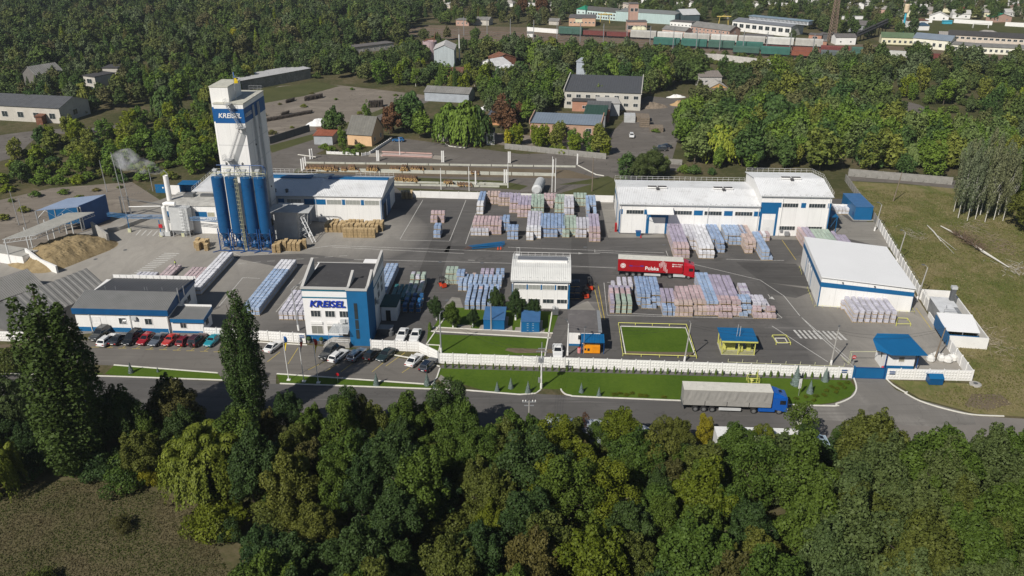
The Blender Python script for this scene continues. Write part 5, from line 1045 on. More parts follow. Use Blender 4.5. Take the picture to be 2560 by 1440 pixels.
def pallet_area(where, px, cols, rows, pitch, layout=None, rz=GRID, n=(13, 15), turn=0):
 p0 = G(*px); e1 = Vc((math.cos(rz), math.sin(rz), 0)); e2 = Vc((-math.sin(rz), math.cos(rz), 0)); words_ = ['first', 'second', 'third', 'fourth', 'fifth', 'sixth', 'seventh', 'eighth', 'ninth', 'tenth', 'eleventh', 'twelfth', 'thirteenth', 'fourteenth']
 for r_ in range(rows):
  for c_ in range(cols):
   if layout and (c_, r_) not in layout: continue
   o = link('wooden_pallet_stack', PM[rnd.choice(n)], None, p0+e1*(c_+.5)*pitch[0]+e2*(r_+.5)*pitch[1]+Vc((rnd.uniform(-.06, .06), rnd.uniform(-.08, .08), 0)), rz+turn+rnd.uniform(-.04, .04))
   tag(o, f'stack of empty wooden pallets, {words_[r_]} row, {words_[c_]} column, {where}', 'pallet stack', f'wooden pallet stacks {where}')
pallet_area('left of the silos', (478, 627), 4, 3, (1.0, 1.35), {(0, 1), (1, 0), (1, 1), (1, 2), (2, 1), (2, 2), (3, 0), (0, 2)}, n=(11, 13))
pallet_area('right of the silos', (678, 633), 7, 3, (1.05, 1.35), {(0, 0), (1, 0), (0, 1), (1, 1), (2, 1), (3, 1), (4, 1), (5, 1), (1, 2), (2, 2), (3, 2), (4, 2), (5, 2), (6, 2)}, n=(13, 15), turn=.1)
pallet_area('along production hall', (812, 581), 14, 3, (1.0, 1.3), {(c, r_) for c in range(14) for r_ in range(3) if not (r_ == 0 and c > 12)}, n=(13, 15))
pallet_area('front rank by production hall', (857, 594), 9, 1, (.86, 1.3), n=(15,))
pallet_area('by the rear wall', (1003, 498), 3, 2, (1.0, 1.3), n=(13,))
def load_mat(name, c, wrapc=(.66, .67, .70), amount=.55):
 s = N('bags_'+name); p = s.coord('World')
 mp = s.n('ShaderNodeMapping'); mp.inputs['Rotation'].default_value = (0, 0, 0); s.l(p, mp.inputs[0])
 br = s.n('ShaderNodeTexBrick'); br.inputs['Scale'].default_value = 1; br.inputs['Brick Width'].default_value = .42; br.inputs['Row Height'].default_value = .14; br.inputs['Mortar Size'].default_value = .028; br.inputs['Mortar Smooth'].default_value = .3
 sx = s.n('ShaderNodeSeparateXYZ'); s.l(p, sx.inputs[0]); cx = s.n('ShaderNodeCombineXYZ'); s.l(s.math('ADD', sx.outputs[0], s.math('MULTIPLY', sx.outputs[1], .7)), cx.inputs[0]); s.l(sx.outputs[2], cx.inputs[1]); s.l(cx.outputs[0], br.inputs['Vector'])
 br.inputs['Color1'].default_value = lin(c); br.inputs['Color2'].default_value = lin(tuple(min(1, x*1.25+.03) for x in c)); br.inputs['Mortar'].default_value = lin(wrapc)
 wr = s.ramp(s.noise(p, 3.5, 3, .6, 1.0), [(.42, 0.0), (.66, 1.0)])
 c1 = s.mix(s.math('MULTIPLY', wr, amount), br.outputs['Color'], wrapc)
 at = s.n('ShaderNodeAttribute', attribute_name='tone'); c2 = s.mix(.75, c1, at.outputs['Color'], 'MULTIPLY')
 return s.base(c2, .35, 0, .5)
LM = {k: load_mat(k, *v) for k, v in dict(blue=((.15, .25, .44), (.46, .51, .60)), sky=((.20, .31, .50), (.49, .54, .62)), pink=((.43, .28, .29), (.54, .50, .51)), lilac=((.30, .25, .35), (.50, .47, .53)), green=((.27, .36, .28), (.50, .55, .50)), white=((.60, .60, .64), (.74, .74, .76), .7), grey=((.46, .45, .50), (.60, .60, .64), .6),
  silver=((.40, .38, .46), (.68, .68, .71), .55), navy=((.01, .085, .24), (.03, .15, .33), .3), teal=((.01, .10, .11), (.04, .20, .22), .4), peach=((.46, .32, .28), (.54, .49, .46))).items()}
def load_mesh(key, seed):
 r_ = random.Random(seed); b = MB(); z = .14
 for k in range(4):
  ix = r_.uniform(0, .03); h = .172; e = .02
  b.loft([[(-.37+ix, -.56+ix, z+.01), (.37-ix, -.56+ix, z+.01), (.37-ix, .56-ix, z+.01), (-.37+ix, .56-ix, z+.01)], [(-.40+ix, -.59+ix, z+.03), (.40-ix, -.59+ix, z+.03), (.40-ix, .59-ix, z+.03), (-.40+ix, .59-ix, z+.03)],
    [(-.40+ix, -.59+ix, z+h-.035), (.40-ix, -.59+ix, z+h-.035), (.40-ix, .59-ix, z+h-.035), (-.40+ix, .59-ix, z+h-.035)], [(-.36+ix, -.55+ix, z+h), (.36-ix, -.55+ix, z+h), (.36-ix, .55-ix, z+h), (-.36+ix, .55-ix, z+h)]])
  z += h
 for y in (-.29, .29): b.loft([[(-.34, y-.26, z-.002), (.34, y-.26, z-.002), (.34, y+.26, z-.002), (-.34, y+.26, z-.002)], [(-.27, y-.19, z+.045), (.27, y-.19, z+.045), (.27, y+.19, z+.045), (-.27, y+.19, z+.045)]], caps=False); b.poly([(-.27, y-.19, z+.045), (.27, y-.19, z+.045), (.27, y+.19, z+.045), (-.27, y+.19, z+.045)])
 me = b.mesh('bagged_load', LM[key]); ca = me.color_attributes.new('tone', 'FLOAT_COLOR', 'POINT'); t = r_.uniform(.65, 1.0); ca.data.foreach_set('color', [t, t, t, 1]*len(me.vertices)); return me
def pal_mesh():
 b = MB()
 for x in (-.34, 0, .34): b.cbox(x, 0, 0, .1, 1.18, .09)
 b.cbox(0, 0, .09, .8, 1.18, .04); return b.mesh('wooden_pallet', WOOD)
PALM = pal_mesh(); LH = .87; PX, PY = .88, 1.27
NUM = ['', 'first', 'second', 'third', 'fourth', 'fifth', 'sixth', 'seventh', 'eighth', 'ninth', 'tenth', 'eleventh', 'twelfth', 'thirteenth', 'fourteenth', 'fifteenth', 'sixteenth', 'seventeenth', 'eighteenth', 'nineteenth', 'twentieth']
LN = {1: 'ground', 2: 'middle', 3: 'top'}
COLN = dict(blue='pale blue', sky='light blue', pink='pink', lilac='lilac', green='pale green', white='white', grey='grey', silver='silvery', navy='dark blue', teal='teal', peach='salmon')
LOADS = []   # (distance, position, rz, colour, label, block)
def block(where, px, cols, rows, layers, col, rz=GRID, px_=PX, py_=PY, drop=0.0, front=None, back=None, anchor='FL', missing=()):
 """px: pixel of a front ground corner.  layers: int or function(c, r).  col: name or function(c, r)"""
 p0 = G(*px); e1 = Vc((math.cos(rz), math.sin(rz), 0)); e2 = Vc((-math.sin(rz), math.cos(rz), 0))
 if anchor == 'FR': p0 = p0-e1*cols*px_
 L = lambda c, r: (0 if not (0 <= c < cols and 0 <= r < rows) or (c, r) in missing else (layers(c, r) if callable(layers) else layers))
 for r in range(rows):
  for c in range(cols):
   n = L(c, r)
   for k in range(1, n+1):
    p = p0+e1*((c+.5)*px_+rnd.uniform(-.03, .03))+e2*((r+.5)*py_+rnd.uniform(-.03, .03))
    side = L(c+1, r) if p.x < 0 else L(c-1, r)
    vis = k == n or k > L(c, r-1) or k > side
    if not vis: continue
    cc = col(c, r) if callable(col) else col
    lab = f"{COLN[cc]} load, {'top' if k == n and n > 1 else LN[k]} layer, {NUM[r+1]} row, {NUM[c+1]} column, {where}"
    LOADS.append((p.y*p.y+p.x*p.x, Vc((p.x, p.y, (k-1)*LH+.006)), rz+rnd.uniform(-.02, .02), cc, lab, where))
st3 = lambda c, r: 2 if r == 0 else 3
def stp(n1, n2, a=1): return lambda c, r: n1 if r < a else n2
block('leftmost rear wall row', (1191, 537), 2, 9, lambda c, r: 2 if r < 1 else 3, lambda c, r: 'white' if r < 3 else 'blue')
block('second rear wall row', (1217, 511), 4, 3, stp(2, 3), 'peach', missing={(0, 0)})
block('third rear wall row', (1245, 515), 4, 3, stp(2, 3), lambda c, r: 'peach' if r < 1 else 'lilac')
block('fourth rear wall row', (1272.5, 533), 3, 7, stp(2, 3, 2), lambda c, r: 'pink' if r < 2 else 'lilac')
block('fifth rear wall row', (1292.5, 544), 4, 8, stp(2, 3), lambda c, r: 'pink' if r < 2 else 'lilac')
block('sixth rear wall row', (1325, 540), 4, 8, stp(2, 3, 1), 'green')
block('seventh rear wall row', (1358, 521), 4, 4, stp(2, 3), 'pink', missing={(3, 0)})
block('eighth rear wall row', (1386, 532), 3, 6, stp(2, 3, 2), 'green')
block('ninth rear wall row', (1409, 545), 3, 8, stp(2, 3, 2), 'grey')
block('tenth rear wall row', (1433, 516), 4, 3, stp(2, 3), 'green')
block('rightmost rear wall row', (1465, 544), 3, 8, lambda c, r: 3 if c < 1 else (2 if r < 3 else 3), 'sky', missing={(1, 0), (1, 1), (1, 2)})
block('grey cluster of the second line', (1176, 590), 5, 1, 2, 'grey')
block('pink block of the second line', (1180, 586), 8, 5, lambda c, r: 3 if r > 0 else 2, 'pink', missing={(c, 0) for c in range(5)})
block('blue trio of the second line', (1246, 579), 3, 4, lambda c, r: 2 if r < 1 else 3, 'blue', missing={(0, 3)})
block('blue pile left of the gap', (1267.5, 600), 3, 3, lambda c, r: 2 if r < 1 else 3, 'blue')
block('white row of the second line', (1315, 602), 4, 11, lambda c, r: 2 if r < 1 else 3, lambda c, r: 'white' if r < 3 else 'silver', missing={(2, 0), (3, 0)})
block('widest blue block, second line', (1347.5, 594), 7, 8, lambda c, r: 2 if r < 1 else 3, 'blue', missing={(5, 0), (6, 0)})
block('green block of the second line', (1405, 594.5), 4, 7, lambda c, r: 2 if r < 1 else 3, 'green', missing={(2, 0), (3, 0)})
block('grey lilac block, second line', (1438, 595), 4, 6, lambda c, r: 2 if r < 1 else 3, 'grey', missing={(3, 0)})
block('rightmost pink row, second line', (1472.5, 605), 3, 10, lambda c, r: 2 if r < 1 else 3, lambda c, r: 'pink' if r < 3 else 'lilac')
block('lone pink pile in mid yard', (1076, 558), 4, 2, lambda c, r: 2 if r < 1 else 3, 'pink', missing={(2, 0)})
block('lone blue pile in mid yard', (1083, 596), 2, 3, lambda c, r: 2 if r < 1 else 3, 'blue')
block('leftmost row below the warehouse', (1684, 646), 4, 14, lambda c, r: 2 if r < 1 else 3, lambda c, r: 'pink' if r < 3 else 'lilac')
block('grey row below the warehouse', (1714, 626), 3, 11, lambda c, r: 2 if r < 1 else 3, 'grey', missing={(0, 0), (0, 1), (0, 2)})
block('white row below the warehouse', (1746, 647), 4, 15, lambda c, r: 2 if r < 1 else 3, 'white')
block('narrow blue row below the warehouse', (1782, 633), 3, 12, lambda c, r: 2 if r < 1 else 3, 'blue', missing={(0, 0), (0, 1), (0, 2)})
block('broad blue block below the warehouse', (1812, 613), 6, 6, lambda c, r: 2 if r < 1 else 3, 'sky', missing={(0, 0)})
block('salmon row below the warehouse', (1862, 634), 3, 10, lambda c, r: 2 if r < 1 else 3, 'peach', missing={(2, 0)})
block('rightmost blue row below the warehouse', (1902, 651), 3, 9, lambda c, r: 1 if c == 2 else 3, 'sky')
block('small pink pile behind the blue row', (1886, 603), 4, 2, 2, lambda c, r: 'pink' if c % 2 else 'white')
def e1c(c, r): return ('lilac' if c == 0 else 'green') if r < 3 else ('pink' if r < 5 else ('lilac' if r < 7 else 'green'))
block('left front block by red lorry', (1523, 784), 4, 6, lambda c, r: 3, e1c, px_=1.12, py_=1.3)
block('piles behind the left front block', (1526, 739), 4, 3, lambda c, r: 3 if c > 0 else 2, 'silver', px_=1.15)
block('second front block', (1592, 772), 3, 8, lambda c, r: 2 if r < 1 else 3, 'blue', missing={(0, 0)})
block('third front block', (1619, 773), 3, 8, lambda c, r: 1 if r < 1 else (2 if r < 2 else 3), 'blue', missing={(2, 0)})
block('blue fronted fourth block', (1655.6, 791), 3, 6, lambda c, r: 2 if r < 2 else 3, lambda c, r: 'blue' if r < 2 else 'lilac', px_=.95)
block('fifth front block', (1686, 792), 4, 7, lambda c, r: 2 if r < 1 else 3, lambda c, r: 'peach' if r < 2 else 'pink', missing={(0, 6), (0, 5)})
block('sixth front block', (1732, 789.5), 3, 7, lambda c, r: 2 if r < 1 else 3, lambda c, r: 'peach' if r < 2 else 'pink')
block('seventh front block', (1762, 789.6), 3, 12, lambda c, r: 2 if r < 1 else 3, lambda c, r: 'pink' if r < 1 else 'sky')
block('eighth front block', (1796, 796), 3, 12, lambda c, r: 1 if r < 1 else (2 if r < 2 else 3), lambda c, r: 'pink' if r < 4 else 'lilac')
block('ninth front block', (1830.6, 791), 2, 11, lambda c, r: 2 if r < 1 else 3, lambda c, r: 'pink' if r < 3 else 'lilac')
block('tenth front block', (1847, 793), 3, 4, lambda c, r: 1 if r < 1 else (2 if r < 2 else 3), 'sky', missing={(2, 0)})
block('silvery piles behind the tenth block', (1858, 766), 2, 6, 2, lambda c, r: 'silver' if r % 2 else 'lilac')
block('rightmost front piles', (1883, 797), 5, 2, lambda c, r: 1 if r < 1 else 2, 'pink', missing={(2, 1)})
block('pale piles at the right end', (1880, 776), 4, 3, lambda c, r: 2 if c < 3 else 1, lambda c, r: 'silver')
block('silvery block before side warehouse', (2128, 806.5), 7, 5, 3, 'silver', rz=R(-4), px_=1.18, py_=1.3)
block('separate pile left of the silvery block', (2101, 775), 1, 1, 2, 'silver', px_=1.2)
block('lilac piles behind the side warehouse', (2008, 622), 3, 6, 3, lambda c, r: 'pink' if c < 1 else 'lilac', rz=R(-4))
block('green piles behind the side warehouse', (2040, 627), 5, 6, 3, 'green', rz=R(-4))
block('grey piles behind the side warehouse', (2095, 633), 4, 6, lambda c, r: 3 if c < 1 else 2, 'lilac', rz=R(-4))
block('white grid at the rear wall right', (2078, 536), 6, 2, 2, 'white')
block('grey pile behind the canteen', (322, 712), 5, 4, 1, 'grey')
block('left pink row behind the canteen', (382, 712), 3, 7, 1, 'pink', rz=R(-3))
block('white pile by the pink row', (424, 706), 3, 1, 1, 'white')
block('middle pink row behind the canteen', (446, 712), 4, 6, 1, 'pink')
block('long white row right of the canteen', (504, 738), 3, 15, 2, 'white', anchor='FR', rz=R(-3))
block('long blue row left of office', (650, 790), 4, 19, 2, lambda c, r: 'white' if r > 14 else 'sky', anchor='FR', rz=R(-4))
block('white block against the office', (697, 800), 6, 8, 2, 'silver', rz=R(-3), px_=.95)
block('pale row behind the office', (968, 745), 3, 11, 2, 'sky', anchor='FR')
block('teal wrapped block right of the office', (975, 762), 4, 5, 2, 'teal', px_=1.0)
block('dark blue block right of office', (1003, 784), 3, 3, 2, 'navy', px_=1.3, py_=2.2)
block('greenish pile near the forklift', (1012, 752), 3, 7, lambda c, r: 2 if r < 5 else 3, lambda c, r: 'green' if (c+r) % 3 else 'silver', px_=1.1)
block('green pile beside the forklift', (1112, 711), 3, 3, lambda c, r: 2 if r < 1 else 3, 'green')
block('tall blue column behind the blue field', (1141, 712), 2, 2, 3, 'blue')
block('broad blue field by the workshop', (1144, 728), 9, 4, 2, 'sky', px_=1.0, missing={(c, 0) for c in (6, 7, 8)})
block('lower blue field by the lawn trees', (1160, 775), 6, 7, lambda c, r: 2, lambda c, r: 'pink' if (c == 2 and r == 5) else 'blue', px_=1.1)
block('piles behind the blue field', (1200, 700), 3, 2, lambda c, r: 2, 'lilac', px_=1.0)
block('single pink pile behind the blue field', (1158, 695), 1, 1, 1, 'pink'); block('single salmon pile behind blue field', (1180, 696), 1, 1, 1, 'peach')
block('blue pair left of the workshop', (1238, 700), 2, 2, 2, 'blue', px_=1.0)
LOADS.sort(key=lambda t: t[0])
LMESH = {}
def lm(cc, i):
 k = (cc, i % 4)
 if k not in LMESH: LMESH[k] = load_mesh(cc, hash(k[1])+7)
 return LMESH[k]
for i, (d, p, rz, cc, lab, where) in enumerate(LOADS[:300]):
 o = link('pallet_load', lm(cc, i), None, p, rz); tag(o, lab, 'pallet load', 'wrapped pallet loads, '+where); link('wooden_pallet', PALM, o)
rest = LOADS[300:]
vs_, fs_, ms_, tone = [], [], [], []; mats_ = [WOOD]+list(LM.values()); mi = {k: j+1 for j, k in enumerate(LM)}
for i, (d, p, rz, cc, lab, where) in enumerate(rest):
 m4 = np.array(Matrix.Translation(p) @ Matrix.Rotation(rz, 4, 'Z'))
 for me, mat_i in ((lm(cc, i), mi[cc]), (PALM, 0)):
  n = len(me.vertices); co = np.empty(n*3); me.vertices.foreach_get('co', co); co = co.reshape(-1, 3) @ m4[:3, :3].T+m4[:3, 3]
  k0 = len(vs_); vs_.extend(map(tuple, co)); fs_.extend(tuple(k0+v for v in f.vertices) for f in me.polygons); ms_ += [mat_i]*len(me.polygons)
  t = .65+.35*((i*37 % 100)/100); tone += [t, t, t, 1]*n
me = bpy.data.meshes.new('stacked_pallet_loads'); me.from_pydata(vs_, [], fs_)
for x in mats_: me.materials.append(x)
me.polygons.foreach_set('material_index', ms_); ca = me.color_attributes.new('tone', 'FLOAT_COLOR', 'POINT'); ca.data.foreach_set('color', tone); me.update()
o = link('stacked_pallet_loads', me); o['kind'] = 'stuff'; o['label'] = 'remaining wrapped pallet loads stacked in rows at the back of the yard'
def paint(name, c, rough=.22, metal=0.0):
 k = 'paint_'+name
 if k in _mc: return _mc[k]
 s = N(k); m = s.base(c, rough, metal, .5); s.b.inputs['Coat Weight'].default_value = .5; s.b.inputs['Coat Roughness'].default_value = .08; _mc[k] = m; return m
def wheel_meshes(r=.32, w_=.22):
 def ring(prof, mat, nm, n=16):
  b = MB(); b.loft([[(rr*math.cos(2*math.pi*q/n), y, rr*math.sin(2*math.pi*q/n)) for q in range(n)] for rr, y in prof], caps=True); return b.mesh(nm, mat)
 t = cached(('tyre', r, w_), lambda: ring([(r*.66, -w_/2), (r*.94, -w_/2), (r, -w_*.35), (r, w_*.35), (r*.94, w_/2), (r*.66, w_/2)], BLACK, 'tyre'))
 def rim():
  b = MB(); n = 16
  b.loft([[(rr*math.cos(2*math.pi*q/n), y, rr*math.sin(2*math.pi*q/n)) for q in range(n)] for rr, y in ((r*.67, -w_/2-.012), (r*.60, -w_/2-.012), (r*.52, -w_/2+.03), (r*.2, -w_/2-.005), (r*.12, -w_/2-.03))], caps=True)
  return b.mesh('rim', CHROME)
 return t, cached(('rim', r, w_), rim)
def add_wheel(parent, x, y, r=.32, w_=.22, side=-1):
 t, rm = wheel_meshes(r, w_); o = link('wheel', t, parent, (x, y, r), 0 if side < 0 else math.pi); link('rim', rm, o); return o
CARS = dict(  # L, W, H, belt, sill, cabin rear/front at belt, at roof, bonnet height, boot height
 sedan=(4.6, 1.78, 1.44, .92, .25, -1.75, .95, -.95, .10, .80, .90), old=(4.1, 1.62, 1.42, .92, .28, -1.35, .80, -.95, .25, .84, .90),
 hatch=(4.1, 1.70, 1.46, .93, .25, -1.95, .95, -1.45, .10, .82, .93), wagon=(4.7, 1.80, 1.50, .95, .25, -2.2, .95, -1.85, .10, .84, .95),
 suv=(4.6, 1.86, 1.78, 1.08, .38, -2.15, .95, -1.85, .15, 1.02, 1.08), van=(4.7, 1.85, 1.85, 1.05, .28, -2.25, 1.45, -2.05, .55, .92, 1.05), coupe=(4.4, 1.78, 1.34, .88, .24, -1.65, .80, -.70, .05, .76, .84))
def car(label, kind, col, p, heading, group=None, name='parked_car', spare=False, roof=None):
 L, W_, H, belt, sill, cr, cf, rr, rf, bon, boot = CARS[kind]; m = col if isinstance(col, bpy.types.Material) else paint(col[0], col[1], metal=col[2] if len(col) > 2 else 0)
 o = thing(name, label, 'car', p, heading, group); hw = W_/2
 def ring(x, zb, zt, w_, sh=.10): return [(x, -w_*.90, zb), (x, -w_, zb+.12), (x, -w_, (zb+zt)/2+.05), (x, -w_*.985, zt-sh), (x, -w_*.86, zt), (x, w_*.86, zt), (x, w_*.985, zt-sh), (x, w_, (zb+zt)/2+.05), (x, w_, zb+.12), (x, w_*.90, zb)]
 def body():
  b = MB(); e = L/2
  b.loft([ring(-e, .42, boot-.14, hw*.86, .05), ring(-e+.10, sill+.05, boot-.03, hw*.94), ring(-e+.45, sill, boot, hw), ring(cr+.2, sill, belt, hw), ring(0, sill, belt, hw*1.0), ring(cf, sill, belt-.02, hw), ring(cf+.35, sill, bon+.03, hw*.99), ring(e-.35, sill, bon-.03, hw*.95), ring(e-.10, sill+.05, bon-.12, hw*.88), ring(e, .40, bon-.22, hw*.78, .05)])
  wb, wr = hw*.86, hw*.68
  b.loft([[(cr, -wb, boot-.02), (cf, -wb, belt-.06), (cf, wb, belt-.06), (cr, wb, boot-.02)], [(cr+.02, -wb, belt), (cf-.04, -wb, belt), (cf-.04, wb, belt), (cr+.02, wb, belt)],
    [(rr, -wr-.03, H-.10), (rf, -wr-.03, H-.10), (rf, wr+.03, H-.10), (rr, wr+.03, H-.10)], [(rr+.14, -wr+.08, H), (rf-.22, -wr+.08, H), (rf-.22, wr-.08, H), (rr+.14, wr-.08, H)]])
  for x in (-L*.295, L*.305):
   for s_ in (-1, 1):
    n = 10; q = [(x+.40*math.cos(math.pi*k/n), s_*(hw*1.003), .30+.40*math.sin(math.pi*k/n)) for k in range(n+1)]
    b.poly(q if s_ > 0 else q[::-1], 1)
  return b.mesh('body', [m, BLACK])
 part('body', cached(('carbody', kind, m.name), body), None, o)
 def pane(a, b_, c, d, off, in1=.07, in2=.08):
  a, b_, c, d = map(Vector, (a, b_, c, d)); n = (b_-a).cross(d-a).normalized()*off; f = lambda s_, t: a.lerp(b_, s_).lerp(d.lerp(c, s_), t)+n
  q = [f(in1, in2), f(1-in1, in2), f(1-in1, 1-in2), f(in1, 1-in2)]
  return MB().poly(q).poly([v-n*.9 for v in q][::-1])
 wb, wr = hw*.86, hw*.71; zt = H-.10
 def glassmesh(key, fn): return cached(('cg', kind, key), lambda: fn().mesh(key, CGLASS))
 part('windscreen', glassmesh('windscreen', lambda: pane((cf-.04, wb, belt), (cf-.04, -wb, belt), (rf, -wr, zt), (rf, wr, zt), -.014)), None, o)
 part('rear_window', glassmesh('rear_window', lambda: pane((cr+.02, -wb, belt), (cr+.02, wb, belt), (rr, wr, zt), (rr, -wr, zt), -.014)), None, o)
 for s_ in (-1, 1):
  def side(t0, t1, s_=s_):
   P = lambda t: Vc((cr+.02, s_*wb, belt)).lerp(Vc((cf-.04, s_*wb, belt)), t); Q = lambda t: Vc((rr, s_*wr, zt)).lerp(Vc((rf, s_*wr, zt)), t)
   a, b_, c, d = P(t0), P(t1), Q(t1), Q(t0)
   return pane(a, b_, c, d, .014*(1 if s_ < 0 else -1), .05, .10)
  for t0, t1 in ((.06, .50), (.53, .97)): part('side_window', glassmesh(f'side{s_}{t0}', lambda: side(t0, t1)), None, o)
 for x in (-L*.295, L*.305):
  for s_ in (-1, 1): add_wheel(o, x, s_*(hw-.10), .33 if kind in ('suv', 'van') else .31, .21, s_)
 e = L/2
 for s_ in (-1, 1):
  part('headlight', cached(('hl', kind, s_), lambda: MB().box(e-.20, e-.03, s_*hw*.62-.17, s_*hw*.62+.17, bon-.30, bon-.15).mesh('headlight', LAMPG)), None, o)
  part('tail_light', cached(('tl', kind, s_), lambda: MB().box(-e-.01, -e+.12, s_*hw*.68-.15, s_*hw*.68+.15, boot-.32, boot-.12).mesh('tail_light', TAIL)), None, o)
  part('mirror', cached(('mi', kind, s_, m.name), lambda: MB().box(cf-.30, cf-.15, s_*(hw+.03)-.07, s_*(hw+.03)+.07, belt, belt+.13).mesh('mirror', m)), None, o)
 part('grille', cached(('gr', kind), lambda: MB().box(e-.06, e+.012, -.42, .42, bon-.42, bon-.27).box(e-.05, e+.015, -.55, .55, .36, .46).mesh('grille', BLACK)), None, o)
 part('number_plate', cached(('np', kind), lambda: MB().box(-e-.03, -e+.02, -.25, .25, .52, .63).box(e+.0, e+.03, -.25, .25, .47, .57).mesh('number_plate', WHITE)), None, o)
 if spare: part('spare_wheel', MB().tube([(-e-.02, 0, .95), (-e-.22, 0, .95)], .34, 16), BLACK, o)
 if kind in ('suv', 'wagon', 'van'): part('roof_rail', cached(('rr', kind), lambda: MB().bar((rr+.1, -wr+.1, H+.04), (rf-.3, -wr+.1, H+.04), .035).bar((rr+.1, wr-.1, H+.04), (rf-.3, wr-.1, H+.04), .035).mesh('roof_rail', GREYM)), None, o)
 return o
WP = ('white', (.68, .68, .67)); H1 = R(-101.3); H2 = R(-112)
def ctr(a, b): return (G(*a)+G(*b))/2
g_ = 'cars parked in a row before the canteen'
rowL = [((252, 842), 'dark grey off-roader, leftmost car, half behind the left poplar', 'suv', ('gunmetal', (.07, .075, .075), .4), 1), ((271, 856), 'white wagon next to the dark grey car at the left of the row', 'wagon', WP, -1), ((300, 853), 'dark grey sedan, third from the left in the canteen row', 'sedan', ('graphite', (.045, .05, .055), .5), -1),
  ((333, 853), 'black people carrier between grey sedan and red hatchback', 'van', ('black', (.012, .014, .016)), 1), ((366, 854), 'glossy red hatchback right of the black people carrier', 'hatch', ('ruby', (.28, .008, .015)), 1), ((397, 855), 'slate grey sedan between two red cars', 'sedan', ('slate', (.12, .14, .17), .4), 1),
  ((428, 856), 'bright red boxy old sedan in the canteen row', 'old', ('tomato', (.42, .03, .02)), 1), ((463, 857), 'dark red small hatchback beside the maroon off-roader', 'hatch', ('crimson', (.16, .008, .015)), -1), ((495, 857), 'maroon off-roader with a spare wheel on its back', 'suv', ('maroon', (.055, .015, .022)), -1), ((532, 858), 'turquoise old sedan at the right end of the row', 'old', ('turquoise', (.02, .24, .30)), 1)]
for (u, v), lab, kind, col, dr in rowL: car(lab, kind, col, G(u, v), H1 if dr > 0 else H1+math.pi, g_, spare='spare' in lab)
g_ = 'cars parked in front of the office'
rowO = [((824, 889), 'large dark grey off-roader nearest the flagpoles', 'suv', ('gunmetal', (.07, .075, .075), .4), 1), ((847, 896), 'white wagon right of the large off-roader, rear to camera', 'wagon', WP, -1), ((892, 893), 'silver wagon with red rear lights before the stair tower', 'wagon', ('silver', (.36, .38, .40), .6), -1),
  ((931, 892), 'black compact right of the silver wagon', 'hatch', ('black', (.012, .014, .016)), -1), ((965, 893), 'dark green grey sedan, last of the five by the stair tower', 'sedan', ('petrol', (.025, .045, .05), .3), 1), ((1037, 906), 'white sedan standing alone near the bent fence', 'sedan', WP, -1), ((1072, 918), 'very dark blue wagon in tree shade right of the white sedan', 'wagon', ('midnight', (.01, .018, .035)), -1)]
for (u, v), lab, kind, col, dr in rowO: car(lab, kind, col, G(u, v), (H2 if dr > 0 else H2+math.pi), g_)
car('white coupe just right of the second poplar, rear to camera', 'coupe', WP, G(684, 872), R(-110)+math.pi, g_)
car('left of the two white sedans parked inside the fence', 'sedan', WP, G(1006, 843), R(-96), 'white sedans inside the fence'); car('right of the two white sedans parked inside the fence', 'sedan', WP, G(1039, 845), R(-95), 'white sedans inside the fence')
car('white sedan parked behind the front fence left of the hut', 'sedan', WP, G(1394, 884), R(-92))
car('small white hatchback alone on the lumber yard lane', 'hatch', WP, G(1579, 343), R(-95)); car('dark blue car, upper of the two behind the warehouse yard gate', 'sedan', ('midnight', (.01, .018, .035)), G(1662, 370), R(170)); car('dark estate with light bonnet, lower of two by the gate', 'wagon', ('gunmetal', (.07, .075, .075), .4), G(1650, 377), R(178))
car('blue car parked by the openwork wall near the peach house', 'hatch', ('bluecar', (.02, .12, .30)), G(996, 354), R(180))
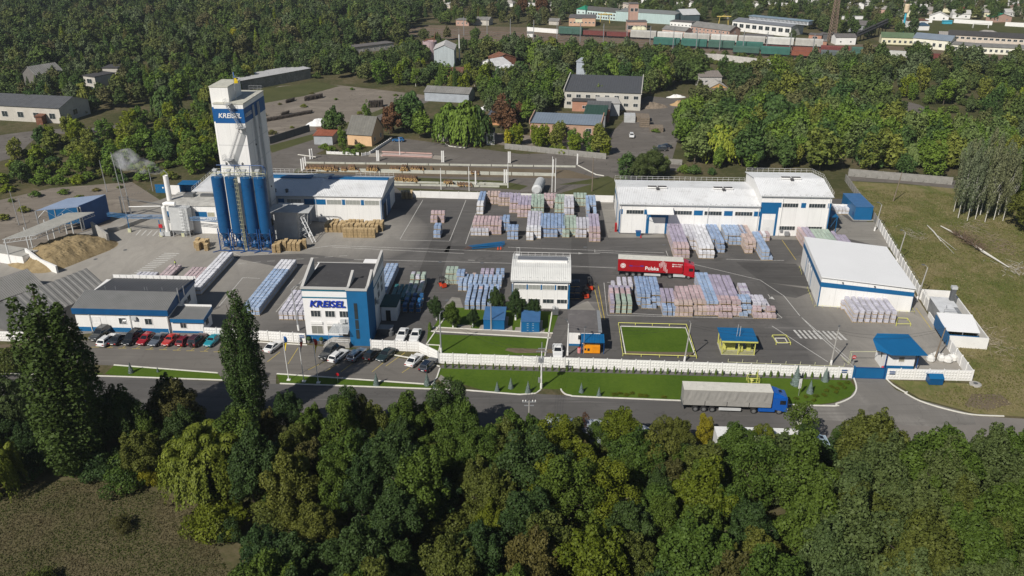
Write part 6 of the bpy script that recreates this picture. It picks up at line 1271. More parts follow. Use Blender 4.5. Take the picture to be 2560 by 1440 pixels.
def lorry(label, p, rz, cabc, boxc, topc, name, curtain=True, poster=False, hide=False):
 o = thing(name, label, 'lorry', p, rz); cm = paint(*cabc); tm = surf('trailer_'+name, boxc, .6, .10, .8, dirt=tuple(x*.6 for x in boxc), dirt_at=(.6, .9), bump=.5); rm = surf('trailer_top_'+name, topc, .7, .08, 1, dirt=(.4, .38, .34))
 T0, T1, z0, z1 = -7.0, 6.6, 1.25, 3.95
 b = MB(); n = 34
 if curtain == 'tarp':  # folds in the tarpaulin
  for s_ in (-1, 1):
   for i in range(n):
    x0, x1 = T0+(T1-T0)*i/n, T0+(T1-T0)*(i+1)/n; f = lambda k: s_*(1.25+.035*math.sin(k*2.3)+.02*math.sin(k*5.1)); g2_ = lambda k: s_*(1.25+.035*math.sin(k*2.3+1.4)+.02*math.sin(k*5.1+1))
    q = [(x0, s_*1.25, z0+.75), (x1, s_*1.25, z0+.75), (x1, f(i+1), z0+1.6), (x0, f(i), z0+1.6)]; b.poly(q if s_ < 0 else q[::-1]); q = [(x0, f(i), z0+1.6), (x1, f(i+1), z0+1.6), (x1, s_*1.25, z1), (x0, s_*1.25, z1)]; b.poly(q if s_ < 0 else q[::-1])
  b.poly([(T0, 1.25, z0), (T0, 1.25, z1), (T0, -1.25, z1), (T0, -1.25, z0)][::-1]); b.poly([(T1, -1.25, z0), (T1, 1.25, z0), (T1, 1.25, z1), (T1, -1.25, z1)])
  part('tarpaulin', b, tm, o)
  for s_ in (-1, 1):
   for i in range(4): x0 = T0+(T1-T0)*i/4; part('drop_side', MB().box(x0+.04, x0+3.34, s_*1.26-.03, s_*1.26+.03, z0, z0+.74), surf('drop_side_grey', (.30, .29, .27), .7), o)
 else: part('trailer_body', MB().box(T0, T1, -1.25, 1.25, z0, z1), tm, o)
 part('trailer_roof', MB().box(T0-.02, T1+.02, -1.27, 1.27, z1+.003, z1+.06), rm, o); part('trailer_frame', MB().box(T0, T1-.5, -.9, .9, .95, z0-.01).box(T0-.05, T0+.05, -1.27, 1.27, .7, z0-.01), DGREY, o)
 part('side_guard', MB().box(-1.4, 2.0, -1.27, -1.22, .45, .95).box(-1.4, 2.0, 1.22, 1.27, .45, .95), LGREY, o)
 for x in (-5.0, -3.7, -2.4):
  for s_ in (-1, 1): add_wheel(o, x, s_*1.05, .5, .38, s_)
 part('chassis', MB().box(3.2, 8.6, -.5, .5, .55, .95), BLACK, o)
 for x, w2 in ((4.0, .5), (7.9, .34)):
  for s_ in (-1, 1): add_wheel(o, x, s_*1.02, .5, w2, s_)
 part('fuel_tank', MB().box(4.7, 7.2, -1.2, -.7, .45, .98).box(4.7, 7.2, .7, 1.2, .45, .98), cm if cabc[0] == 'lorry_blue' else LGREY, o)
 b = MB(); b.loft([[(6.75, -1.2, .95), (6.75, 1.2, .95), (6.75, 1.22, 3.0), (6.75, -1.22, 3.0)], [(8.9, -1.22, .5), (8.9, 1.22, .5), (8.9, 1.22, 3.05), (8.9, -1.22, 3.05)], [(9.15, -1.15, .45), (9.15, 1.15, .45), (8.98, 1.12, 2.95), (8.98, -1.12, 2.95)]])
 b.loft([[(6.75, -1.18, 3.0), (6.75, 1.18, 3.0), (6.75, 1.0, 3.85), (6.75, -1.0, 3.85)], [(7.6, -1.16, 3.02), (7.6, 1.16, 3.02), (7.6, .95, 3.6), (7.6, -.95, 3.6)], [(8.85, -1.12, 3.03), (8.85, 1.12, 3.03), (8.6, .9, 3.15), (8.6, -.9, 3.15)]]); cabo = part('cab', b, cm, o)
 part('windscreen', MB().poly([(9.13, -1.0, 1.85), (9.13, 1.0, 1.85), (9.04, .98, 2.75), (9.04, -.98, 2.75)]).poly([(9.12, -1.0, 1.85), (9.03, -.98, 2.75), (9.03, .98, 2.75), (9.12, 1.0, 1.85)]), CGLASS, cabo)
 for s_ in (-1, 1): part('side_window', MB().box(7.85, 8.75, s_*1.235-.012, s_*1.235+.012, 1.85, 2.55), CGLASS, cabo); part('mirror', MB().box(8.95, 9.05, s_*1.4-.12, s_*1.4+.12, 2.0, 2.6), BLACK, cabo); part('headlight', MB().box(9.1, 9.2, s_*.95-.17, s_*.95+.17, .8, 1.05), LAMPG, o)
 part('roof_hatch', MB().box(7.75, 8.15, -.25, .25, 3.48, 3.6), CGLASS, cabo); part('bumper', MB().box(9.0, 9.22, -1.2, 1.2, .3, .62), DGREY, o)
 return o
rl = lorry('red lorry with cream trailer roof and white lettering on its side', G(1628, 694)+Vc((0, 1.2, 0)), R(-7.2), ('lorry_red', (.42, .008, .02)), (.34, .003, .008), (.62, .60, .54), 'lettered_lorry')
lettering(rl, 'Polska', 1.15, WHITE, (-1.3, -1.27, 1.75), bold=.02, ext=.006, fit=2.9)
lettering(rl, 'Made in Poland', .34, WHITE, (4.3, -1.27, 3.2), bold=.008, ext=.006, fit=2.1)
b = MB()
def ringmark(b, x, z, r0, r1, y=-1.262, n=20):
 for q in range(n):
  a0, a1 = 2*math.pi*q/n, 2*math.pi*(q+1)/n; b.poly([(x+r0*math.cos(a0), y, z+r0*math.sin(a0)), (x+r0*math.cos(a1), y, z+r0*math.sin(a1)), (x+r1*math.cos(a1), y, z+r1*math.sin(a1)), (x+r1*math.cos(a0), y, z+r1*math.sin(a0))][::-1])
ringmark(b, -5.9, 2.5, .46, .55); ringmark(b, -5.9, 2.5, .0001, .36)
pts = {(0, 0), (1, 0), (2, 0), (0, 1), (1, 1), (2, 1), (0, 2), (1, 2), (2, 2), (3, 0), (4, 0), (3, 1)}
cx_, cz_ = 2.35, 3.55
for i, j in [(0, 0), (1, 0), (0, 1), (1, 1), (2, 0), (0, 2), (2, 1), (1, 2), (3, 1), (3, 2), (4, 2), (5, 2)]:
 x, z = cx_+(i-j)*.32, cz_-(i+j)*.30*.9; ringmark(b, x, z+.0, .0001, .085);
 for dx, dz in ((.16, .14), (-.16, .14)): b.tube([(x-dx, -1.262, z-.27+dz), (x+dx, -1.262, z-.27-dz)], .022, 3); b.tube([(x-dx, -1.262, z+.27-dz), (x+dx, -1.262, z+.27+dz)], .022, 3)
b.box(4.35, 4.65, -1.268, -1.256, 2.72, 3.0)
for i in range(5): b.box(4.85+i*.3, 5.0+i*.3, -1.268, -1.256, 2.76, 2.92)
part('white_emblem', b, WHITE, rl); part('blue_logo', MB().prism([(-4.6, -1.268), (-3.9, -1.268), (-3.9, -1.256), (-4.6, -1.256)], 2.4, 2.65).prism([(-2.3, -1.268), (-1.6, -1.268), (-1.6, -1.256), (-2.3, -1.256)], 2.45, 2.7).box(-3.85, -2.35, -1.268, -1.256, 2.47, 2.53), surf('logo_blue', (.03, .03, .25)), rl)
lettering(rl, 'PLK', .3, RED, (-6.15, -1.27, 2.4), bold=.01, ext=.008)
lorry('grey tarpaulin lorry with blue cab parked on the front road', G(1819, 1031)+Vc((0, 1.1, 0)), R(-3.8), ('lorry_blue', (.004, .085, .38)), (.30, .29, .27), (.60, .58, .52), 'tarpaulin_lorry', 'tarp')
l3 = lorry('white cab lorry with bluish trailer half hidden by trees, left of the two', G(1480, 1118), R(-6), ('lorry_white', (.68, .68, .68)), (.30, .33, .38), (.42, .46, .52), 'white_lorry')
l4 = lorry('white box lorry half hidden by trees below the grey lorry', G(1905, 1140), R(-3), ('lorry_pale', (.45, .55, .65)), (.66, .66, .66), (.72, .72, .71), 'white_box_lorry')
def forklift(label, p, rz, loaded):
 o = thing('forklift', label, 'forklift', p, rz, 'forklifts in the yard')
 part('body', MB().loft([[(-1.1, -.5, .2), (-1.1, .5, .2), (-1.0, .48, 1.0), (-1.0, -.48, 1.0)], [(-.4, -.55, .15), (-.4, .55, .15), (-.4, .5, .85), (-.4, -.5, .85)], [(.8, -.52, .15), (.8, .52, .15), (.8, .45, .6), (.8, -.45, .6)]]), surf('forklift_orange', (.60, .06, .02), .4), o)
 part('seat', MB().cbox(-.35, 0, .86, .5, .5, .15).cbox(-.6, 0, .95, .12, .5, .5), BLACK, o)
 b = MB()
 for x, x2 in ((-.85, -.75), (.55, .35)):
  for y in (-.45, .45): b.bar((x, y, .8), (x2, y, 2.1), .06)
 for i in range(6): b.bar((-.75+i*.22, -.45, 2.1), (-.75+i*.22, .45, 2.1), .05)
 b.bar((-.75, -.45, 2.1), (.4, -.45, 2.1), .06).bar((-.75, .45, 2.1), (.4, .45, 2.1), .06); part('overhead_guard', b, BLACK, o)
 part('mast', MB().box(.85, .97, -.35, -.25, .1, 2.3).box(.85, .97, .25, .35, .1, 2.3).box(.85, .97, -.35, .35, 2.2, 2.3), DGREY, o); part('fork', MB().box(1.0, 2.1, -.3, -.18, .12, .17).box(1.0, 2.1, .18, .3, .12, .17).box(.98, 1.03, -.35, .35, .1, .8), BLACK, o)
 for x, s_ in ((-.7, -1), (-.7, 1), (.55, -1), (.55, 1)): add_wheel(o, x, s_*.48, .24, .18, s_)
 return o
forklift('orange and black forklift right of the greenish pallet pile', G(1106, 716), R(120), False)
f2 = forklift('red forklift in the shade right of the workshop carrying blue bales', G(1463, 742), R(100), True); forklift('darker forklift further back right of the workshop', G(1474, 722), R(95), True)
for i, (dx, dy, dz) in enumerate(((0, 0, 0), (1.15, 0, 0), (0, 1.3, 0), (1.15, 1.3, 0), (0, 0, 1.25), (1.15, 0, 1.25), (0, 1.3, 1.25), (1.15, 1.3, 1.25), (.1, .2, 2.5), (1.1, .3, 2.5))):
 p = G(1428, 744)+Vc((dx, dy, dz+.01)); o = thing('blue_bale', ['front left ground bale', 'front right ground bale', 'rear left ground bale', 'rear right ground bale', 'front left middle bale', 'front right middle bale', 'rear left middle bale', 'rear right middle bale', 'top left bale', 'top right bale'][i]+' of the blue wrapped stack in the workshop shade', 'bale', p, GRID, 'blue wrapped bales by the workshop')
 part('wrapped_bags', MB().loft([[(-.5, -.58, .12), (.5, -.58, .12), (.5, .58, .12), (-.5, .58, .12)], [(-.55, -.62, .3), (.55, -.62, .3), (.55, .62, .3), (-.55, .62, .3)], [(-.55, -.62, 1.0), (.55, -.62, 1.0), (.55, .62, 1.0), (-.55, .62, 1.0)], [(-.42, -.5, 1.2), (.42, -.5, 1.2), (.42, .5, 1.2), (-.42, .5, 1.2)]]), LM['navy'], o); part('wooden_pallet', MB().box(-.5, .5, -.6, .6, 0, .115), WOOD, o)
pr = thing('person', 'worker in a yellow vest standing on the pink pallet loads', 'person', G(440, 668, .9)-Vc((0, 0, 0)), R(40)); pr.location.z = .9
def skin(name, verts, edges, radii, mat, parent, sub=1, root=0):
 me = bpy.data.meshes.new(name); me.from_pydata(verts, edges, []); o = link(name, me, parent); me.materials.append(mat)
 m = o.modifiers.new('skin', 'SKIN');
 for i, r_ in enumerate(radii): me.skin_vertices[0].data[i].radius = (r_, r_) if isinstance(r_, (int, float)) else r_
 me.skin_vertices[0].data[root].use_root = True; s_ = o.modifiers.new('subdivision', 'SUBSURF'); s_.levels = sub; s_.render_levels = sub; return o
SKINM = surf('skin', (.45, .27, .19), .6, .05); DARKC = surf('dark_trousers', (.03, .035, .05), .9)
V = [(0, 0, .95), (0, 0, 1.15), (0, 0, 1.38), (0, 0, 1.50), (.01, 0, 1.60), (.015, 0, 1.70), (0, .10, .90), (.06, .11, .50), (.0, .12, .08), (.12, .12, .03), (0, -.10, .90), (-.03, -.11, .50), (-.05, -.12, .08), (.06, -.12, .03),
  (0, .19, 1.42), (.06, .25, 1.18), (.22, .22, 1.0), (.30, .20, .96), (0, -.19, 1.42), (.02, -.26, 1.18), (.12, -.24, .98), (.18, -.22, .93)]
E_ = [(0, 1), (1, 2), (2, 3), (3, 4), (4, 5), (0, 6), (6, 7), (7, 8), (8, 9), (0, 10), (10, 11), (11, 12), (12, 13), (2, 14), (14, 15), (15, 16), (16, 17), (2, 18), (18, 19), (19, 20), (20, 21)]
skin('body', V, E_, [.13, .13, .15, .06, .10, .095, .10, .07, .05, .04, .10, .07, .05, .04, .07, .05, .038, .04, .07, .05, .038, .04], DARKC, pr)
skin('vest', [(0, 0, .98), (0, 0, 1.18), (0, 0, 1.42)], [(0, 1), (1, 2)], [(.15, .19), (.15, .19), (.16, .22)], surf('vest_yellow', (.62, .80, .04), .7), pr)
skin('head', [(0.01, 0, 1.60), (.02, 0, 1.73)], [(0, 1)], [.09, .10], SKINM, pr); skin('cap', [(0, 0, 1.76), (0, 0, 1.82)], [(0, 1)], [.11, .08], DARKC, pr)
def house(label, a, b_, depth, h, roof='gable', rh=2.0, wall=None, roofm=None, win=0, wz=None, ww=1.0, wh_=1.2, rows=1, cat='building', name='background_building', parapet=False, doors=0, world=False, winR=0, chim=0, grp=None, ridge_cap=None):
 if (a[1] if not world else 999) < 150 or world: depth, h, rh, wh_, ww = depth*.72, h*.62, rh*.68, wh_*.65, ww*.8; wz = [z*.62 for z in wz] if isinstance(wz, (list, tuple)) else (wz*.62 if wz is not None else None)
 A = a if world else G(*a); B = b_ if world else G(*b_); L = (B-A).length; rz = math.atan2(B.y-A.y, B.x-A.x)
 wall = wall or WHITE; roofm = roofm or SLATE; o = thing(name, label, cat, A, rz, grp); bb = MB().box(0, L, 0, depth, 0, h)
 if roof == 'gable':
  for x in (0, L): q = [(x, 0, h), (x, depth, h), (x, depth/2, h+rh)]; bb.poly(q if x else q[::-1])
 if roof == 'side':
  for y in (0, depth): q = [(0, y, h), (L, y, h), (L/2, y, h+rh)]; bb.poly(q if not y else q[::-1])
 part('wall', bb, wall, o); e = .35
 if roof == 'gable': rb = MB().sheet((-e, -e, h-.05), (L+e, -e, h-.05), (L+e, depth/2, h+rh+.05), (-e, depth/2, h+rh+.05), .9, .05).sheet((L+e, depth+e, h-.05), (-e, depth+e, h-.05), (-e, depth/2, h+rh+.04), (L+e, depth/2, h+rh+.04), .9, .05)
 elif roof == 'side': rb = MB().sheet((-e, depth+e, h-.05), (-e, -e, h-.05), (L/2, -e, h+rh), (L/2, depth+e, h+rh), .9, .05).sheet((L+e, -e, h-.05), (L+e, depth+e, h-.05), (L/2, depth+e, h+rh-.01), (L/2, -e, h+rh-.01), .9, .05)
 elif roof == 'hip': rb = MB().loft([[(-e, -e, h), (L+e, -e, h), (L+e, depth+e, h), (-e, depth+e, h)], [(depth*.4, depth*.5-.05, h+rh), (L-depth*.4, depth*.5-.05, h+rh), (L-depth*.4, depth*.5+.05, h+rh), (depth*.4, depth*.5+.05, h+rh)]])
 elif roof == 'mono': rb = MB().sheet((-e, -e, h+.02), (L+e, -e, h+.02), (L+e, depth+e, h+rh), (-e, depth+e, h+rh), .9, .04)
 else: rb = MB().box(-.25, L+.25, -.3, depth+.3, h+.001, h+.25)
 part('roof', rb, roofm, o)
 if roof == 'mono': part('wall', MB().prism([(0.02, .02), (L-.02, .02), (L-.02, depth-.02), (.02, depth-.02)], h, [h+.02, h+.02, h+rh-.12, h+rh-.12]), wall, o)
 if parapet: part('parapet', MB().prism([(-.3, -.3), (.0, -.3), (.0, depth+.3), (-.3, depth+.3)], h-.5, [h+.8, h+.8, h+rh+.8, h+rh+.8]).prism([(L, -.3), (L+.3, -.3), (L+.3, depth+.3), (L, depth+.3)], h-.5, [h+.8, h+.8, h+rh+.8, h+rh+.8]), wall, o)
 zs = wz if isinstance(wz, (list, tuple)) else [wz if wz is not None else h*.45]
 for z in zs:
  for i in range(win): window(o, L*(i+.5)/win, 0, z, ww, wh_, 2, frame=WHITE)
  for i in range(winR): window(o, L, depth*(i+.5)/winR, z, ww, wh_, 2, R(90))
 for i in range(doors): part('gate', MB().box(L-.02+.03, L+.06, depth*(i+.2)/doors, depth*(i+.8)/doors, 0, h*.75), DARK, o)
 for i in range(chim): part('chimney', MB().cbox(L*(.3+.4*i), depth*.4, h+rh*.3, .6, .6, rh*.7+1.0), BRICKM, o)
 return o
PALEW = surf('pale_block_wall', (.50, .47, .42), .9, .12, .3, dirt=(.30, .28, .25))
house('long grey-roofed pale block building at the left edge', (-80, 296), (155, 309), 16, 5.5, 'gable', 2.5, PALEW, surf('dark_grey_roof', (.085, .088, .095), .7), 6, 1.5, 2.4, 2.0, winR=1)
o = house('small brown porch before the left block building', (92, 312), (108, 312), 3, 3, 'mono', .3, RUST, RUST, cat='porch')
house('derelict pale two-storey house among trees left of the tower', (216, 232), (245, 236), 10, 7, 'flat', 0, PALEW, FELT, 1, (1.2, 4.2), 3.0, 1.8); house('pale wing of the derelict house, right part', (262, 205), (300, 205), 8, 6, 'flat', 0, PALEW, FELT, 1, 3)
house('grey gabled house in the dark trees at far left', (66, 224), (98, 230), 12, 7, 'side', 3, surf('dull_wall', (.16, .15, .14)), SLATE, 1, 2)
house('long pale canopy roof rising behind the tower', (600, 230), (778, 196), 9, 4.5, 'mono', .4, OLDC, surf('pale_canopy_roof', (.42, .42, .42), .6, .1, .5, dirt=(.2, .2, .2)), cat='canopy')
house('pale ruined shed with dark windows in the woods, upper middle', (858, 138), (985, 122), 10, 5, 'flat', 0, PALEW, FELT2, 9, 1.5, .9, 1.8)
sb = house('silver sheet metal barn beside the pink silo', (1086, 167), (1136, 167), 16, 8, 'side', 2.2, surf('silver_sheet', (.45, .50, .52), .5, .12, .4, streak=(3, 3, .3)), surf('rusty_silver_roof', (.42, .41, .40), .6, .15, .3, dirt=(.30, .14, .09), dirt_at=(.62, .8)), cat='barn', name='metal_barn', winR=1, wz=4, ww=3.5, wh_=1.5)
sl_ = thing('pink_silo', 'faded pink cylindrical silo left of the silver barn', 'silo', G(1076, 146)); part('shell', MB().lathe([(3.6, 0), (3.6, 8.5), (3.3, 8.5), (3.3, 8.0)], n=20), surf('faded_pink_silo', (.42, .32, .33), .8, .12, .4, streak=(3, 3, .3)), sl_); part('top_frame', MB().bar((-3, 0, 8.5), (2, 0, 10), .3).bar((2, 0, 8), (3, 0, 13), .3).bar((3, 0, 9), (-2, 0, 9.5), .3), RUST, sl_)
o = thing('white_mast', 'tall white mast beside the silver barn', 'mast', G(1149, 150)); o.scale = (.5, .5, .65); part('pole', MB().tube([(0, 0, 0), (0, 0, 19)], [.7, .4], 8), WHITE, o); part('tip', MB().tube([(0, 0, 19), (0, 0, 24)], .15), STEEL, o)
house('long low grey-roofed shed behind the birches, middle', (1062, 252), (1172, 258), 9, 3.6, 'gable', 1.6, surf('blue_grey_wall', (.35, .38, .42)), SLATE, 0)
ph = house('peach house with steep grey roof beside the log yard', (870, 362), (930, 366), 10.5, 3.6, 'gable', 5.0, PEACH, surf('old_slate_roof', (.15, .145, .13), .9, .15, .3, dirt=(.21, .20, .17)), 0, 1.2, 1.0, 1.2, winR=2, cat='house', name='peach_house')
house('low garage with rust red roof left of the peach house', (786, 361), (832, 362), 6, 3, 'mono', .4, surf('grey_blue_wall', (.36, .38, .40)), surf('rust_red_roof', (.28, .09, .05), .8, .2, .5), cat='garage')
house('brick-red shed behind the garage roof', (800, 350), (845, 345), 4, 2.8, 'mono', .4, GREYM, RUST, cat='shed')
house('white guard hut with a dark window under the birches', (1216, 362), (1236, 362), 6, 4, 'flat', 0, WHITE, FELT, 1, 1.2, 1.4, 1.4, cat='hut')
house('pale porch building behind the white forecourt gate', (1092, 352), (1120, 354), 6, 4, 'mono', .8, PALEW, BGREYR, 1, 1)
house('orange brick shed with dark mono-pitch roof', (1222, 312), (1262, 314), 7, 3.6, 'mono', .8, surf('orange_brick', (.50, .26, .13), .9), surf('slate_blue_roof', (.09, .10, .12), .6), cat='shed')
bw = house('long orange brick workshop with blue-grey roof and raised gables', (1325, 344), (1500, 352), 11, 5.2, 'mono', .9, surf('pale_brick', (.42, .27, .19), .9, .12, .5, dirt=(.33, .22, .16)), BGREYR, 3, 2.4, 1.8, 1.5, parapet=True, name='brick_workshop')
house('dark green roofed wing behind the brick workshop', (1460, 318), (1512, 320), 12, 4.6, 'mono', .7, GREYM, surf('dark_green_roof', (.03, .07, .05), .6), doors=1); house('wing with dark striped solar-like roof behind the brick workshop', (1466, 304), (1522, 306), 9, 4.8, 'mono', .8, surf('brick_red_trim', (.32, .12, .08)), surf('striped_dark_roof', (.12, .12, .12), .6), doors=2)
house('light grey flat-roofed garages stepping back, centre right', (1495, 290), (1548, 290), 17, 4.6, 'flat', 0, LGREY, surf('pale_felt_roof', (.40, .39, .37), .8, .1), doors=3, cat='garage'); house('small brick shed with dark roof and round vents', (1430, 278), (1492, 280), 9, 3.8, 'flat', 0, BRICKM, FELT, 1, 1.2, 1.6, 1.0, cat='shed')
gd = house('large two-storey pale brick depot with dark roof', (1410, 270), (1600, 277), 24, 6.6, 'mono', 1.8, surf('pale_silicate_brick', (.50, .48, .43), .9, .08, .5, dirt=(.36, .34, .30)), surf('graphite_roof', (.075, .078, .085), .7, .08), 8, (1.4, 4.2), 1.7, 1.2, parapet=True, name='brick_depot', doors=3)
ho = house('open fronted timber hut with grey roof right of the lumber yard', (1771, 246), (1816, 246), 9, 4.2, 'side', 2.0, OLDW, surf('worn_asbestos_roof', (.36, .34, .31), .9), cat='hut'); part('gable_board', MB().poly([(0, -.06, 4.2), (7.6, -.06, 4.2), (3.8, -.06, 6.0)]), surf('orange_board', (.55, .33, .13)), ho)
house('ramshackle pale shack upper right of the lumber yard', (1748, 222), (1802, 222), 9, 5, 'mono', 1.0, surf('patched_wall', (.48, .46, .44), .9, .2, 2, dirt=(.2, .18, .16)), surf('torn_roof', (.22, .19, .17), .9, .3, 2), 5, 2, 1.0, 1.5, cat='shack')
house('white gabled shed by the scrap yard', (1196, 180), (1240, 188), 10, 4, 'side', 2.4, WHITE, surf('pale_sheet', (.55, .55, .55)), cat='shed'); house('small shed with white roof by the scrap yard', (1246, 190), (1272, 192), 7, 3.6, 'mono', .6, GREYM, WROOF, cat='shed'); house('rusty collapsed shed frame behind the scrap yard', (1236, 172), (1290, 168), 8, 4.5, 'side', 2, RUST, RUST, cat='shed')
house('blue-grey sheet metal wall building glimpsed in the trees', (1440, 200), (1474, 202), 10, 8, 'flat', 0, surf('pale_blue_sheet', (.38, .42, .47)), surf('pale_blue_sheet_roof', (.40, .43, .47)))
house('brick-orange shed fragment left of the poplar pair', (1115, 200), (1158, 200), 8, 4, 'flat', 0, BRICKM, RUST, cat='shed')
mi_ = house('mint green office block with dark roof, far middle', (1462, 45), (1538, 52), 14, 8.5, 'gable', 3.0, surf('mint_white', (.52, .64, .62), .8), surf('dark_roof_far', (.10, .095, .09)), 12, (1.2, 4.6), 1.5, 1.8)
house('emerald roofed left end of the mint office block', (1441, 44), (1463, 46), 14, 9, 'hip', 3.5, surf('mint_white', (.52, .64, .62), .8), TGREEN, 2, (1.5, 5), 1.2, 1.6)
house('long faded mint factory hall, far middle', (1538, 52), (1686, 62), 24, 10, 'flat', 0, MINT, surf('far_flat_roof', (.22, .23, .22)), 0); house('grey gabled end of the far mint hall', (1682, 52), (1706, 60), 16, 9, 'side', 4, surf('dark_teal_wall', (.06, .09, .10)), LGREY)
house('flat orange brick hall left of the brick tower', (1422, 65), (1488, 66), 24, 8, 'flat', 0, surf('orange_plaster', (.56, .36, .25), .9), FELT2, 7, 3, 1.4, 1.2); house('cream stair box on the orange brick hall', G(1440, 58, 5)+Vc((0, 4, 0)), G(1456, 58, 5)+Vc((0, 4, 0)), 6, 3.5, 'flat', 0, CREAM, FELT2, world=True)
bt = house('square orange brick tower with two upper windows', (1572, 76), (1593, 76), 10, 25, 'flat', 0, PINKW, FELT2, 2, 18, 2.2, 2.8, name='brick_tower', cat='tower'); house('brick base hall of the tower with big dark windows', (1568, 80), (1616, 80), 11, 9.5, 'flat', 0, PINKW, FELT2, 3, 2.5, 4, 3.5)
for i in range(3): o = thing('storage_tank', ['left', 'middle', 'right'][i]+' of three cream tanks by the railway below the brick tower', 'tank', G(1588+i*10, 84), 0, 'cream tanks below the brick tower'); part('tank_shell', MB().tube([(0, -2, 2), (0, -1.5, 2), (0, 3, 2)], [.8, 2, 2], 12), surf('cream_tank', (.62, .60, .42)), o); part('saddle', MB().cbox(0, 0, 0, 2, 1, 1), OLDC, o)
house('low grey-roofed pink building left of the long pink one', (1655, 86), (1712, 92), 12, 5, 'gable', 2.5, surf('pale_pink_wall', (.55, .42, .36)), SLATE, 4, 2); house('white flat building with small windows behind', (1674, 70), (1728, 74), 10, 6.5, 'flat', 0, WHITE, FELT2, 6, 3, 1, 1)
pk = house('long pink building with grey gable roof by the wagons', (1726, 84), (1822, 97), 15, 7, 'gable', 3.5, PINKW, SLATE, 10, (1.2, 4.2), 1.2, 1.5, winR=1)
lwf = house('long white and cream factory with glazed roof lantern', (1829, 76), (1975, 92), 22, 9, 'gable', 2, surf('factory_white', (.74, .73, .70), .8), surf('factory_roof', (.17, .18, .20)), 9, 3.5, 3.4, 3.4, name='factory_hall', cat='factory')
part('roof_lantern', MB().box(8, 46, 5.5, 11, 6.6, 8.6), surf('lantern_glass_white', (.55, .57, .60), .5), lwf); part('lantern_roof', MB().box(7.5, 46.5, 5.1, 11.4, 8.61, 8.9), surf('lantern_roof', (.20, .27, .33)), lwf)
b = MB()
for i in range(44): b.box(8.3+i*.85, 8.7+i*.85, 5.4, 5.49, 7.0, 8.3)
part('lantern_pane', b, GLASS, lwf)
house('green doored garage row under the long white factory', (1860, 106), (1928, 110), 10, 6, 'flat', 0, surf('garage_beige', (.50, .45, .38)), FELT2, 5, .6, 5, 3.6, cat='garage'); house('small brick buildings cluster left of the lattice mast', (2020, 104), (2052, 106), 10, 6, 'flat', 0, BRICKM, FELT2, 1, 3, 3, 1.8); house('lower brick block before the cluster by the mast', (2018, 112), (2066, 114), 8, 3.6, 'flat', 0, BRICKM, SLATE); house('dark low roof beside the lattice mast', (2048, 98), (2082, 101), 12, 5, 'flat', 0, DGREY, FELT2)
for i, (u, v) in enumerate(((1412, 58), (1800, 64))):
 o = thing('gantry_crane', ['small yellow gantry crane by the orange brick hall', 'yellow gantry crane left of the long factory'][i], 'crane', G(u+([100, 8][i]), v)); o.scale = (.45, .45, .55); b = MB()
 for x in (-7, 7):
  for y in (-2, 2): b.bar((x, y, 0), (x*.8, 0, 10), .5)
 b.bar((-10, 0, 10), (10, 0, 10), 1.0).bar((-3, 0, 10), (0, 0, 12), .4).bar((3, 0, 10), (0, 0, 12), .4); part('gantry_frame', b, surf('crane_yellow', (.55, .42, .12)), o); part('cabin', MB().cbox(5, -1, 7.5, 2, 2, 2), GREYM, o)
lm_ = thing('lattice_mast', 'tall rusty lattice mast at the upper right', 'mast', G(2078, 103)); b = MB(); Hm = 26
for sx in (-1, 1):
 for sy in (-1, 1): b.bar((sx*1.8, sy*1.8, 0), (sx*1.0, sy*1.0, Hm), .22)
for i in range(16):
 z0, z1 = i*Hm/16, (i+1)*Hm/16; w0, w1 = 1.8-.8*i/16, 1.8-.8*(i+1)/16
 for s_ in (-1, 1): b.bar((-w0, s_*w0, z0), (w1, s_*w1, z1), .13).bar((w0, s_*w0, z0), (-w1, s_*w1, z1), .22).bar((s_*w0, -w0, z0), (s_*w1, w1, z1), .22).bar((s_*w0, w0, z0), (s_*w1, -w1, z1), .22)
part('lattice_frame', b, surf('dull_mast', (.22, .16, .12), .9), lm_); part('top_platform', MB().cbox(0, 0, Hm, 2.6, 2.6, .5), RUST, lm_)
wt = thing('water_tower', 'cream water tank on a slim turquoise column at the upper right', 'water tower', G(2256, 82)); wt.scale = (.66, .66, .62); part('column', MB().tube([(0, 0, 0), (0, 0, 19)], [1.1, .9], 12), surf('turquoise_paint', (.05, .38, .52)), wt); part('tank_shell', MB().lathe([(1.0, 18.2), (2.1, 19.2), (2.2, 26), (2.0, 26.6)], n=16), surf('tank_cream', (.66, .52, .36)), wt)
cn = thing('conveyor_gallery', 'dark sloping conveyor gallery right of the lattice mast', 'conveyor', (0, 0, 0)); a, c = G(2140, 105), G(2212, 88); b = MB(); b.bar(a+Vc((0, 0, 3.5)), c+Vc((0, 0, 7.5)), 1.6)
for i in range(9): p = a.lerp(c, i/8); b.bar(p, p+Vc((0, 0, 3+4*i/8)), .35)
part('gallery_frame', b, DARK, cn); part('roof', MB().bar(a+Vc((0, 0, 4.9)), c+Vc((0, 0, 8.9)), .9), FELT, cn)
house('dark roofed shed with bright white ridge glazing', (2104, 78), (2160, 82), 14, 7, 'gable', 3, GREYM, FELT2, 0); house('white low hall with brown roof right of the lattice mast', (2088, 112), (2138, 112), 10, 6.5, 'gable', 2.2, WHITE, FELT2, 2, 2)
o = thing('roof_glazing', 'white glazed ridge strip over the dark roofed shed', 'skylight', G(2106, 76)+Vc((0, 4, 6.0))); part('pane', MB().box(0, 13, 0, .5, 0, 1.9), WHITE, o); part('frame', MB().box(-.2, 13.2, -.1, .6, 1.92, 2.1), GREYM, o)
house('cream building with olive green roof before the water tower', (2202, 110), (2282, 113), 13, 6, 'gable', 3.2, CREAM, GREENR, 6, 1.5, 1.6, 2.0)
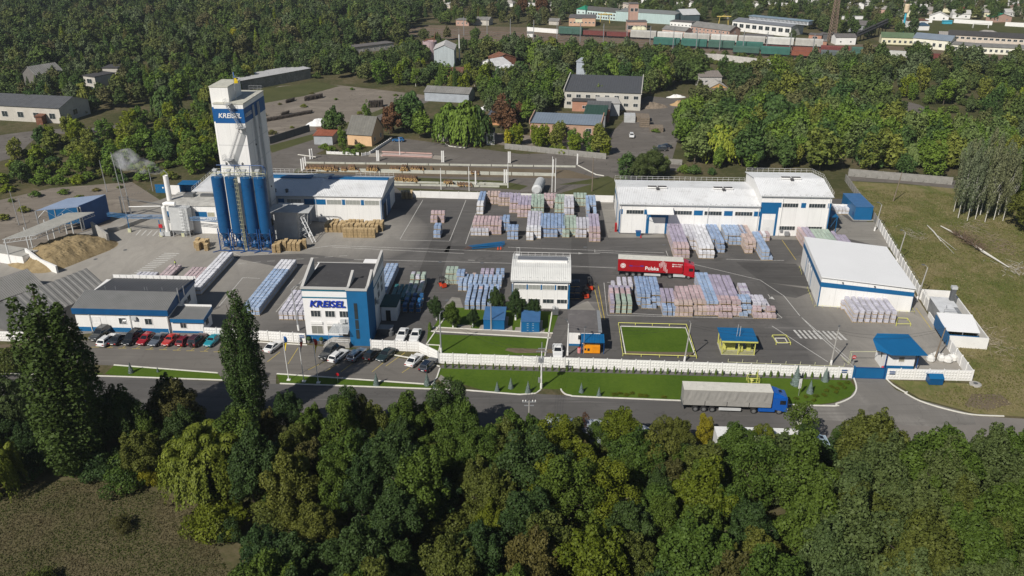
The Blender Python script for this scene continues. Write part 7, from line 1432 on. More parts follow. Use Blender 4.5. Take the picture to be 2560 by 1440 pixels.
by_ = house('long cream hall with blue-grey roof at the right', (2279, 118), (2372, 127), 16, 8, 'gable', 3.2, surf('pale_cream', (.74, .72, .60), .8), BGREYR, 6, 2.2, 1.8, 2.8, parapet=False, name='cream_hall')
house('cream low wing continuing right of the cream hall', (2372, 127), (2456, 134), 9, 5.5, 'mono', 1.2, surf('pale_cream', (.74, .72, .60)), SLATE, 8, 1.5, 1.5, 2.2); house('long beige clerestory hall with dark roof at the right edge', (2366, 116), (2600, 130), 14, 10, 'mono', 2.0, surf('beige_wall', (.58, .50, .42)), surf('dark_brown_roof', (.07, .065, .062)), 16, 7.2, 2.2, 1.6); house('pale front wing with white windows at the right edge', (2455, 134), (2620, 142), 9, 5.5, 'mono', 1.5, surf('pale_cream', (.74, .72, .60)), SLATE, 12, 1.6, 1.5, 2.0)
house('grey-roofed brick building behind the cream hall', (2346, 104), (2434, 108), 10, 6, 'gable', 2.2, BRICKM, surf('far_grey_roof', (.30, .28, .26))); house('pink building with grey hip roof behind the long hall', (2434, 104), (2495, 108), 14, 6.5, 'hip', 3, surf('pale_pink_wall', (.55, .42, .36)), surf('far_grey_roof', (.30, .28, .26)), 4, 2.5, 2, 2)
house('white pavilion with rusty roof beside the football pitch', (2268, 70), (2318, 70), 12, 7, 'flat', 0, WHITE, RUST, 4, 3, 2, 1.6); house('small pavilion with dark blue roof by the pitch', (2296, 76), (2322, 76), 8, 4.5, 'hip', 2.5, WHITE, surf('navy_roof', (.03, .07, .12))); house('turquoise dugout at the pitch edge', (2358, 60), (2380, 60), 3, 3, 'flat', 0, surf('turquoise_paint', (.05, .38, .52)), surf('turquoise_paint', (.05, .38, .52)), cat='dugout')
gl = thing('football_goal', 'white goal frame on the far football pitch', 'goal', G(2432, 70), R(-8)); part('goal_frame', MB().bar((0, 0, 0), (0, 0, 3), .25).bar((9, 0, 0), (9, 0, 3), .25).bar((0, 0, 3), (9, 0, 3), .25), WHITE, gl); part('net_support', MB().bar((0, 0, 3), (0, 2, 0), .12).bar((9, 0, 3), (9, 2, 0), .12), WHITE, gl)
fence('pale concrete fence along the far side of the pitch', [(2312, 56), (2330, 57)], h=2.5, pw=8, relief=0, name='slab_fence'); fence('pale concrete fence behind the pitch goal', [(2384, 57), (2480, 63)], h=2.5, pw=8, relief=0, name='slab_fence'); fence('pale concrete fence at the upper right edge beyond the pitch', [(2512, 65), (2600, 70)], h=2.5, pw=8, relief=0, name='slab_fence')
fence('whitish retaining fence along the embankment below the wagons', [(1706, 148), (1790, 150), (1945, 168)], h=3.0, pw=5, mat=surf('pale_stone', (.48, .46, .43), .9, .2, .8, dirt=(.28, .26, .23)), name='slab_fence')
fence('pale wall behind the green wagon', [(1318, 78), (1395, 84)], h=2.5, pw=6, relief=0, name='slab_fence')
house('pink and grey long shed, far upper middle', (892, 34), (968, 36), 14, 6, 'flat', 0, surf('salmon_wall', (.56, .30, .20)), surf('salmon_roof', (.50, .42, .38))); house('pink low house with grey roof left of the railway', (1140, 64), (1172, 65), 12, 5.5, 'flat', 0, PINKW, SLATE, 3, 2); house('grey-roofed building right of the pink low house', (1172, 62), (1222, 64), 12, 5.5, 'gable', 2, PALEW, SLATE); house('small turquoise house at the upper middle', (1164, 44), (1184, 45), 9, 5, 'flat', 0, surf('pale_turquoise', (.30, .52, .50)), WROOF)
house('white signal hut by the tracks with grey roof', (1318, 94), (1332, 94), 8, 4, 'flat', 0, WHITE, SLATE, cat='hut'); house('pale shed under trees left of the orange hall', (1372, 62), (1396, 63), 8, 4, 'gable', 2, PALEW, SLATE, cat='shed')
hr = random.Random(11); TW = [WHITE, CREAM, PINKW, surf('far_beige', (.52, .46, .40))]; TR = [surf('far_grey_roof', (.30, .28, .26)), SLATE, surf('far_pale_roof', (.46, .45, .43), .8), surf('far_red_roof', (.32, .05, .05), .8), TGREEN, surf('far_brown_roof', (.20, .13, .10))]
spots = [(1290, 22), (1335, 14), (1368, 20), (1392, 16), (1300, 5), (1420, 2), (1452, 14), (1525, 16), (1470, 3), (1585, 4), (1860, 14), (1935, 18), (1900, 4), (2040, 6), (2052, 20), (2180, 26), (2205, 8), (2230, 12), (2260, 4), (2290, 16), (2322, 44), (2350, 10), (2372, 6), (2392, 16), (2420, 4), (2448, 10), (2470, 18), (2400, 28), (2430, 36), (2480, 50), (2500, 10), (2530, 16), (2548, 30), (2520, 26), (2545, 6), (2460, 28), (2340, 24), (2310, 30), (2156, 10), (2120, 16), (2012, 3), (1975, 8), (1690, 10), (1100, 6), (1110, 14), (2560, 44), (2498, 36), (2380, 40), (2265, 26), (2240, 36), (1360, 2), (1250, 10), (1225, 4)]
for i, (u, v) in enumerate(spots):
 p = G(u, v+6); a_ = R(hr.choice((-20, -25, 10, -12))); L = hr.uniform(10, 16); ri = 3 if (u, v) == (2400, 28) else (4 if (u, v) == (2480, 50) else hr.choice((0, 0, 1, 2, 2, 5))); wi = 2 if (u, v) in ((2480, 50), (2180, 26)) else hr.choice((0, 0, 1, 3))
 q = p+Vc((math.cos(a_), math.sin(a_), 0))*L
 lab = {3: 'distant house with dark red roof in the town at upper right', 4: 'distant house with emerald roof beside the football pitch'}.get(ri) or f"small distant {['white', 'cream', 'pink', 'beige'][wi]} house with {['grey', 'slate', 'pale', '', '', 'brown'][ri]} roof, {NUM[i//10+1]} patch, {NUM[i % 10+1]}, upper town"
 house(lab, p, q, hr.uniform(8, 10), hr.uniform(4, 5.5), hr.choice(('gable', 'side', 'hip')), hr.uniform(2.5, 4), TW[wi], TR[ri], 2, 1.6, 1.2, 1.4, world=True, cat='house', name='distant_house', grp='houses of the distant town')
RB = surf('rail_ballast', (.20, .17, .14), .95, .2, .3, dirt=(.12, .10, .08)); TRK = []
d = (G(1867, 112)-G(1396, 88)).normalized()
for k, off in enumerate((0, -7, -14, -24, -32)):
 a = G(1396, 88)+Vc((-d.y, d.x, 0))*off-d*130; c = a+d*430; TRK.append((a, c)); b = MB()
 n_ = Vc((-d.y, d.x, 0)); b.poly([a-n_*2+Vc((0, 0, .03)), c-n_*2+Vc((0, 0, .03)), c+n_*2+Vc((0, 0, .03)), a+n_*2+Vc((0, 0, .03))]); struct('rail_bed', b, RB)
 b = MB();
 for s_ in (-.76, .76): b.bar(a+n_*s_+Vc((0, 0, .2)), c+n_*s_+Vc((0, 0, .2)), .12)
 struct('rail', b, surf('rail_steel', (.16, .10, .07), .5))
def wagon(label, u, v, L, h, kind, col, grp):
 p = G(u, v); rz = math.atan2(d.y, d.x); o = thing('railway_wagon', label, 'wagon', p, rz, grp); m = surf('wagon_'+col, dict(green=(.055, .12, .095), teal=(.04, .135, .11), red=(.16, .045, .04), grey=(.42, .41, .38), white=(.55, .55, .52), rust=(.24, .08, .05), dark=(.10, .12, .12))[col], .8, .15, .4)
 key = (kind, L, col)
 def body():
  b = MB().box(.4, L-.4, -1.5, 1.5, 1.25, 1.25+h)
  if kind != 'open':
   b.loft([[(.4, -1.5, 1.25+h), (L-.4, -1.5, 1.25+h), (L-.4, 1.5, 1.25+h), (.4, 1.5, 1.25+h)], [(.4, -.7, 1.7+h), (L-.4, -.7, 1.7+h), (L-.4, .7, 1.7+h), (.4, .7, 1.7+h)]])
  n = int(L/1.1)
  for i in range(n+1): x = .45+i*(L-1)/n; b.box(x, x+.12, -1.58, -1.5, 1.3, 1.2+h)
  return b.mesh('body', m)
 part('body', cached(('wag',)+key, body), None, o); part('underframe', cached(('wagu', L), lambda: MB().box(.2, L-.2, -1.3, 1.3, .9, 1.24).box(1.2, 3.4, -1.1, 1.1, .3, .9).box(L-3.4, L-1.2, -1.1, 1.1, .3, .9).mesh('underframe', BLACK)), None, o)
 for x in (1.5, 3.1, L-3.1, L-1.5): part('wheelset', cached(('ws',), lambda: MB().tube([(0, -.9, .5), (0, .9, .5)], .47, 10).mesh('wheelset', DGREY)), None, o, loc=(x, 0, 0))
 if kind == 'box': part('sliding_door', cached(('wagd',)+key, lambda: MB().box(L/2-1.3, L/2+1.3, -1.66, -1.58, 1.35, 1.1+h).mesh('sliding_door', m)), None, o)
def train(u, v, seq, grp, what):
 p = G(u, v); words_ = NUM
 for i, (L, h, kind, col) in enumerate(seq):
  wagon(f"{col} {'covered' if kind != 'open' else 'open'} railway wagon, {words_[i+1]} from the left in the {what}", 0, 0, L, h, kind, col, grp)
  WAG[-1].location = p; p = p+d*L
WAG = []
_wagon = wagon
def wagon(*a):
 _wagon(*a); WAG.append(bpy.data.objects[[x.name for x in bpy.data.objects if x.name.startswith('railway_wagon')][-1]])
train(1396, 88, [(15, 3.4, 'box', 'green'), (14, 2.2, 'open', 'red'), (14, 2.2, 'open', 'red')]+[(15.5, 3.4, 'hopper', 'grey'), (15, 3.2, 'hopper', 'white'), (15, 3.2, 'hopper', 'grey'), (15, 3.2, 'hopper', 'white'), (15, 3.2, 'hopper', 'grey'), (15, 3.2, 'hopper', 'white'), (15, 3.2, 'hopper', 'grey')], 'wagons of the rear train', 'rear train')
train(1632, 115, [(15, 3.2, 'box', 'teal'), (14.5, 3.2, 'box', 'teal'), (14.5, 3.2, 'box', 'green'), (14.5, 3.2, 'box', 'teal'), (14, 2.4, 'open', 'red'), (14, 2.2, 'open', 'rust'), (15, 3.2, 'hopper', 'red'), (14.5, 2.6, 'box', 'green'), (15, 2.6, 'open', 'white'), (14, 2.4, 'open', 'red')], 'wagons of the front train', 'front train')
train(1830, 135, [(14, 2.6, 'box', 'green'), (15, 2.8, 'box', 'teal'), (14, 2.2, 'open', 'rust'), (15, 2.8, 'box', 'dark'), (14, 2.4, 'box', 'green')], 'wagons of the nearest short train', 'nearest short train')
for i in range(16):
 u, v = 1160+i*58, 90+i*3.4; o = thing('catenary_mast', f'grey railway mast, {NUM[i+1]} from the left along the tracks', 'mast', G(u, v), 0, 'catenary masts along the railway'); part('pole', cached(('cat',), lambda: MB().tube([(0, 0, 0), (0, 0, 11)], .22, 6).mesh('pole', GREYM)), None, o); part('arm', cached(('cata',), lambda: MB().bar((0, 0, 8.5), (0, 4.5, 9), .12).bar((0, 0, 10), (0, 4, 9), .08).mesh('arm', GREYM)), None, o)
LOGM = surf('log_bark', (.20, .12, .07), .9, .3, 2); LOGE = surf('log_end', (.52, .34, .14), .8, .15, 3)
def log_mesh():
 b = MB(); n = 7;
 b.loft([[(.15*math.cos(2*math.pi*q/n), y, .15*math.sin(2*math.pi*q/n)) for q in range(n)] for y in (-1.5, 1.5)], caps=False)
 for y in (-1.5, 1.5): q = [(.15*math.cos(2*math.pi*k/n), y, .15*math.sin(2*math.pi*k/n)) for k in range(n)]; b.poly(q if y > 0 else q[::-1], 1)
 return b.mesh('log', [LOGM, LOGE])
LOG = log_mesh()
def logpile(label, u0, v0, u1, v1, layers, fill=1.0, ln=1.0):
 a, c = G(u0, v0), G(u1, v1); L = (c-a).length; o = thing('log_pile', label, 'log pile', a, math.atan2(c.y-a.y, c.x-a.x), 'log piles behind the works'); n = int(L/.31)
 for k in range(layers):
  for i in range(n-k):
   if rnd.random() < fill: q = link('log', LOG, o, ((i+.5*k+.5)*.31, rnd.uniform(-.25, .25), .2+k*.27+.35), rnd.uniform(-.12, .12)+R(12)); q.scale = (rnd.uniform(.8, 1.15), ln, rnd.uniform(.8, 1.1))
for i, a in enumerate((((764, 425, 842, 425), 3), ((811, 426, 848, 427), 2), ((852, 427, 868, 427), 2), ((870, 426, 892, 426), 4), ((896, 429, 900, 429), 2), ((915, 427, 950, 429), 4), ((975, 423, 1000, 424), 1), ((1000, 428, 1024, 429), 5), ((1026, 424, 1062, 426), 2), ((1076, 424, 1082, 424), 1))):
 logpile(f"{NUM[i+1]} pile of brown logs from the left in the longer rear row", *a[0], a[1], .92)
logpile('big pile of freshly cut yellow ended logs right of the production hall', 985, 452, 1046, 455, 4, .96); logpile('small heap of pale short logs in the near row', 1108, 461, 1136, 463, 3, .8, .6); logpile('thin row of grey logs right of the pale heap', 1142, 464, 1180, 466, 1, .8); logpile('lone logs across the beams at the row middle', 1176, 434, 1200, 436, 1, .7)
for i, (u0, v0, u1, v1) in enumerate(((790, 423, 1390, 437), (790, 428, 1390, 440), (760, 408, 1440, 418), (985, 456, 1270, 463), (985, 463, 1250, 468), (1130, 456, 1262, 462))):
 o = thing('concrete_beam_row', f"{['rear', 'second', 'farthest road side', 'near', 'nearest', 'short upper'][i]} line of pale concrete beams under the logs", 'concrete beams', (0, 0, 0), 0, 'beam lines of the log yard'); a, c = G(u0, v0), G(u1, v1); n = max(2, int((c-a).length/6));
 for k in range(n): p, q = a.lerp(c, (k+.02)/n), a.lerp(c, (k+.98)/n); b = MB(); ribbon(b, [p, q], .45, 0, .45, world=True); part('beam', b, surf('old_white_beam', (.47, .47, .41), .9, .15, .5, dirt=(.25, .26, .19)), o)
for i, (u, v, h) in enumerate(((776, 398, 3.2), (781, 397, 3.2), (755, 427, 3.6), (760, 424, 3.6), (765, 421, 3.6), (943, 403, 3.4), (947, 403, 3.4), (1105, 406, 3.6), (1109, 406, 3.6), (1271, 408, 3.6), (1275, 408, 3.6), (1443, 412, 3.4), (1382, 437, 4.6), (1189, 462, 4), (1261, 458, 4), (1266, 458, 4))):
 o = thing('bollard_post', f'white concrete stake, {NUM[min(i+1, 16)]} of the log yard stakes', 'post', G(u, v), 0, 'white stakes of the log yard'); part('post', cached(('stk', h), lambda: MB().box(-.18, .18, -.15, .15, 0, h).mesh('post', WCONC)), None, o); part('foot', cached(('stf',), lambda: MB().cbox(0, 0, 0, .7, .6, .12).mesh('foot', OLDC)), None, o)
o = thing('weighbridge', 'pink and grey weighbridge ramp beside the log yard road', 'weighbridge', (0, 0, 0)); b = MB(); ribbon(b, [(955, 388), (1080, 393)], 3.2, 0, .35); part('deck', b, surf('pinkish_deck', (.45, .36, .33)), o); b = MB(); ribbon(b, [(955, 383), (1080, 388)], .25, .36, .7); ribbon(b, [(955, 392), (1080, 397)], .25, .36, .7); part('edge_rail', b, surf('pink_rail', (.52, .34, .30)), o)
b = MB(); ribbon(b, [(925, 388), (954, 389)], 3.2, 0, .2); ribbon(b, [(1081, 393), (1110, 396)], 3.2, 0, .2); part('ramp', b, SLAB, o)
for i, (u0, v0, u1, v1, hgt) in enumerate(((666, 303, 780, 282, 1.0), (705, 290, 722, 285, 1.2), (762, 252, 806, 244, 1.6), (716, 257, 735, 252, 1.2), (922, 268, 958, 266, 2.4))):
 o = thing('sleeper_stack', ['long dark row of stacked sleepers right of the tower', 'short dark stack above the long sleeper row', 'dark stacks in the middle of the storage yard', 'pale topped stack at the left of the storage yard', 'square dark slatted stack at the right of the storage yard'][i], 'sleeper stack', (0, 0, 0)); a, c = G(u0, v0), G(u1, v1); n = max(3, int((c-a).length/.6))
 for s_ in (0, 1):
  b = MB()
  for k in range(n):
   p = a.lerp(c, (k+.5)/n); b.cbox(p.x, p.y+rnd.uniform(-.3, .3)+s_*.1, s_*hgt/2, .4, 2.6, hgt/2-.06)
  part('timber_layer', b, surf('tarred_timber', (.045, .035, .028), .9, .3, 2), o)
for i, (u, v, r_) in enumerate(((500, 306, 5.5), (800, 312, 5.0), (1236, 274, 7.5))):
 heap('tarpaulin_heap', ['white tarpaulin covered heap left of the tower', 'white sheeted heap by the tree near the storage yard', 'long white sheeted heap behind the birches'][i], 'covered heap', *xy(G(u, v)), r_, 2.2, 1.8, surf('white_tarpaulin', (.70, .70, .70), .6), 5+i, .1, 20, rough=.6)
hp = [((1625, 268), 7, 3, 1.6, OLDW, 'heap of weathered planks in the lumber yard'), ((1700, 262), 4, 2.5, 1.4, surf('fresh_timber', (.42, .28, .14)), 'heap of yellow firewood right of the lumber yard'), ((1755, 276), 4, 3, 1.8, surf('fresh_timber', (.42, .28, .14)), 'heap of orange timber at the trees edge'), ((1310, 200), 8, 4, 1.4, RUST, 'rusty scrap heap left of centre'), ((1335, 185), 6, 3, 1.2, surf('mixed_scrap', (.30, .30, .32), .8, .4, 3), 'mixed pale scrap heap by the scrap yard'), ((1690, 243), 4, 1.5, .9, WCONC, 'row of white stones above the lumber yard')]
for (u, v), rx, ry, h, m, lab in hp: heap('scrap_heap' if 'scrap' in lab else 'timber_heap', lab, 'heap', *xy(G(u, v)), rx, ry, h, m, u*.01, .1, 22, rough=.9)
for i, (u, v, w_, h) in enumerate(((1600, 318, 3.2, 3.4), (1625, 330, 4.5, 1.6), (1588, 305, 5, 2.2), (1560, 306, 4, 2.6))):
 o = thing('lumber_stack', ['tall yellow framed lumber stack at the lane', 'low stack of brown beams at the lane', 'brown plank stack behind the white frame', 'white frame shelter with machine in the lumber yard'][i], 'lumber stack', G(u, v), R(-5)); nL = 5
 for k in range(nL): part('board_layer', MB().box(rnd.uniform(-.1, .1), w_, 0, 4.5, k*h/nL, (k+.85)*h/nL), OLDW if i != 3 else LGREY, o)
sv = N('steam'); sv.t.nodes.remove(sv.b); vol = sv.n('ShaderNodeVolumePrincipled'); vol.inputs['Color'].default_value = (.97, .98, 1, 1)
tc = sv.n('ShaderNodeTexCoord'); no = sv.noise(tc.outputs['Object'], .5, 4, .6, .8); den = sv.math('MULTIPLY', sv.math('SUBTRACT', no, .44, clamp=True), 1.3)
sv.l(den, vol.inputs['Density']); sv.l(vol.outputs[0], sv.out.inputs['Volume'])
b = MB(); T0, T1 = G(408, 432, 13.6), G(280, 398, 16.5); pts_ = [T0.lerp(T1, t)+Vc((0, 0, [0, .3, .4, .5, .9, .6, .8][i])) for i, t in enumerate((0, .12, .3, .5, .7, .88, 1))]
b.tube(pts_, [.4, 1.2, 1.9, 2.2, 2.9, 2.2, .5], 14); me = b.mesh('steam_plume', sv.m); bq = bmesh.new(); bq.from_mesh(me); bmesh.ops.recalc_face_normals(bq, faces=bq.faces); bq.to_mesh(me); bq.free(); o = link('steam_plume', me); o['kind'] = 'stuff'; o['label'] = 'white steam plume drifting left from the chimney'
hz = thing('steam_vent_pipe', 'thin pole-like vent pipe beside the white chimney releasing steam', 'vent pipe', G(421, 500, 7)+Vc((0, 2, 0))); part('pipe', MB().tube([(0, 0, .3), (0, 0, 6.0), (-.9, 0, 7.0)], .09), STEEL, hz); part('clamp', MB().cbox(0, 0, 3, .3, .3, .15), DGREY, hz)
def leafmat(name, dark, light, var=.35, other=None, patch=None):
 s = N('leaf_'+name); at = s.n('ShaderNodeAttribute', attribute_name='tone'); oi = s.n('ShaderNodeObjectInfo')
 c = s.mix(at.outputs['Fac'], dark, light)
 o2 = other or (tuple(x*1.35 for x in light[:1])+(light[1]*1.05, light[2]*.8))
 c = s.mix(s.math('MULTIPLY', oi.outputs['Random'], var), c, o2)
 if patch: c = s.mix(s.ramp(s.noise(s.coord('World'), .11, 5, .7, 1.0), [(.42, 0.0), (.54, 1.0)]), c, s.mix(at.outputs['Fac'], tuple(x*.5 for x in patch), patch))
 s.base(c, .6, 0, .18)
 tr = s.n('ShaderNodeBsdfTranslucent'); s.l(c, tr.inputs['Color']); mx = s.n('ShaderNodeMixShader'); mx.inputs[0].default_value = .14
 s.l(s.b.outputs[0], mx.inputs[1]); s.l(tr.outputs[0], mx.inputs[2]); s.l(mx.outputs[0], s.out.inputs[0]); return s.m
LF = dict(dark=leafmat('dark', (.016, .038, .012), (.052, .092, .024)), green=leafmat('green', (.026, .056, .010), (.090, .145, .022)), olive=leafmat('olive', (.038, .056, .012), (.122, .145, .028)), lime=leafmat('lime', (.045, .072, .006), (.130, .165, .014)),
   brown=leafmat('brown', (.036, .040, .012), (.105, .102, .030)), silver=leafmat('silver', (.034, .060, .018), (.100, .140, .045)), birch=leafmat('birch', (.07, .095, .05), (.19, .225, .13)), willow=leafmat('willow', (.055, .088, .010), (.175, .215, .030)), maroon=leafmat('maroon', (.040, .024, .012), (.095, .052, .028)), poplar=leafmat('poplar', (.016, .038, .008), (.062, .105, .022)),
   yellow=leafmat('yellow', (.12, .13, .008), (.26, .25, .02)), bluefir=leafmat('bluefir', (.09, .13, .12), (.24, .31, .29), .1), thuja=leafmat('thuja', (.05, .09, .015), (.13, .20, .035), .1))
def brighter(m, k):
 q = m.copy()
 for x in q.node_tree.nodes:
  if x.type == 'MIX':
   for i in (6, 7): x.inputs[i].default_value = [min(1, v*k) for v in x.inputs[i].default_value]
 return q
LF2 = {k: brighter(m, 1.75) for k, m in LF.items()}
def s_far(name, cols):
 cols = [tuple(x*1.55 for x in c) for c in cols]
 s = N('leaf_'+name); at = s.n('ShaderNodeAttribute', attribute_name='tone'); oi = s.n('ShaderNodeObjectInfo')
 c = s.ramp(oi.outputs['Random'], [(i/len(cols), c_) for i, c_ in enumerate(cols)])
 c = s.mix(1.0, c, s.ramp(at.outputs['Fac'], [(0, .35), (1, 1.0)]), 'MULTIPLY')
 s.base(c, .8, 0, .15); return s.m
FAR1 = s_far('woodland', [(.040, .070, .022), (.085, .120, .030), (.055, .090, .032), (.125, .140, .042), (.045, .075, .024), (.095, .140, .032), (.120, .110, .050), (.065, .100, .026), (.10, .13, .06)])
FAR2 = s_far('scrub', [(.085, .12, .024), (.065, .10, .024), (.13, .145, .034), (.08, .115, .026), (.15, .155, .04), (.07, .095, .026)])
def leaves(name, P, Nn, size, tone, mat, aspect=1.0, down=None, rng=None):
 """one small bent leaf spray per point"""
 n = len(P); rng = rng or np.random.default_rng(1)
 Nn = Nn/np.maximum(np.linalg.norm(Nn, axis=1, keepdims=True), 1e-6)
 r = rng.normal(size=(n, 3)) if down is None else down+rng.normal(size=(n, 3))*.18
 A = r-Nn*np.sum(r*Nn, axis=1, keepdims=True); A /= np.maximum(np.linalg.norm(A, axis=1, keepdims=True), 1e-6); B = np.cross(Nn, A)
 s = (size*rng.uniform(.6, 1.35, n))[:, None]; la = s*aspect; fold = Nn*s*.18
 v = np.stack([P-A*la*.5, P+B*s*.42+fold-A*la*.08, P+A*la*.5, P-B*s*.42+fold-A*la*.08], 1).reshape(-1, 3)
 me = bpy.data.meshes.new(name); me.vertices.add(4*n); me.vertices.foreach_set('co', v.astype(np.float32).ravel()); me.loops.add(4*n); me.polygons.add(n)
 me.loops.foreach_set('vertex_index', np.arange(4*n, dtype=np.int32)); me.polygons.foreach_set('loop_start', np.arange(0, 4*n, 4, dtype=np.int32)); me.polygons.foreach_set('loop_total', np.full(n, 4, dtype=np.int32))
 at = me.attributes.new('tone', 'FLOAT', 'POINT'); at.data.foreach_set('value', np.repeat(tone, 4).astype(np.float32)); me.materials.append(mat); me.update(calc_edges=True); me.validate(); return me
def blob_points(blobs, n, rng, fill=.16, up=.25):
 """points on the shells of many lumps, those buried in a neighbour dropped"""
 blobs = np.array(blobs, float); w_ = (blobs[:, 3]*blobs[:, 4]); w_ /= w_.sum(); idx = rng.choice(len(blobs), int(n*1.7), p=w_); b = blobs[idx]
 d = rng.normal(size=(len(idx), 3)); d[:, 2] += up; d /= np.linalg.norm(d, axis=1, keepdims=True); rad = rng.uniform(.72, 1.10, len(idx))**.8
 rad = np.where(rng.random(len(idx)) < fill, rng.uniform(.2, .8, len(idx)), rad); P = b[:, :3]+d*b[:, 3:6]*rad[:, None]
 inside = np.zeros(len(P), bool)
 for q in blobs:
  e = (P-q[:3])/q[3:6]; inside |= (np.sum(e*e, 1) < .42)
 keep = ~inside | (rng.random(len(P)) < .12); P, d, idx, rad = P[keep][:n], d[keep][:n], idx[keep][:n], rad[keep][:n]
 bt = rng.uniform(0, 1, len(blobs)); tone = np.clip(bt[idx]*.5+rng.uniform(0, .5, len(P)), 0, 1)
 return P, d, tone
def crown_blobs(kind, rng):
 B = []
 if kind == 'broad':
  ax = rng.uniform(.85, 1.15, 2); tilt = rng.uniform(-.12, .12, 2)
  for i in range(40):
   d = rng.normal(size=3); d[2] = d[2]*.9+.1; d /= np.linalg.norm(d); r = rng.uniform(.62, 1.1); rr = rng.uniform(.4, 1.0); z = 4.8+d[2]*3.4*r
   B.append((d[0]*2.9*r*ax[0]+tilt[0]*z, d[1]*2.9*r*ax[1]+tilt[1]*z, z, rr, rr, rr*rng.uniform(.8, 1.4)))
  for k in range(9):          # upright leaders
   a = k*2.4+rng.uniform(-.4, .4); q = rng.uniform(.2, 2.3); top = 10.4-q*.9+rng.uniform(-1.3, .6); w_ = rng.uniform(.5, .85)
   for j in range(8):
    z = top-.25-j*.62; rr = w_*(.32+.68*min(1, (j+.6)/3.2))*rng.uniform(.8, 1.15); B.append((math.cos(a)*q*ax[0]+rng.uniform(-.3, .3)*w_+tilt[0]*z, math.sin(a)*q*ax[1]+rng.uniform(-.3, .3)*w_+tilt[1]*z, z, rr, rr, rr*1.25))
  B.append((0, 0, 5.0, 1.9, 1.9, 2.8))
 elif kind == 'oval':
  for i in range(56):
   z = rng.uniform(1.0, 9.5); R_ = 2.3*math.sqrt(max(.05, 1-((z-5.2)/4.9)**2)); a = rng.uniform(0, 6.28); rr = rng.uniform(.35, .95); R_ *= rng.uniform(.7, 1.15); B.append((math.cos(a)*R_, math.sin(a)*R_, z, rr, rr, rr*1.5))
  B.append((0, 0, 5.4, 1.6, 1.6, 3.4))
 elif kind == 'poplar':
  for k in range(7):
   a = k*2.4; rad = 0 if k == 0 else rng.uniform(.5, .88); top = rng.uniform(7.6, 9.7) if k else 10
   for j in range(16):
    z = .9+(top-.9)*j/15; f = math.sin(min(1, (top-z)/3.0+.12)*math.pi/2); w_ = rad*(.55+.45*min(1, z/3)); rr = .12+.40*f*rng.uniform(.6, 1.25); B.append((math.cos(a)*w_+rng.uniform(-.1, .1), math.sin(a)*w_+rng.uniform(-.1, .1), z, rr, rr, rr*1.5))
 elif kind == 'bush':
  for i in range(26):
   a = rng.uniform(0, 6.28); r = rng.uniform(0, 1.9); rr = rng.uniform(.35, .9); B.append((math.cos(a)*r, math.sin(a)*r, rng.uniform(.8, 2.5)*(1-r/3.2)+.3, rr, rr, rr*.9))
 elif kind == 'sparse':
  for i in range(34):
   d = rng.normal(size=3); d /= np.linalg.norm(d); r = rng.uniform(.4, 1.0); rr = rng.uniform(.4, .9); B.append((d[0]*2.0*r, d[1]*2.0*r, 5.7+d[2]*4.0*r, rr, rr, rr*1.5))
 return B
def crown(kind, seed, n, leaf, mat=None):
 rng = np.random.default_rng(seed); mat = mat or LF['green']
 if kind == 'willow':
  B = []
  for i in range(22):
   a = rng.uniform(0, 6.28); r = rng.uniform(.3, 3.0); B.append((math.cos(a)*r, math.sin(a)*r, 8.6-r*.9+rng.uniform(-.6, .5), rng.uniform(.5, .9), rng.uniform(.5, .9), .6))
  P, d, t = blob_points(B, int(n*.2), rng, .1, .8); m = n-len(P); st = rng.integers(0, 230, m); rs = np.random.default_rng(seed+5)
  a = rs.uniform(0, 6.28, 230); r = np.sqrt(rs.uniform(.05, 1, 230))*3.6; top = 8.3-r*.75+rs.uniform(-.7, .5, 230); ln = rs.uniform(2.0, 5.6, 230); tt = rs.uniform(0, 1, 230)
  u = rng.uniform(0, 1, m); Q = np.stack([np.cos(a[st])*(r[st]+u*.55)+rng.normal(size=m)*.10, np.sin(a[st])*(r[st]+u*.55)+rng.normal(size=m)*.10, np.maximum(.4, top[st]-u*ln[st])], 1)
  dn = np.tile(np.array([0, 0, -1.0]), (m, 1)); N2 = np.stack([np.cos(a[st]), np.sin(a[st]), np.full(m, .35)], 1)+rng.normal(size=(m, 3))*.35
  return leaves('crown', np.vstack([P, Q]), np.vstack([d, N2]), leaf, np.concatenate([t, np.clip(tt[st]*.6+rng.uniform(0, .4, m), 0, 1)]), mat, 1.8, np.vstack([d*0+[0, 0, -1.0], dn]), rng)
 if kind in ('spruce', 'cone', 'thuja'):
  u = rng.uniform(0, 1, n)**.75; z = 10*(1-u)+.0; w_ = {'spruce': 2.6, 'cone': 2.2, 'thuja': 1.5}[kind]; lay = 11 if kind != 'thuja' else 1; fr = (z*lay/10) % 1 if kind != 'thuja' else 0.5
  R_ = w_*u*(1-.32*fr)*rng.uniform(.75, 1.05, n); a = rng.uniform(0, 6.28, n); lump = 1+.12*np.sin(a*5+z*3); R_ = R_*lump
  if kind == 'thuja': R_ = w_*np.sqrt(np.clip(u*1.4, 0, 1))*rng.uniform(.7, 1.05, n)*.9
  P = np.stack([np.cos(a)*R_, np.sin(a)*R_, z-.15*R_], 1); d = np.stack([np.cos(a), np.sin(a), np.full(n, .5)], 1)+rng.normal(size=(n, 3))*.4
  return leaves('crown', P, d, leaf, np.clip(rng.uniform(0, 1, n)*.6+(1-fr)*.4*np.ones(n), 0, 1), mat, 1.4, d-[0, 0, .9], rng)
 P, d, t = blob_points(crown_blobs(kind, rng), n, rng); d = d+rng.normal(size=d.shape)*.55
 return leaves('crown', P, d, leaf, t, mat, 1.2, None, rng)
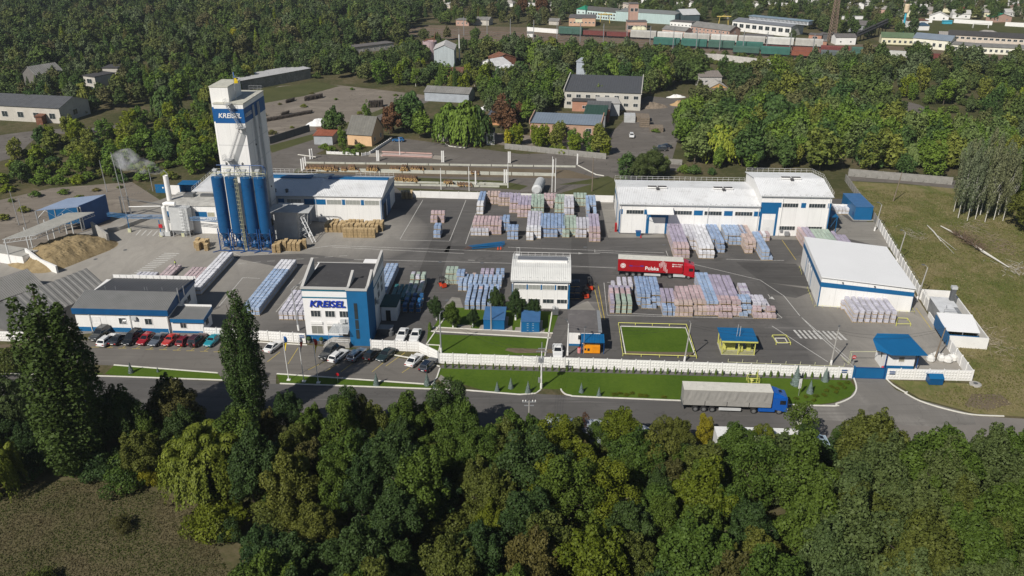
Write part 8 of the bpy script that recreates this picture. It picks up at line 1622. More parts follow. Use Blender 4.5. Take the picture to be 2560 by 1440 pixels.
def trunk(kind, seed, mat):
 r_ = random.Random(seed); b = MB()
 if kind in ('spruce', 'cone', 'thuja'): return b.tube([(0, 0, 0), (0, 0, 9)], [.16, .03], 5).mesh('trunk', mat)
 H_ = {'bush': 1.6, 'poplar': 8.8}.get(kind, 6.5); th = {'bush': .08, 'poplar': .16, 'sparse': .12}.get(kind, .17)
 b.tube([(0, 0, 0), (r_.uniform(-.15, .15), r_.uniform(-.15, .15), H_*.4), (r_.uniform(-.3, .3), r_.uniform(-.3, .3), H_*.75), (0, 0, H_*1.15)], [th, th*.8, th*.5, th*.15], 6)
 for k in range(3 if kind == 'bush' else 9):
  a = r_.uniform(0, 6.28); z0 = H_*r_.uniform(.28, .8); q = {'poplar': .8, 'bush': .8}.get(kind, 2.3)*r_.uniform(.7, 1.1); up = {'poplar': 2.5, 'bush': .8}.get(kind, 1.9)
  b.tube([(0, 0, z0), (math.cos(a)*q*.5, math.sin(a)*q*.5, z0+up*.45), (math.cos(a)*q, math.sin(a)*q, z0+up)], [th*.45, th*.3, th*.08], 4)
 return b.mesh('trunk', mat)
NEAR = {'broad': [crown('broad', 10+i, 17000, .22) for i in range(5)], 'oval': [crown('oval', 30+i, 13000, .21) for i in range(3)], 'willow': [crown('willow', 40+i, 22000, .16) for i in range(2)], 'poplar': [crown('poplar', 50+i, 27000, .112) for i in range(2)],
  'bush': [crown('bush', 60+i, 4200, .17) for i in range(3)], 'sparse': [crown('sparse', 70+i, 4200, .22) for i in range(2)], 'spruce': [crown('spruce', 80, 5000, .5)], 'thuja': [crown('thuja', 81, 900, .95)]}
MID = {'broad': [crown('broad', 110+i, 2600, .58) for i in range(4)], 'oval': [crown('oval', 130+i, 2000, .5) for i in range(2)], 'willow': [crown('willow', 140+i, 4200, .42) for i in range(2)], 'poplar': [crown('poplar', 150, 3600, .24)], 'bush': [crown('bush', 160+i, 900, .40) for i in range(3)],
  'sparse': [crown('sparse', 170+i, 2200, .36) for i in range(2)], 'cone': [crown('cone', 180, 1800, .55)], 'spruce': [crown('spruce', 181, 1800, .6)]}
TRK_ = {k: [trunk(k, 5+i, BARK) for i in range(2)] for k in ('broad', 'oval', 'willow', 'poplar', 'bush', 'sparse', 'cone', 'spruce', 'thuja')}; TRK_B = [trunk('sparse', 9, BBARK)]
NAMES = dict(broad=('broadleaf_tree', 'broadleaf tree'), oval=('bushy_tree', 'bushy tree'), willow=('willow_tree', 'willow'), poplar=('poplar_tree', 'poplar'), bush=('bush', 'bush'), sparse=('birch_tree', 'birch'), cone=('conifer_tree', 'conifer'), spruce=('spruce_tree', 'spruce'), thuja=('thuja_shrub', 'thuja'))
def tree(kind, p, h, wd, pal, label, group=None, near=None, name=None, white=False, sub=None, nat=10.0):
 """h: height in metres, wd: width factor against the natural shape"""
 near = (p.y < 150) if near is None else near; src = (NEAR if near and kind in NEAR else MID)[kind]; nm, cat = NAMES[kind]; H_ = 3.4 if kind == 'bush' else 10.0
 o = thing(name or nm, label, cat, p, rnd.uniform(0, 6.28), group); s_ = h/H_; o.scale = (s_*wd, s_*wd, s_)
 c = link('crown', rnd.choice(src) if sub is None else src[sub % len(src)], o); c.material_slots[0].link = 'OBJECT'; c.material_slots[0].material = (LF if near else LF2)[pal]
 t = link('trunk', (TRK_B if (white or kind == 'sparse') else TRK_[kind])[rnd.randrange(1 if (white or kind == 'sparse') else 2)], o)
 return o
PALW = dict(dark='dark green', green='green', olive='olive green', lime='yellow-green', brown='brownish', silver='silvery green', birch='pale green', willow='bright green', maroon='reddish brown', poplar='dark green', yellow='yellow', bluefir='bluish', thuja='green')
def inpoly(x, y, P):
 c = False; n = len(P); j = n-1
 for i in range(n):
  if (P[i][1] > y) != (P[j][1] > y) and x < (P[j][0]-P[i][0])*(y-P[i][1])/(P[j][1]-P[i][1])+P[i][0]: c = not c
  j = i
 return c
def wp(pts): return [xy(G(*q)) for q in pts]
EXC = [wp(q) for q in ([(-500, 920), (-100, 850), (95, 852), (60, 900), (0, 930), (300, 940), (560, 950), (700, 955), (1350, 983), (2060, 1012), (2440, 1038), (3000, 1055), (3000, 1110), (2390, 1092), (2050, 1096), (1420, 1088), (700, 1062), (640, 1060), (560, 1000), (300, 960), (-500, 960)],
      [(-500, 920), (-500, 560), (0, 500), (330, 472), (400, 474), (480, 446), (700, 400), (1000, 470), (1530, 490), (1540, 452), (1640, 456), (1870, 432), (2080, 445), (2112, 462), (2380, 458), (2500, 475), (2900, 480), (2900, 1000), (2430, 1000), (1500, 960), (500, 940)],
      [(660, 365), (560, 310), (560, 262), (700, 212), (810, 205), (1000, 228), (1080, 240), (1180, 258), (1240, 300), (1250, 335), (1220, 370), (1265, 388), (1520, 400), (1500, 345), (1560, 290), (1580, 262), (1620, 240), (1740, 246), (1740, 270), (1700, 330), (1690, 395), (1730, 420), (1560, 445), (1000, 480), (700, 430)],
      [(-200, 345), (80, 325), (150, 318), (330, 300), (345, 306), (280, 328), (160, 336), (60, 380), (0, 440), (-200, 470)], [(-260, 262), (210, 300), (160, 312), (-260, 330)], [(2130, 200), (2210, 235), (2310, 258), (2420, 322), (2440, 372), (2330, 345), (2265, 310), (2180, 270)], [(2250, 298), (2295, 303), (2280, 335), (2238, 350)],
      [(1080, 66), (1300, 70), (1500, 70), (1650, 84), (1850, 94), (2200, 118), (2150, 134), (1960, 150), (1830, 136), (1700, 124), (1500, 110), (1200, 96), (1080, 84)], [(2310, 50), (2600, 62), (2600, 92), (2340, 86)],
      [(1130, 140), (1160, 140), (1210, 152), (1190, 172), (1090, 172), (1068, 150)], [(2060, 98), (2290, 104), (2340, 112), (2600, 126), (2600, 148), (2450, 142), (2280, 124), (2200, 116)], [(1830, 62), (2060, 80), (2060, 104), (1820, 92)], [(1408, 58), (1545, 50), (1690, 60), (1650, 80), (1630, 84), (1400, 76)], [(1645, 78), (1830, 90), (1830, 104), (1650, 94)],
      [(200, 218), (250, 224), (310, 196), (320, 208), (262, 240), (210, 242)], [(848, 132), (990, 112), (1000, 126), (860, 146)], [(588, 232), (780, 185), (795, 198), (600, 240)], [(1190, 172), (1330, 162), (1380, 200), (1300, 215), (1200, 200)], [(1700, 140), (1790, 142), (1950, 160), (1950, 172), (1700, 152)], [(1740, 205), (1830, 210), (1845, 285), (1735, 285)], [(1920, 205), (1990, 210), (1985, 245), (1920, 240)], [(1060, 160), (1160, 160), (1165, 205), (1060, 200)], [(855, 134), (990, 116), (1000, 160), (880, 172)],
      [(1410, 262), (1600, 266), (1600, 225), (1420, 225)], [(1320, 345), (1525, 352), (1560, 290), (1500, 270), (1430, 262), (1420, 282), (1460, 300), (1330, 320)], [(1375, 180), (1440, 195), (1480, 215), (1440, 225), (1370, 200)], [(50, 215), (110, 225), (110, 235), (60, 232)])]
_T = 'twenty thirty forty fifty sixty seventy eighty ninety'.split()
def ordn(i): return NUM[i] if i < 21 else 'hundredth' if i > 99 else (_T[i//10-2]+('-'+NUM[i % 10] if i % 10 else 'th')).replace('ytwen', 'y').replace('tyth', 'tieth')
REC = []
sr = random.Random(3)
def region(pts, spacing, mix, hr_, where, gap=0.0, group=None, wr=(.85, 1.25), pal=None):
 P = wp(pts); xs = [p[0] for p in P]; ys = [p[1] for p in P]; y = min(ys); rw_ = 0
 while y < max(ys):
  x = min(xs); rw_ += 1; cl_ = 0
  while x < max(xs):
   px, py = x+sr.uniform(-.45, .45)*spacing, y+sr.uniform(-.45, .45)*spacing; x += spacing
   if not inpoly(px, py, P) or sr.random() < gap or any(inpoly(px, py, e) for e in EXC): continue
   if abs(px) > .66*py+25: continue
   k = sr.choices([m[0] for m in mix], [m[1] for m in mix])[0]; pl = sr.choice(pal or ['green', 'green', 'olive', 'dark', 'lime', 'brown'])
   h = sr.uniform(*hr_)*(1.0 if k != 'bush' else .40)*(1.15 if k in ('poplar',) else 1)
   cl_ += 1; REC.append((k, px, py, h, sr.uniform(*wr) if k != 'poplar' else sr.uniform(.8, 1.1), pl, where, f'{ordn(rw_)} row, {ordn(cl_)} from left'))
  y += spacing
B_, O_, W_, U_, S_, PO, CO = 'broad', 'oval', 'willow', 'bush', 'sparse', 'poplar', 'cone'
NW = 'wood below the front road'
region([(690, 1082), (1050, 1084), (1360, 1108), (1380, 1250), (560, 1230), (600, 1120)], 4.9, [(B_, 7), (O_, 3), (S_, .6)], (7, 11), NW, 0, wr=(.9, 1.3), pal=['dark', 'dark', 'green', 'dark', 'olive', 'green', 'green', 'brown'])
region([(1360, 1122), (1900, 1128), (2100, 1128), (2600, 1122), (2900, 1140), (2900, 1190), (1380, 1185)], 3.6, [(U_, 8), (O_, 1)], (4.5, 7), 'the scrub edge below the road', 0, wr=(1.0, 1.4), pal=['green', 'olive', 'green', 'olive', 'lime', 'dark'])
region([(1380, 1185), (2000, 1190), (2000, 1260), (1380, 1260)], 4.9, [(B_, 7), (O_, 4), (S_, .5)], (7, 9.5), 'the wood edge below the lorries', 0, wr=(1.0, 1.3), pal=['green', 'olive', 'lime', 'olive', 'green', 'brown'])
region([(2000, 1195), (2900, 1190), (2900, 1900), (1900, 1900), (1900, 1300)], 5.4, [(B_, 8), (O_, 2)], (9, 13.5), 'tall wood at lower right', 0, wr=(.85, 1.2), pal=['silver', 'silver', 'green', 'silver', 'olive', 'green'])
region([(560, 1250), (1900, 1250), (1900, 1900), (700, 1900), (640, 1500), (700, 1350)], 5.2, [(B_, 8), (O_, 3)], (7, 12.5), 'lower middle of the wood', .03, wr=(.85, 1.3), pal=['dark', 'green', 'olive', 'green', 'lime', 'dark', 'green', 'dark', 'olive', 'brown'])
region([(-600, 1040), (0, 1050), (600, 1075), (580, 1190), (200, 1175), (-100, 1190), (-600, 1200)], 5.5, [(B_, 6), (U_, 4)], (6, 9), 'thicket beside the dry field', .0, pal=['dark', 'dark', 'green', 'brown'])
region([(420, 1240), (620, 1250), (700, 1350), (640, 1500), (560, 1440), (480, 1330)], 3.6, [(U_, 10)], (6, 9), 'the edge of the dry field', .35, pal=['lime', 'green', 'dark', 'olive'])
region([(-200, 1250), (480, 1260), (560, 1500), (-200, 1500)], 9, [(U_, 10)], (4, 7), 'the dry field', .45, pal=['olive', 'lime', 'brown'])
region([(600, 1140), (2900, 1150), (2900, 1900), (700, 1900), (640, 1400), (600, 1250)], 6.2, [(U_, 10)], (7, 11), 'undergrowth of the near wood', .1, wr=(1.2, 1.7), pal=['dark', 'green', 'green', 'olive'])
region([(-300, 1060), (620, 1080), (560, 1200), (200, 1180), (-300, 1200)], 5, [(U_, 10)], (7, 10), 'undergrowth beside the field', .1, wr=(1.2, 1.7), pal=['dark', 'green', 'dark'])
region([(-400, 492), (0, 490), (130, 468), (250, 458), (390, 462), (440, 448), (560, 418), (545, 300), (400, 290), (300, 330), (160, 340), (-100, 420)], 5.2, [(U_, 6), (O_, 3), (B_, 1)], (5.5, 8), 'scrub left of the tower', .0, wr=(1.0, 1.5), pal=['green', 'olive', 'lime', 'green', 'dark'])
region([(-400, 330), (-50, 300), (200, 290), (420, 250), (560, 262), (640, 215), (640, 170), (200, 180), (-400, 230)], 6.2, [(B_, 4), (O_, 4), (U_, 3), (PO, .5), (W_, .5)], (6.5, 10), 'trees left behind the tower', .03, wr=(1.0, 1.3), pal=['green', 'dark', 'olive', 'green', 'dark'])
region([(470, 300), (560, 330), (600, 345), (560, 405), (430, 440), (400, 380)], 5.0, [(U_, 4), (O_, 4)], (5, 8), 'hedge left of the tower', 0, pal=['green', 'lime', 'olive'])
region([(640, 215), (800, 195), (1000, 215), (1160, 238), (1200, 250), (1290, 260), (1340, 250), (1380, 200), (1180, 165), (1060, 165), (1000, 120), (640, 150)], 6.5, [(B_, 5), (O_, 5), (U_, 2), (S_, 1)], (7, 11), 'trees behind the storage yard', .05, wr=(1.0, 1.25), pal=['green', 'olive', 'green', 'dark', 'lime'])
region([(1290, 262), (1500, 262), (1620, 235), (1740, 215), (1750, 180), (1640, 160), (1500, 148), (1300, 138), (1200, 140), (1180, 160), (1330, 165), (1380, 205)], 6.5, [(B_, 6), (O_, 4), (W_, 1.5)], (9, 13), 'the trees between depot and railway', .06, wr=(1.0, 1.25), pal=['green', 'silver', 'dark', 'olive', 'green'])
region([(1240, 345), (1330, 300), (1420, 262), (1380, 250), (1290, 262), (1200, 262), (1180, 300)], 5.5, [(B_, 7), (O_, 3)], (7, 11), 'trees left of brick workshop', .05, pal=['dark', 'green', 'maroon', 'green'])
region([(1265, 372), (1515, 396), (1530, 360), (1500, 354), (1330, 346), (1270, 350)], 4.6, [(O_, 5), (U_, 5)], (5, 7.5), 'row before the brick workshop', .0, pal=['green', 'lime', 'olive'])
region([(1740, 430), (1690, 330), (1740, 270), (1830, 215), (2120, 205), (2290, 295), (2420, 350), (2380, 455), (2120, 425), (2090, 440), (2000, 430), (1860, 428)], 6.4, [(B_, 8), (O_, 3), (W_, 1)], (7, 14.5), 'wood behind right warehouses', .10, wr=(.8, 1.35), pal=['green', 'green', 'silver', 'olive', 'dark'])
region([(1560, 462), (1530, 440), (1600, 418), (1730, 432), (1860, 438), (1860, 455)], 5.0, [(O_, 5), (U_, 6)], (5, 8), 'bushes behind the long warehouse', .1, pal=['green', 'olive', 'dark'])
region([(1740, 210), (1740, 186), (1960, 196), (2020, 170), (2150, 160), (2300, 160), (2600, 178), (2900, 180), (2900, 420), (2500, 400), (2400, 330), (2300, 270), (2120, 200), (1830, 215)], 7, [(B_, 5), (O_, 5), (U_, 4)], (5, 13), 'broad woodland at right', .2, wr=(.8, 1.4), pal=['green', 'green', 'olive', 'silver', 'lime', 'dark'])
region([(2400, 330), (2560, 360), (2900, 380), (2900, 470), (2480, 460), (2400, 440)], 6.5, [(B_, 5), (O_, 2)], (9, 12), 'the trees around the birches', .1, pal=['silver', 'green', 'olive'])
region([(-700, 230), (200, 178), (640, 150), (1000, 118), (1060, 60), (1060, 0), (-700, 0)], 8.5, [(B_, 6), (O_, 4), (PO, .4), (CO, .4)], (7, 14), 'far forest at upper left', .06, wr=(.85, 1.4))
region([(1060, 62), (1060, 0), (3000, 0), (3000, 60), (2500, 60), (2290, 52), (2280, 70), (2290, 100), (2060, 96), (2060, 80), (1830, 60), (1690, 56), (1540, 48), (1440, 40), (1400, 60), (1300, 68)], 11, [(B_, 6), (O_, 5), (PO, .5), (CO, .5)], (7, 11), 'treetops among distant houses', .22, wr=(1.0, 1.3))
region([(1060, 100), (1200, 98), (1180, 160), (1060, 160)], 7, [(B_, 5), (U_, 3)], (6, 9), 'the trees around the silver barn', .25)
region([(1300, 112), (1500, 122), (1700, 128), (1830, 140), (1960, 152), (2160, 140), (2300, 140), (2160, 158), (1960, 196), (1740, 186), (1500, 148), (1300, 138)], 5, [(U_, 8)], (6, 8.5), 'the bushes below the wagons', .2)
region([(1640, 78), (1850, 92), (2000, 98), (2030, 112), (1900, 108), (1640, 86)], 9, [(B_, 5), (U_, 3)], (6, 8), 'the trees between factory halls', .55)
region([(1320, 66), (1400, 74), (1570, 84), (1640, 84), (1640, 90), (1320, 76)], 6, [(U_, 8), (B_, 3)], (6, 9), 'the hedge behind the rear train', .15)
S = []
def one(kind, u, v, h, wd, pal, label, **k): S.append(tree(kind, G(u, v), h, wd, pal, label, **k))
one('poplar', 200, 1175, 28, 1.4, 'poplar', 'leftmost tall dark poplar rising over the cars, bigger of the two', near=True, sub=0)
one('poplar', 628, 1050, 21.5, 1.05, 'poplar', 'second tall poplar between canteen and office, right of the bigger one', near=True, sub=1)
one('willow', 530, 1235, 12.5, 1.25, 'willow', 'large bright weeping willow below the parking lot', near=True, sub=0)
one('willow', 30, 1080, 11, 1.05, 'silver', 'pale weeping willow at the left edge beside the big poplar', near=True, sub=1); one('willow', -10, 1235, 10.5, 1.0, 'willow', 'lower weeping willow cut by the left edge', near=True, sub=0)
one('broad', 455, 1075, 9.5, 1.25, 'brown', 'dark brownish maple in front of the left parking verge', near=True); one('broad', 330, 1125, 10.5, 1.2, 'dark', 'dark round tree right of the big left poplar', near=True); one('broad', 380, 1190, 8, 1.2, 'olive', 'olive tree between big poplar and the bright willow', near=True)
one('bush', 372, 1215, 3.6, .6, 'yellow', 'small golden bush at the foot of the dark trees', near=True); one('bush', 305, 1225, 4, 1.1, 'green', 'green bush at the field edge beside the golden bush', near=True); one('bush', 20, 925, 4.5, 1.3, 'olive', 'olive bush at the left edge above the willow', near=True)
one('bush', 540, 1330, 4.2, 1.3, 'lime', 'bright yellow-green bush clump right of the dry field', near=True); one('sparse', 1992, 1128, 9.0, 1.1, 'green', 'airy birch with pale branches in front of the blue lorry cab', near=True); one('oval', 1758, 1112, 5.0, 1.0, 'yellow', 'yellow-green young tree below the grey lorry trailer', near=True)
one('broad', 1560, 1135, 7.5, 1.3, 'lime', 'olive yellow spreading tree at the wood edge by the white cab', near=True); one('sparse', 1450, 1118, 6, .9, 'maroon', 'thin reddish tree in front of the bluish trailer', near=True); one('broad', 2180, 1205, 11.5, 1.15, 'olive', 'tall rounded tree at the wood edge below the gate apron', near=True); one('broad', 1950, 1225, 9.5, 1.15, 'silver', 'dense silvery tree below the white box lorry', near=True)
for i, (u, v, h, wd) in enumerate(((1092, 800, 4.8, 1.1), (1133, 818, 5.6, .95), (1182, 818, 4.2, 1.0), (1242, 782, 5.4, 1.0), (1289, 800, 6.3, 1.0), (1335, 798, 4.6, 1.2))):
 o = tree('broad', G(u, v), h, wd*.9, 'dark' if i != 1 else 'green', ['leftmost fruit tree with whitewashed foot on the inner lawn', 'second lawn fruit tree from the left, taller', 'short fruit tree with forked white trunk beside the paved pad', 'fruit tree behind the larger blue transformer box', 'tallest lawn fruit tree in front of the workshop', 'fruit tree at the right corner of the lawn by the outdoor unit'][i], 'whitewashed fruit trees on the inner lawn', near=True, name='fruit_tree')
 o['category'] = 'fruit tree'; part('white_foot', MB().tube([(0, 0, 0), (0, 0, 2.4)], [.34, .28], 7), WCONC, o)
for i, (u, v, h) in enumerate(((941, 963, 2.3), (1068, 963, 2.4), (1087, 971, 1.7), (1125, 948, 1.1), (1152, 962, 1.2), (1243, 979, 1.9), (1277, 971, 2.0), (1320, 982, 2.2), (1453, 981, 1.8), (1497, 991, 1.7), (1989, 962, 3.6), (2024, 983, 2.4), (2062, 953, 2.6), (328, 932, 2.0), (395, 930, 1.0))):
 tree('spruce', G(u, v), h, .95, 'bluefir' if i not in (3, 4) else 'thuja', ['blue spruce on the verge right of the flagpoles', 'taller blue spruce at the end of the parking verge', 'small blue spruce right of the taller verge spruce', 'tiny green conifer, upper one on the lawn left end', 'tiny green conifer, lower one on the lawn left end', 'blue spruce, first of three before the power pole', 'blue spruce, middle of three before the power pole', 'blue spruce nearest the white power pole', 'blue spruce right after the driveway gap', 'small blue spruce by the kerb right of the driveway gap', 'largest blue spruce behind the blue lorry cab', 'medium blue spruce on the lawn near the gate', 'dark spruce close to the thuja row near the gate', 'narrow spruce on the verge before the left parking', 'tiny spruce on the verge by the dark maple'][i], 'spruces on the lawns', near=True)
a, c = G(1107, 919), G(2126, 948)
for i in range(60): p = a.lerp(c, (i+.5+rnd.uniform(-.12, .12))/60); tree('thuja', p, rnd.uniform(.85, 1.25)*(1 if rnd.random() > .12 else .8), rnd.uniform(.85, 1.15), 'thuja', f'{ordn(i+1)} little thuja from the left in the row along the white fence', 'thuja row along the front fence', near=True)
one('thuja', 1075, 826, 1.7, 1.4, 'thuja', 'single small thuja at the left end of the inner footpath', near=True)
for i, (u, v, h, wd, k, pal, lab) in enumerate(((830, 345, 11, 1.0, B_, 'dark', 'dark tree over the garage beside the peach house'), (858, 375, 7, .8, O_, 'green', 'narrow green tree at the left corner of the peach house'), (918, 312, 9, .8, S_, 'green', 'slim birch between peach house and storage yard'), (975, 335, 11, 1.0, B_, 'maroon', 'reddish chestnut right of the peach house'), (1015, 330, 13, 1.15, B_, 'dark', 'tall dark tree right of the reddish chestnut'), (1050, 345, 10, 1.2, B_, 'green', 'round green tree at the forecourt edge'), (1030, 318, 14, .9, W_, 'dark', 'dark drooping birch behind the forecourt'),
           (1125, 358, 15, .95, W_, 'green', 'left one of the drooping birches beside the forecourt'), (1165, 362, 16, .95, W_, 'green', 'middle one of the drooping birches beside the forecourt'), (1195, 360, 14, .9, W_, 'dark', 'right one of the drooping birches beside the forecourt'), (1102, 232, 12, .6, PO, 'green', 'left poplar of the pair behind the long shed'), (1138, 232, 12, .7, PO, 'poplar', 'right poplar of the pair behind the long shed'), (1275, 340, 11, 1.0, B_, 'maroon', 'brownish tree left of the brick workshop'), (1270, 368, 5.5, .9, O_, 'yellow', 'bright yellow-green shrub tree by the worn fence'),
           (1500, 385, 8, 1.3, B_, 'olive', 'rounded olive tree at the right end of the worn fence'), (1498, 262, 8, .8, O_, 'silver', 'small birch-like tree before the brick depot'), (1625, 445, 9, 1.5, B_, 'silver', 'silvery shrub tree mass beside the warehouse yard gate'), (1590, 452, 8, 1.3, B_, 'silver', 'leafy round tree left behind the long warehouse'), (1800, 405, 13, 1.2, W_, 'willow', 'bright drooping tree above the taller warehouse half'), (2140, 215, 9, 1.0, O_, 'yellow', 'vivid yellow tree in the right woodland'), (590, 112, 9, 1.0, O_, 'yellow', 'small vivid yellow tree in the far left forest'),
           (1300, 210, 11, 1.2, W_, 'dark', 'dark spreading willow by the scrap yard'), (1350, 190, 12, .9, W_, 'silver', 'pale willow above the scrap yard'), (420, 290, 12, 1.2, W_, 'dark', 'dark drooping tree left of the tower top'), (175, 250, 13, 1.0, PO, 'poplar', 'dark poplar in the trees at the upper left'), (52, 130, 13, 1.0, PO, 'poplar', 'left of two far dark poplars at the upper left edge'), (70, 130, 13, 1.0, PO, 'poplar', 'right of two far dark poplars at the upper left edge'), (1310, 40, 13, 1.3, B_, 'maroon', 'left dark red tree among the distant houses'), (1358, 40, 13, 1.5, B_, 'maroon', 'right broad dark red tree among the distant houses'),
           (2560, 575, 13, 1.2, B_, 'olive', 'big olive tree at the right edge above the fallen trunk'), (2520, 520, 12, 1.1, B_, 'green', 'dark green tree between birches and the right edge'), (2600, 700, 6, 1.2, B_, 'dark', 'low dark tree cut by the right edge'))): S.append(tree(k, G(u, v), h, wd, pal, lab, near=v > 440 and u > 1500))
for i, (u, v, h) in enumerate(((2384, 530, 17), (2395, 545, 20), (2408, 532, 21), (2418, 552, 19), (2428, 530, 22), (2438, 548, 20), (2450, 538, 23), (2462, 556, 20), (2472, 532, 22), (2484, 550, 20), (2496, 538, 21), (2507, 552, 18))):
 o = tree('sparse', G(u, v), h, .42, 'birch', f'{NUM[i+1]} white trunked birch from the left in the clump by the meadow', 'birch clump by the meadow', near=True)
for i, (u, v) in enumerate(((870, 384), (885, 386), (830, 378), (900, 372), (812, 372))): tree('bush', G(u, v), 1.9, 1.4, 'green', ['hedge bush behind the openwork wall, middle', 'hedge bush behind the openwork wall, right', 'hedge bush left of the peach house', 'hedge bush at the peach house front', 'hedge bush before the garage'][i], 'clipped hedge bushes of the peach house garden')
for i in range(26):
 u, v = [(700, 262), (760, 268), (840, 250), (900, 285), (820, 300), (730, 320), (950, 245), (680, 335), (880, 225), (780, 235), (660, 290), (940, 262), (990, 240), (30, 505), (90, 492), (160, 485), (240, 478), (300, 470), (60, 530), (10, 550), (200, 500), (1240, 300), (1180, 340), (1560, 405), (1640, 330), (1690, 290)][i]; tree('bush', G(u, v), rnd.uniform(.7, 1.8), rnd.uniform(1.3, 2.2), rnd.choice(('olive', 'green', 'brown')), f'{ordn(i+1)} low weedy bush, on the broken paving of the old yards', 'weedy bushes on the old yards', name='weed_bush')
for i, (u, v) in enumerate(((1536, 988), (1548, 985), (1566, 989), (1580, 985), (1600, 990), (1615, 992), (1660, 995), (1990, 998), (2014, 993), (2034, 1003), (2040, 992), (2060, 990), (2066, 978), (2090, 982), (2078, 968), (2092, 973), (2110, 970), (2100, 961), (2118, 958))): tree('bush', G(u, v), .5, 1.4, 'lime', f'pale ornamental grass clump, {NUM[i+1]} from the left on the front lawn', 'ornamental clumps on the front lawn', near=True, name='ornamental_clump')
for u, v, h, k, pl, lab in ((1400, 1125, 5.5, O_, 'green', 'young green tree before the left end of the bluish trailer'), (1432, 1138, 6, B_, 'olive', 'olive tree before the middle of the bluish trailer'), (1500, 1135, 5.5, O_, 'green', 'green tree before the right end of the bluish trailer'), (1655, 1128, 5.5, O_, 'olive', 'slim olive tree right of the white lorry cab'), (1700, 1135, 6, B_, 'olive', 'olive crown left of the yellow-green young tree'), (1838, 1148, 6, B_, 'green', 'green crown before the white box lorry body'), (1900, 1150, 5.5, O_, 'lime', 'light green crown before the white box lorry, further right')): one(k, u, v, h, 1.1, pl, lab, near=True)
REC.sort(key=lambda r: r[1]**2+r[2]**2); count = {}; far = []; COLW = PALW
LIM = dict(broad=262, oval=285, bush=280, willow=60, poplar=40, sparse=60, cone=20)
for k, x, y, h, wd, pl, where, grp in REC:
 if count.get(k, 0) < LIM[k]:
  count[k] = count.get(k, 0)+1; tree(k, Vc((x, y, 0)), h, wd, pl, f"{COLW[pl]} {NAMES[k][1]}, {grp}, {where}", f'trees of {where}')
 else: far.append((k, x, y, h, wd, pl))
protos = []; pc = bpy.data.collections.new('wood_kinds')
def proto(kind, i, mat):
 me = MID[kind][i].copy(); me.materials.clear(); me.materials.append(mat); o = bpy.data.objects.new(f'wood_kind_{len(protos):02d}', me); pc.objects.link(o); protos.append((kind, o)); return o
for k, n_, m_ in (('broad', 4, FAR1), ('oval', 2, FAR1), ('bush', 3, FAR2), ('willow', 1, LF['silver']), ('poplar', 1, LF['poplar']), ('sparse', 1, LF['silver']), ('cone', 1, LF['dark'])):
 for i in range(n_): proto(k, i, m_)
me = bpy.data.meshes.new('distant_woodland'); me.from_pydata([(x, y, 0) for k, x, y, *_ in far], [], [])
ia = me.attributes.new('kind_index', 'INT', 'POINT'); sa = me.attributes.new('size', 'FLOAT_VECTOR', 'POINT'); ra = me.attributes.new('turn', 'FLOAT_VECTOR', 'POINT')
idx = []; sz = []; tn = []
for k, x, y, h, wd, pl in far:
 cand = [j for j, (kk, _) in enumerate(protos) if kk == k]; idx.append(sr.choice(cand)); s_ = h/(3.4 if k == 'bush' else 10); sz += [s_*wd, s_*wd, s_]; tn += [0, 0, sr.uniform(0, 6.28)]
ia.data.foreach_set('value', idx); sa.data.foreach_set('vector', sz); ra.data.foreach_set('vector', tn)
fo = link('distant_woodland', me); fo['kind'] = 'stuff'; fo['label'] = 'woodland stretching away behind the works, read as one mass'
ng = bpy.data.node_groups.new('woodland', 'GeometryNodeTree'); ng.interface.new_socket('Geometry', in_out='INPUT', socket_type='NodeSocketGeometry'); ng.interface.new_socket('Geometry', in_out='OUTPUT', socket_type='NodeSocketGeometry')
gi, go, ip, ci = ng.nodes.new('NodeGroupInput'), ng.nodes.new('NodeGroupOutput'), ng.nodes.new('GeometryNodeInstanceOnPoints'), ng.nodes.new('GeometryNodeCollectionInfo')
ci.inputs['Collection'].default_value = pc; ci.inputs['Separate Children'].default_value = True; ci.inputs['Reset Children'].default_value = True; ip.inputs['Pick Instance'].default_value = True
def na(nm, typ): q = ng.nodes.new('GeometryNodeInputNamedAttribute'); q.data_type = typ; q.inputs['Name'].default_value = nm; return q.outputs['Attribute']
ng.links.new(gi.outputs[0], ip.inputs['Points']); ng.links.new(ci.outputs[0], ip.inputs['Instance']); ng.links.new(na('kind_index', 'INT'), ip.inputs['Instance Index']); ng.links.new(na('size', 'FLOAT_VECTOR'), ip.inputs['Scale']); ng.links.new(na('turn', 'FLOAT_VECTOR'), ip.inputs['Rotation']); ng.links.new(ip.outputs[0], go.inputs[0])
mdf = fo.modifiers.new('woodland', 'NODES'); mdf.node_group = ng
print('trees', len(REC), count, 'far', len(far), 'loads', len(LOADS))
ft = thing('fallen_birch', 'fallen birch trunk with bare twiggy crown lying across the meadow', 'fallen tree', (0, 0, 0)); tr0, tr1 = G(2505, 660), G(2370, 575)
part('trunk', MB().tube([G(2522, 668, .3), G(2460, 630, .5), G(2400, 590, .5), G(2352, 565, .3)], [.10, .28, .25, .12], 7), BBARK, ft); b = MB(); q_ = random.Random(4)
for i in range(170):
 p = G(2390, 585, .5).lerp(G(2455, 628, .5), q_.random()); e = p+Vc((q_.uniform(-3.2, 3.2), q_.uniform(-2.6, 2.6), q_.uniform(.0, 2.0))); b.tube([p, p.lerp(e, .5)+Vc((0, 0, .3)), e], [.06, .04, .015], 3)
part('twigs', b, surf('dead_twigs', (.13, .09, .06), .9), ft)
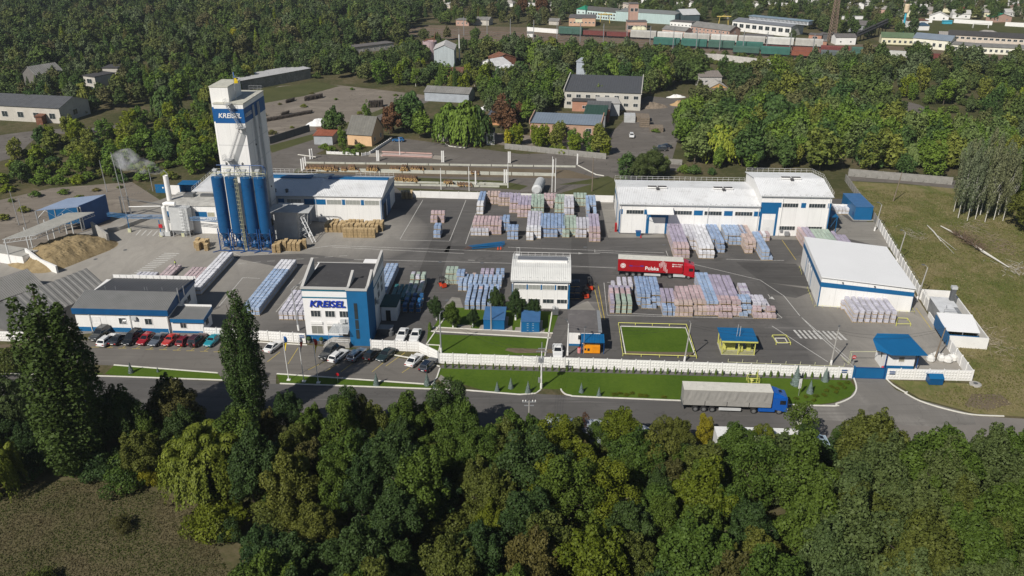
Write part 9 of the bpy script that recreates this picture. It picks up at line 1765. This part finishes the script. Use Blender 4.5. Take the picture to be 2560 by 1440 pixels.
f2_ = thing('fallen_tree', 'thin pale fallen trunk left of the brushwood on the meadow', 'fallen tree', (0, 0, 0)); part('trunk', MB().tube([G(2318, 563, .2), G(2335, 580, .3), G(2352, 602, .2)], [.08, .16, .1], 6), BBARK, f2_); part('branch', MB().tube([G(2345, 590, .2), G(2390, 625, .3)], [.08, .03], 5).tube([G(2352, 600, .2), G(2385, 634, .2)], [.07, .03], 5), BBARK, f2_)
for i, (u, v, n_, rr, c_) in enumerate(((2465, 850, 150, 4.2, (.34, .29, .21)), (2560, 680, 110, 3.6, (.40, .37, .32)), (2500, 612, 120, 4.5, (.22, .17, .12)), (2430, 570, 100, 4.5, (.26, .22, .15)), (2290, 590, 50, 2.5, (.3, .27, .2)))):
 o = thing('brushwood', ['pale cut branches scattered right of the white enclosure', 'whitish twigs at the right meadow edge', 'brown brush right of the fallen birch', 'cut branches above the fallen birch', 'small scatter of twigs near the right wall'][i], 'brushwood', (0, 0, 0)); b = MB()
 for k in range(n_):
  p = G(u, v, .1)+Vc((q_.gauss(0, rr*.5), q_.gauss(0, rr*.8), 0)); a_ = q_.uniform(0, 3.14); l_ = q_.uniform(.5, 2.0); b.tube([p, p+Vc((math.cos(a_)*l_, math.sin(a_)*l_, q_.uniform(0, .4)))], [.05, .02], 3)
 part('branches', b, surf(f'branch_wood_{i}', c_, .9), o)
def tufts(name, label, pts, n, size, mat, seed, hgt=.5, exc=()):
 rng = np.random.default_rng(seed); P = wp(pts); xs = [p[0] for p in P]; ys = [p[1] for p in P]; out = []
 while len(out) < n:
  x, y = rng.uniform(min(xs), max(xs)), rng.uniform(min(ys), max(ys))
  if inpoly(x, y, P): out.append((x, y, size*.25))
 Q = np.array(out); d = rng.normal(size=Q.shape)*[1, 1, .2]; me = leaves(name, Q, d, size, rng.uniform(0, 1, len(Q)), mat, 1.3, None, rng); o = link(name, me); o['kind'] = 'stuff'; o['label'] = label
tufts('meadow_grass', 'dry mown grass lying over the meadow', [(2125, 470), (2400, 485), (2700, 500), (2700, 1030), (2440, 1030), (2300, 990), (2440, 955), (2320, 770), (2200, 575)], 50000, .22, leafmat('hay', (.15, .135, .060), (.29, .245, .14), .1, patch=(.155, .165, .045)), 21, .1)
tufts('field_grass', 'dry brown grass over the lower left field', [(-200, 1215), (200, 1200), (330, 1210), (480, 1260), (520, 1330), (600, 1480), (-300, 1480)], 42000, .15, leafmat('dry_grass', (.080, .072, .036), (.140, .115, .064), .1, patch=(.085, .110, .026)), 22, .8)
hzm = N('air'); hzm.t.nodes.remove(hzm.b); v_ = hzm.n('ShaderNodeVolumePrincipled'); v_.inputs['Color'].default_value = (.80, .88, 1, 1); v_.inputs['Density'].default_value = .00010; v_.inputs['Anisotropy'].default_value = .2; hzm.l(v_.outputs[0], hzm.out.inputs['Volume'])
o = link('haze', MB().box(-3060, 3060, -460, 3560, -1.5, 76).mesh('haze', hzm.m)); o['kind'] = 'stuff'; o['label'] = 'thin blue haze over the distant woods'
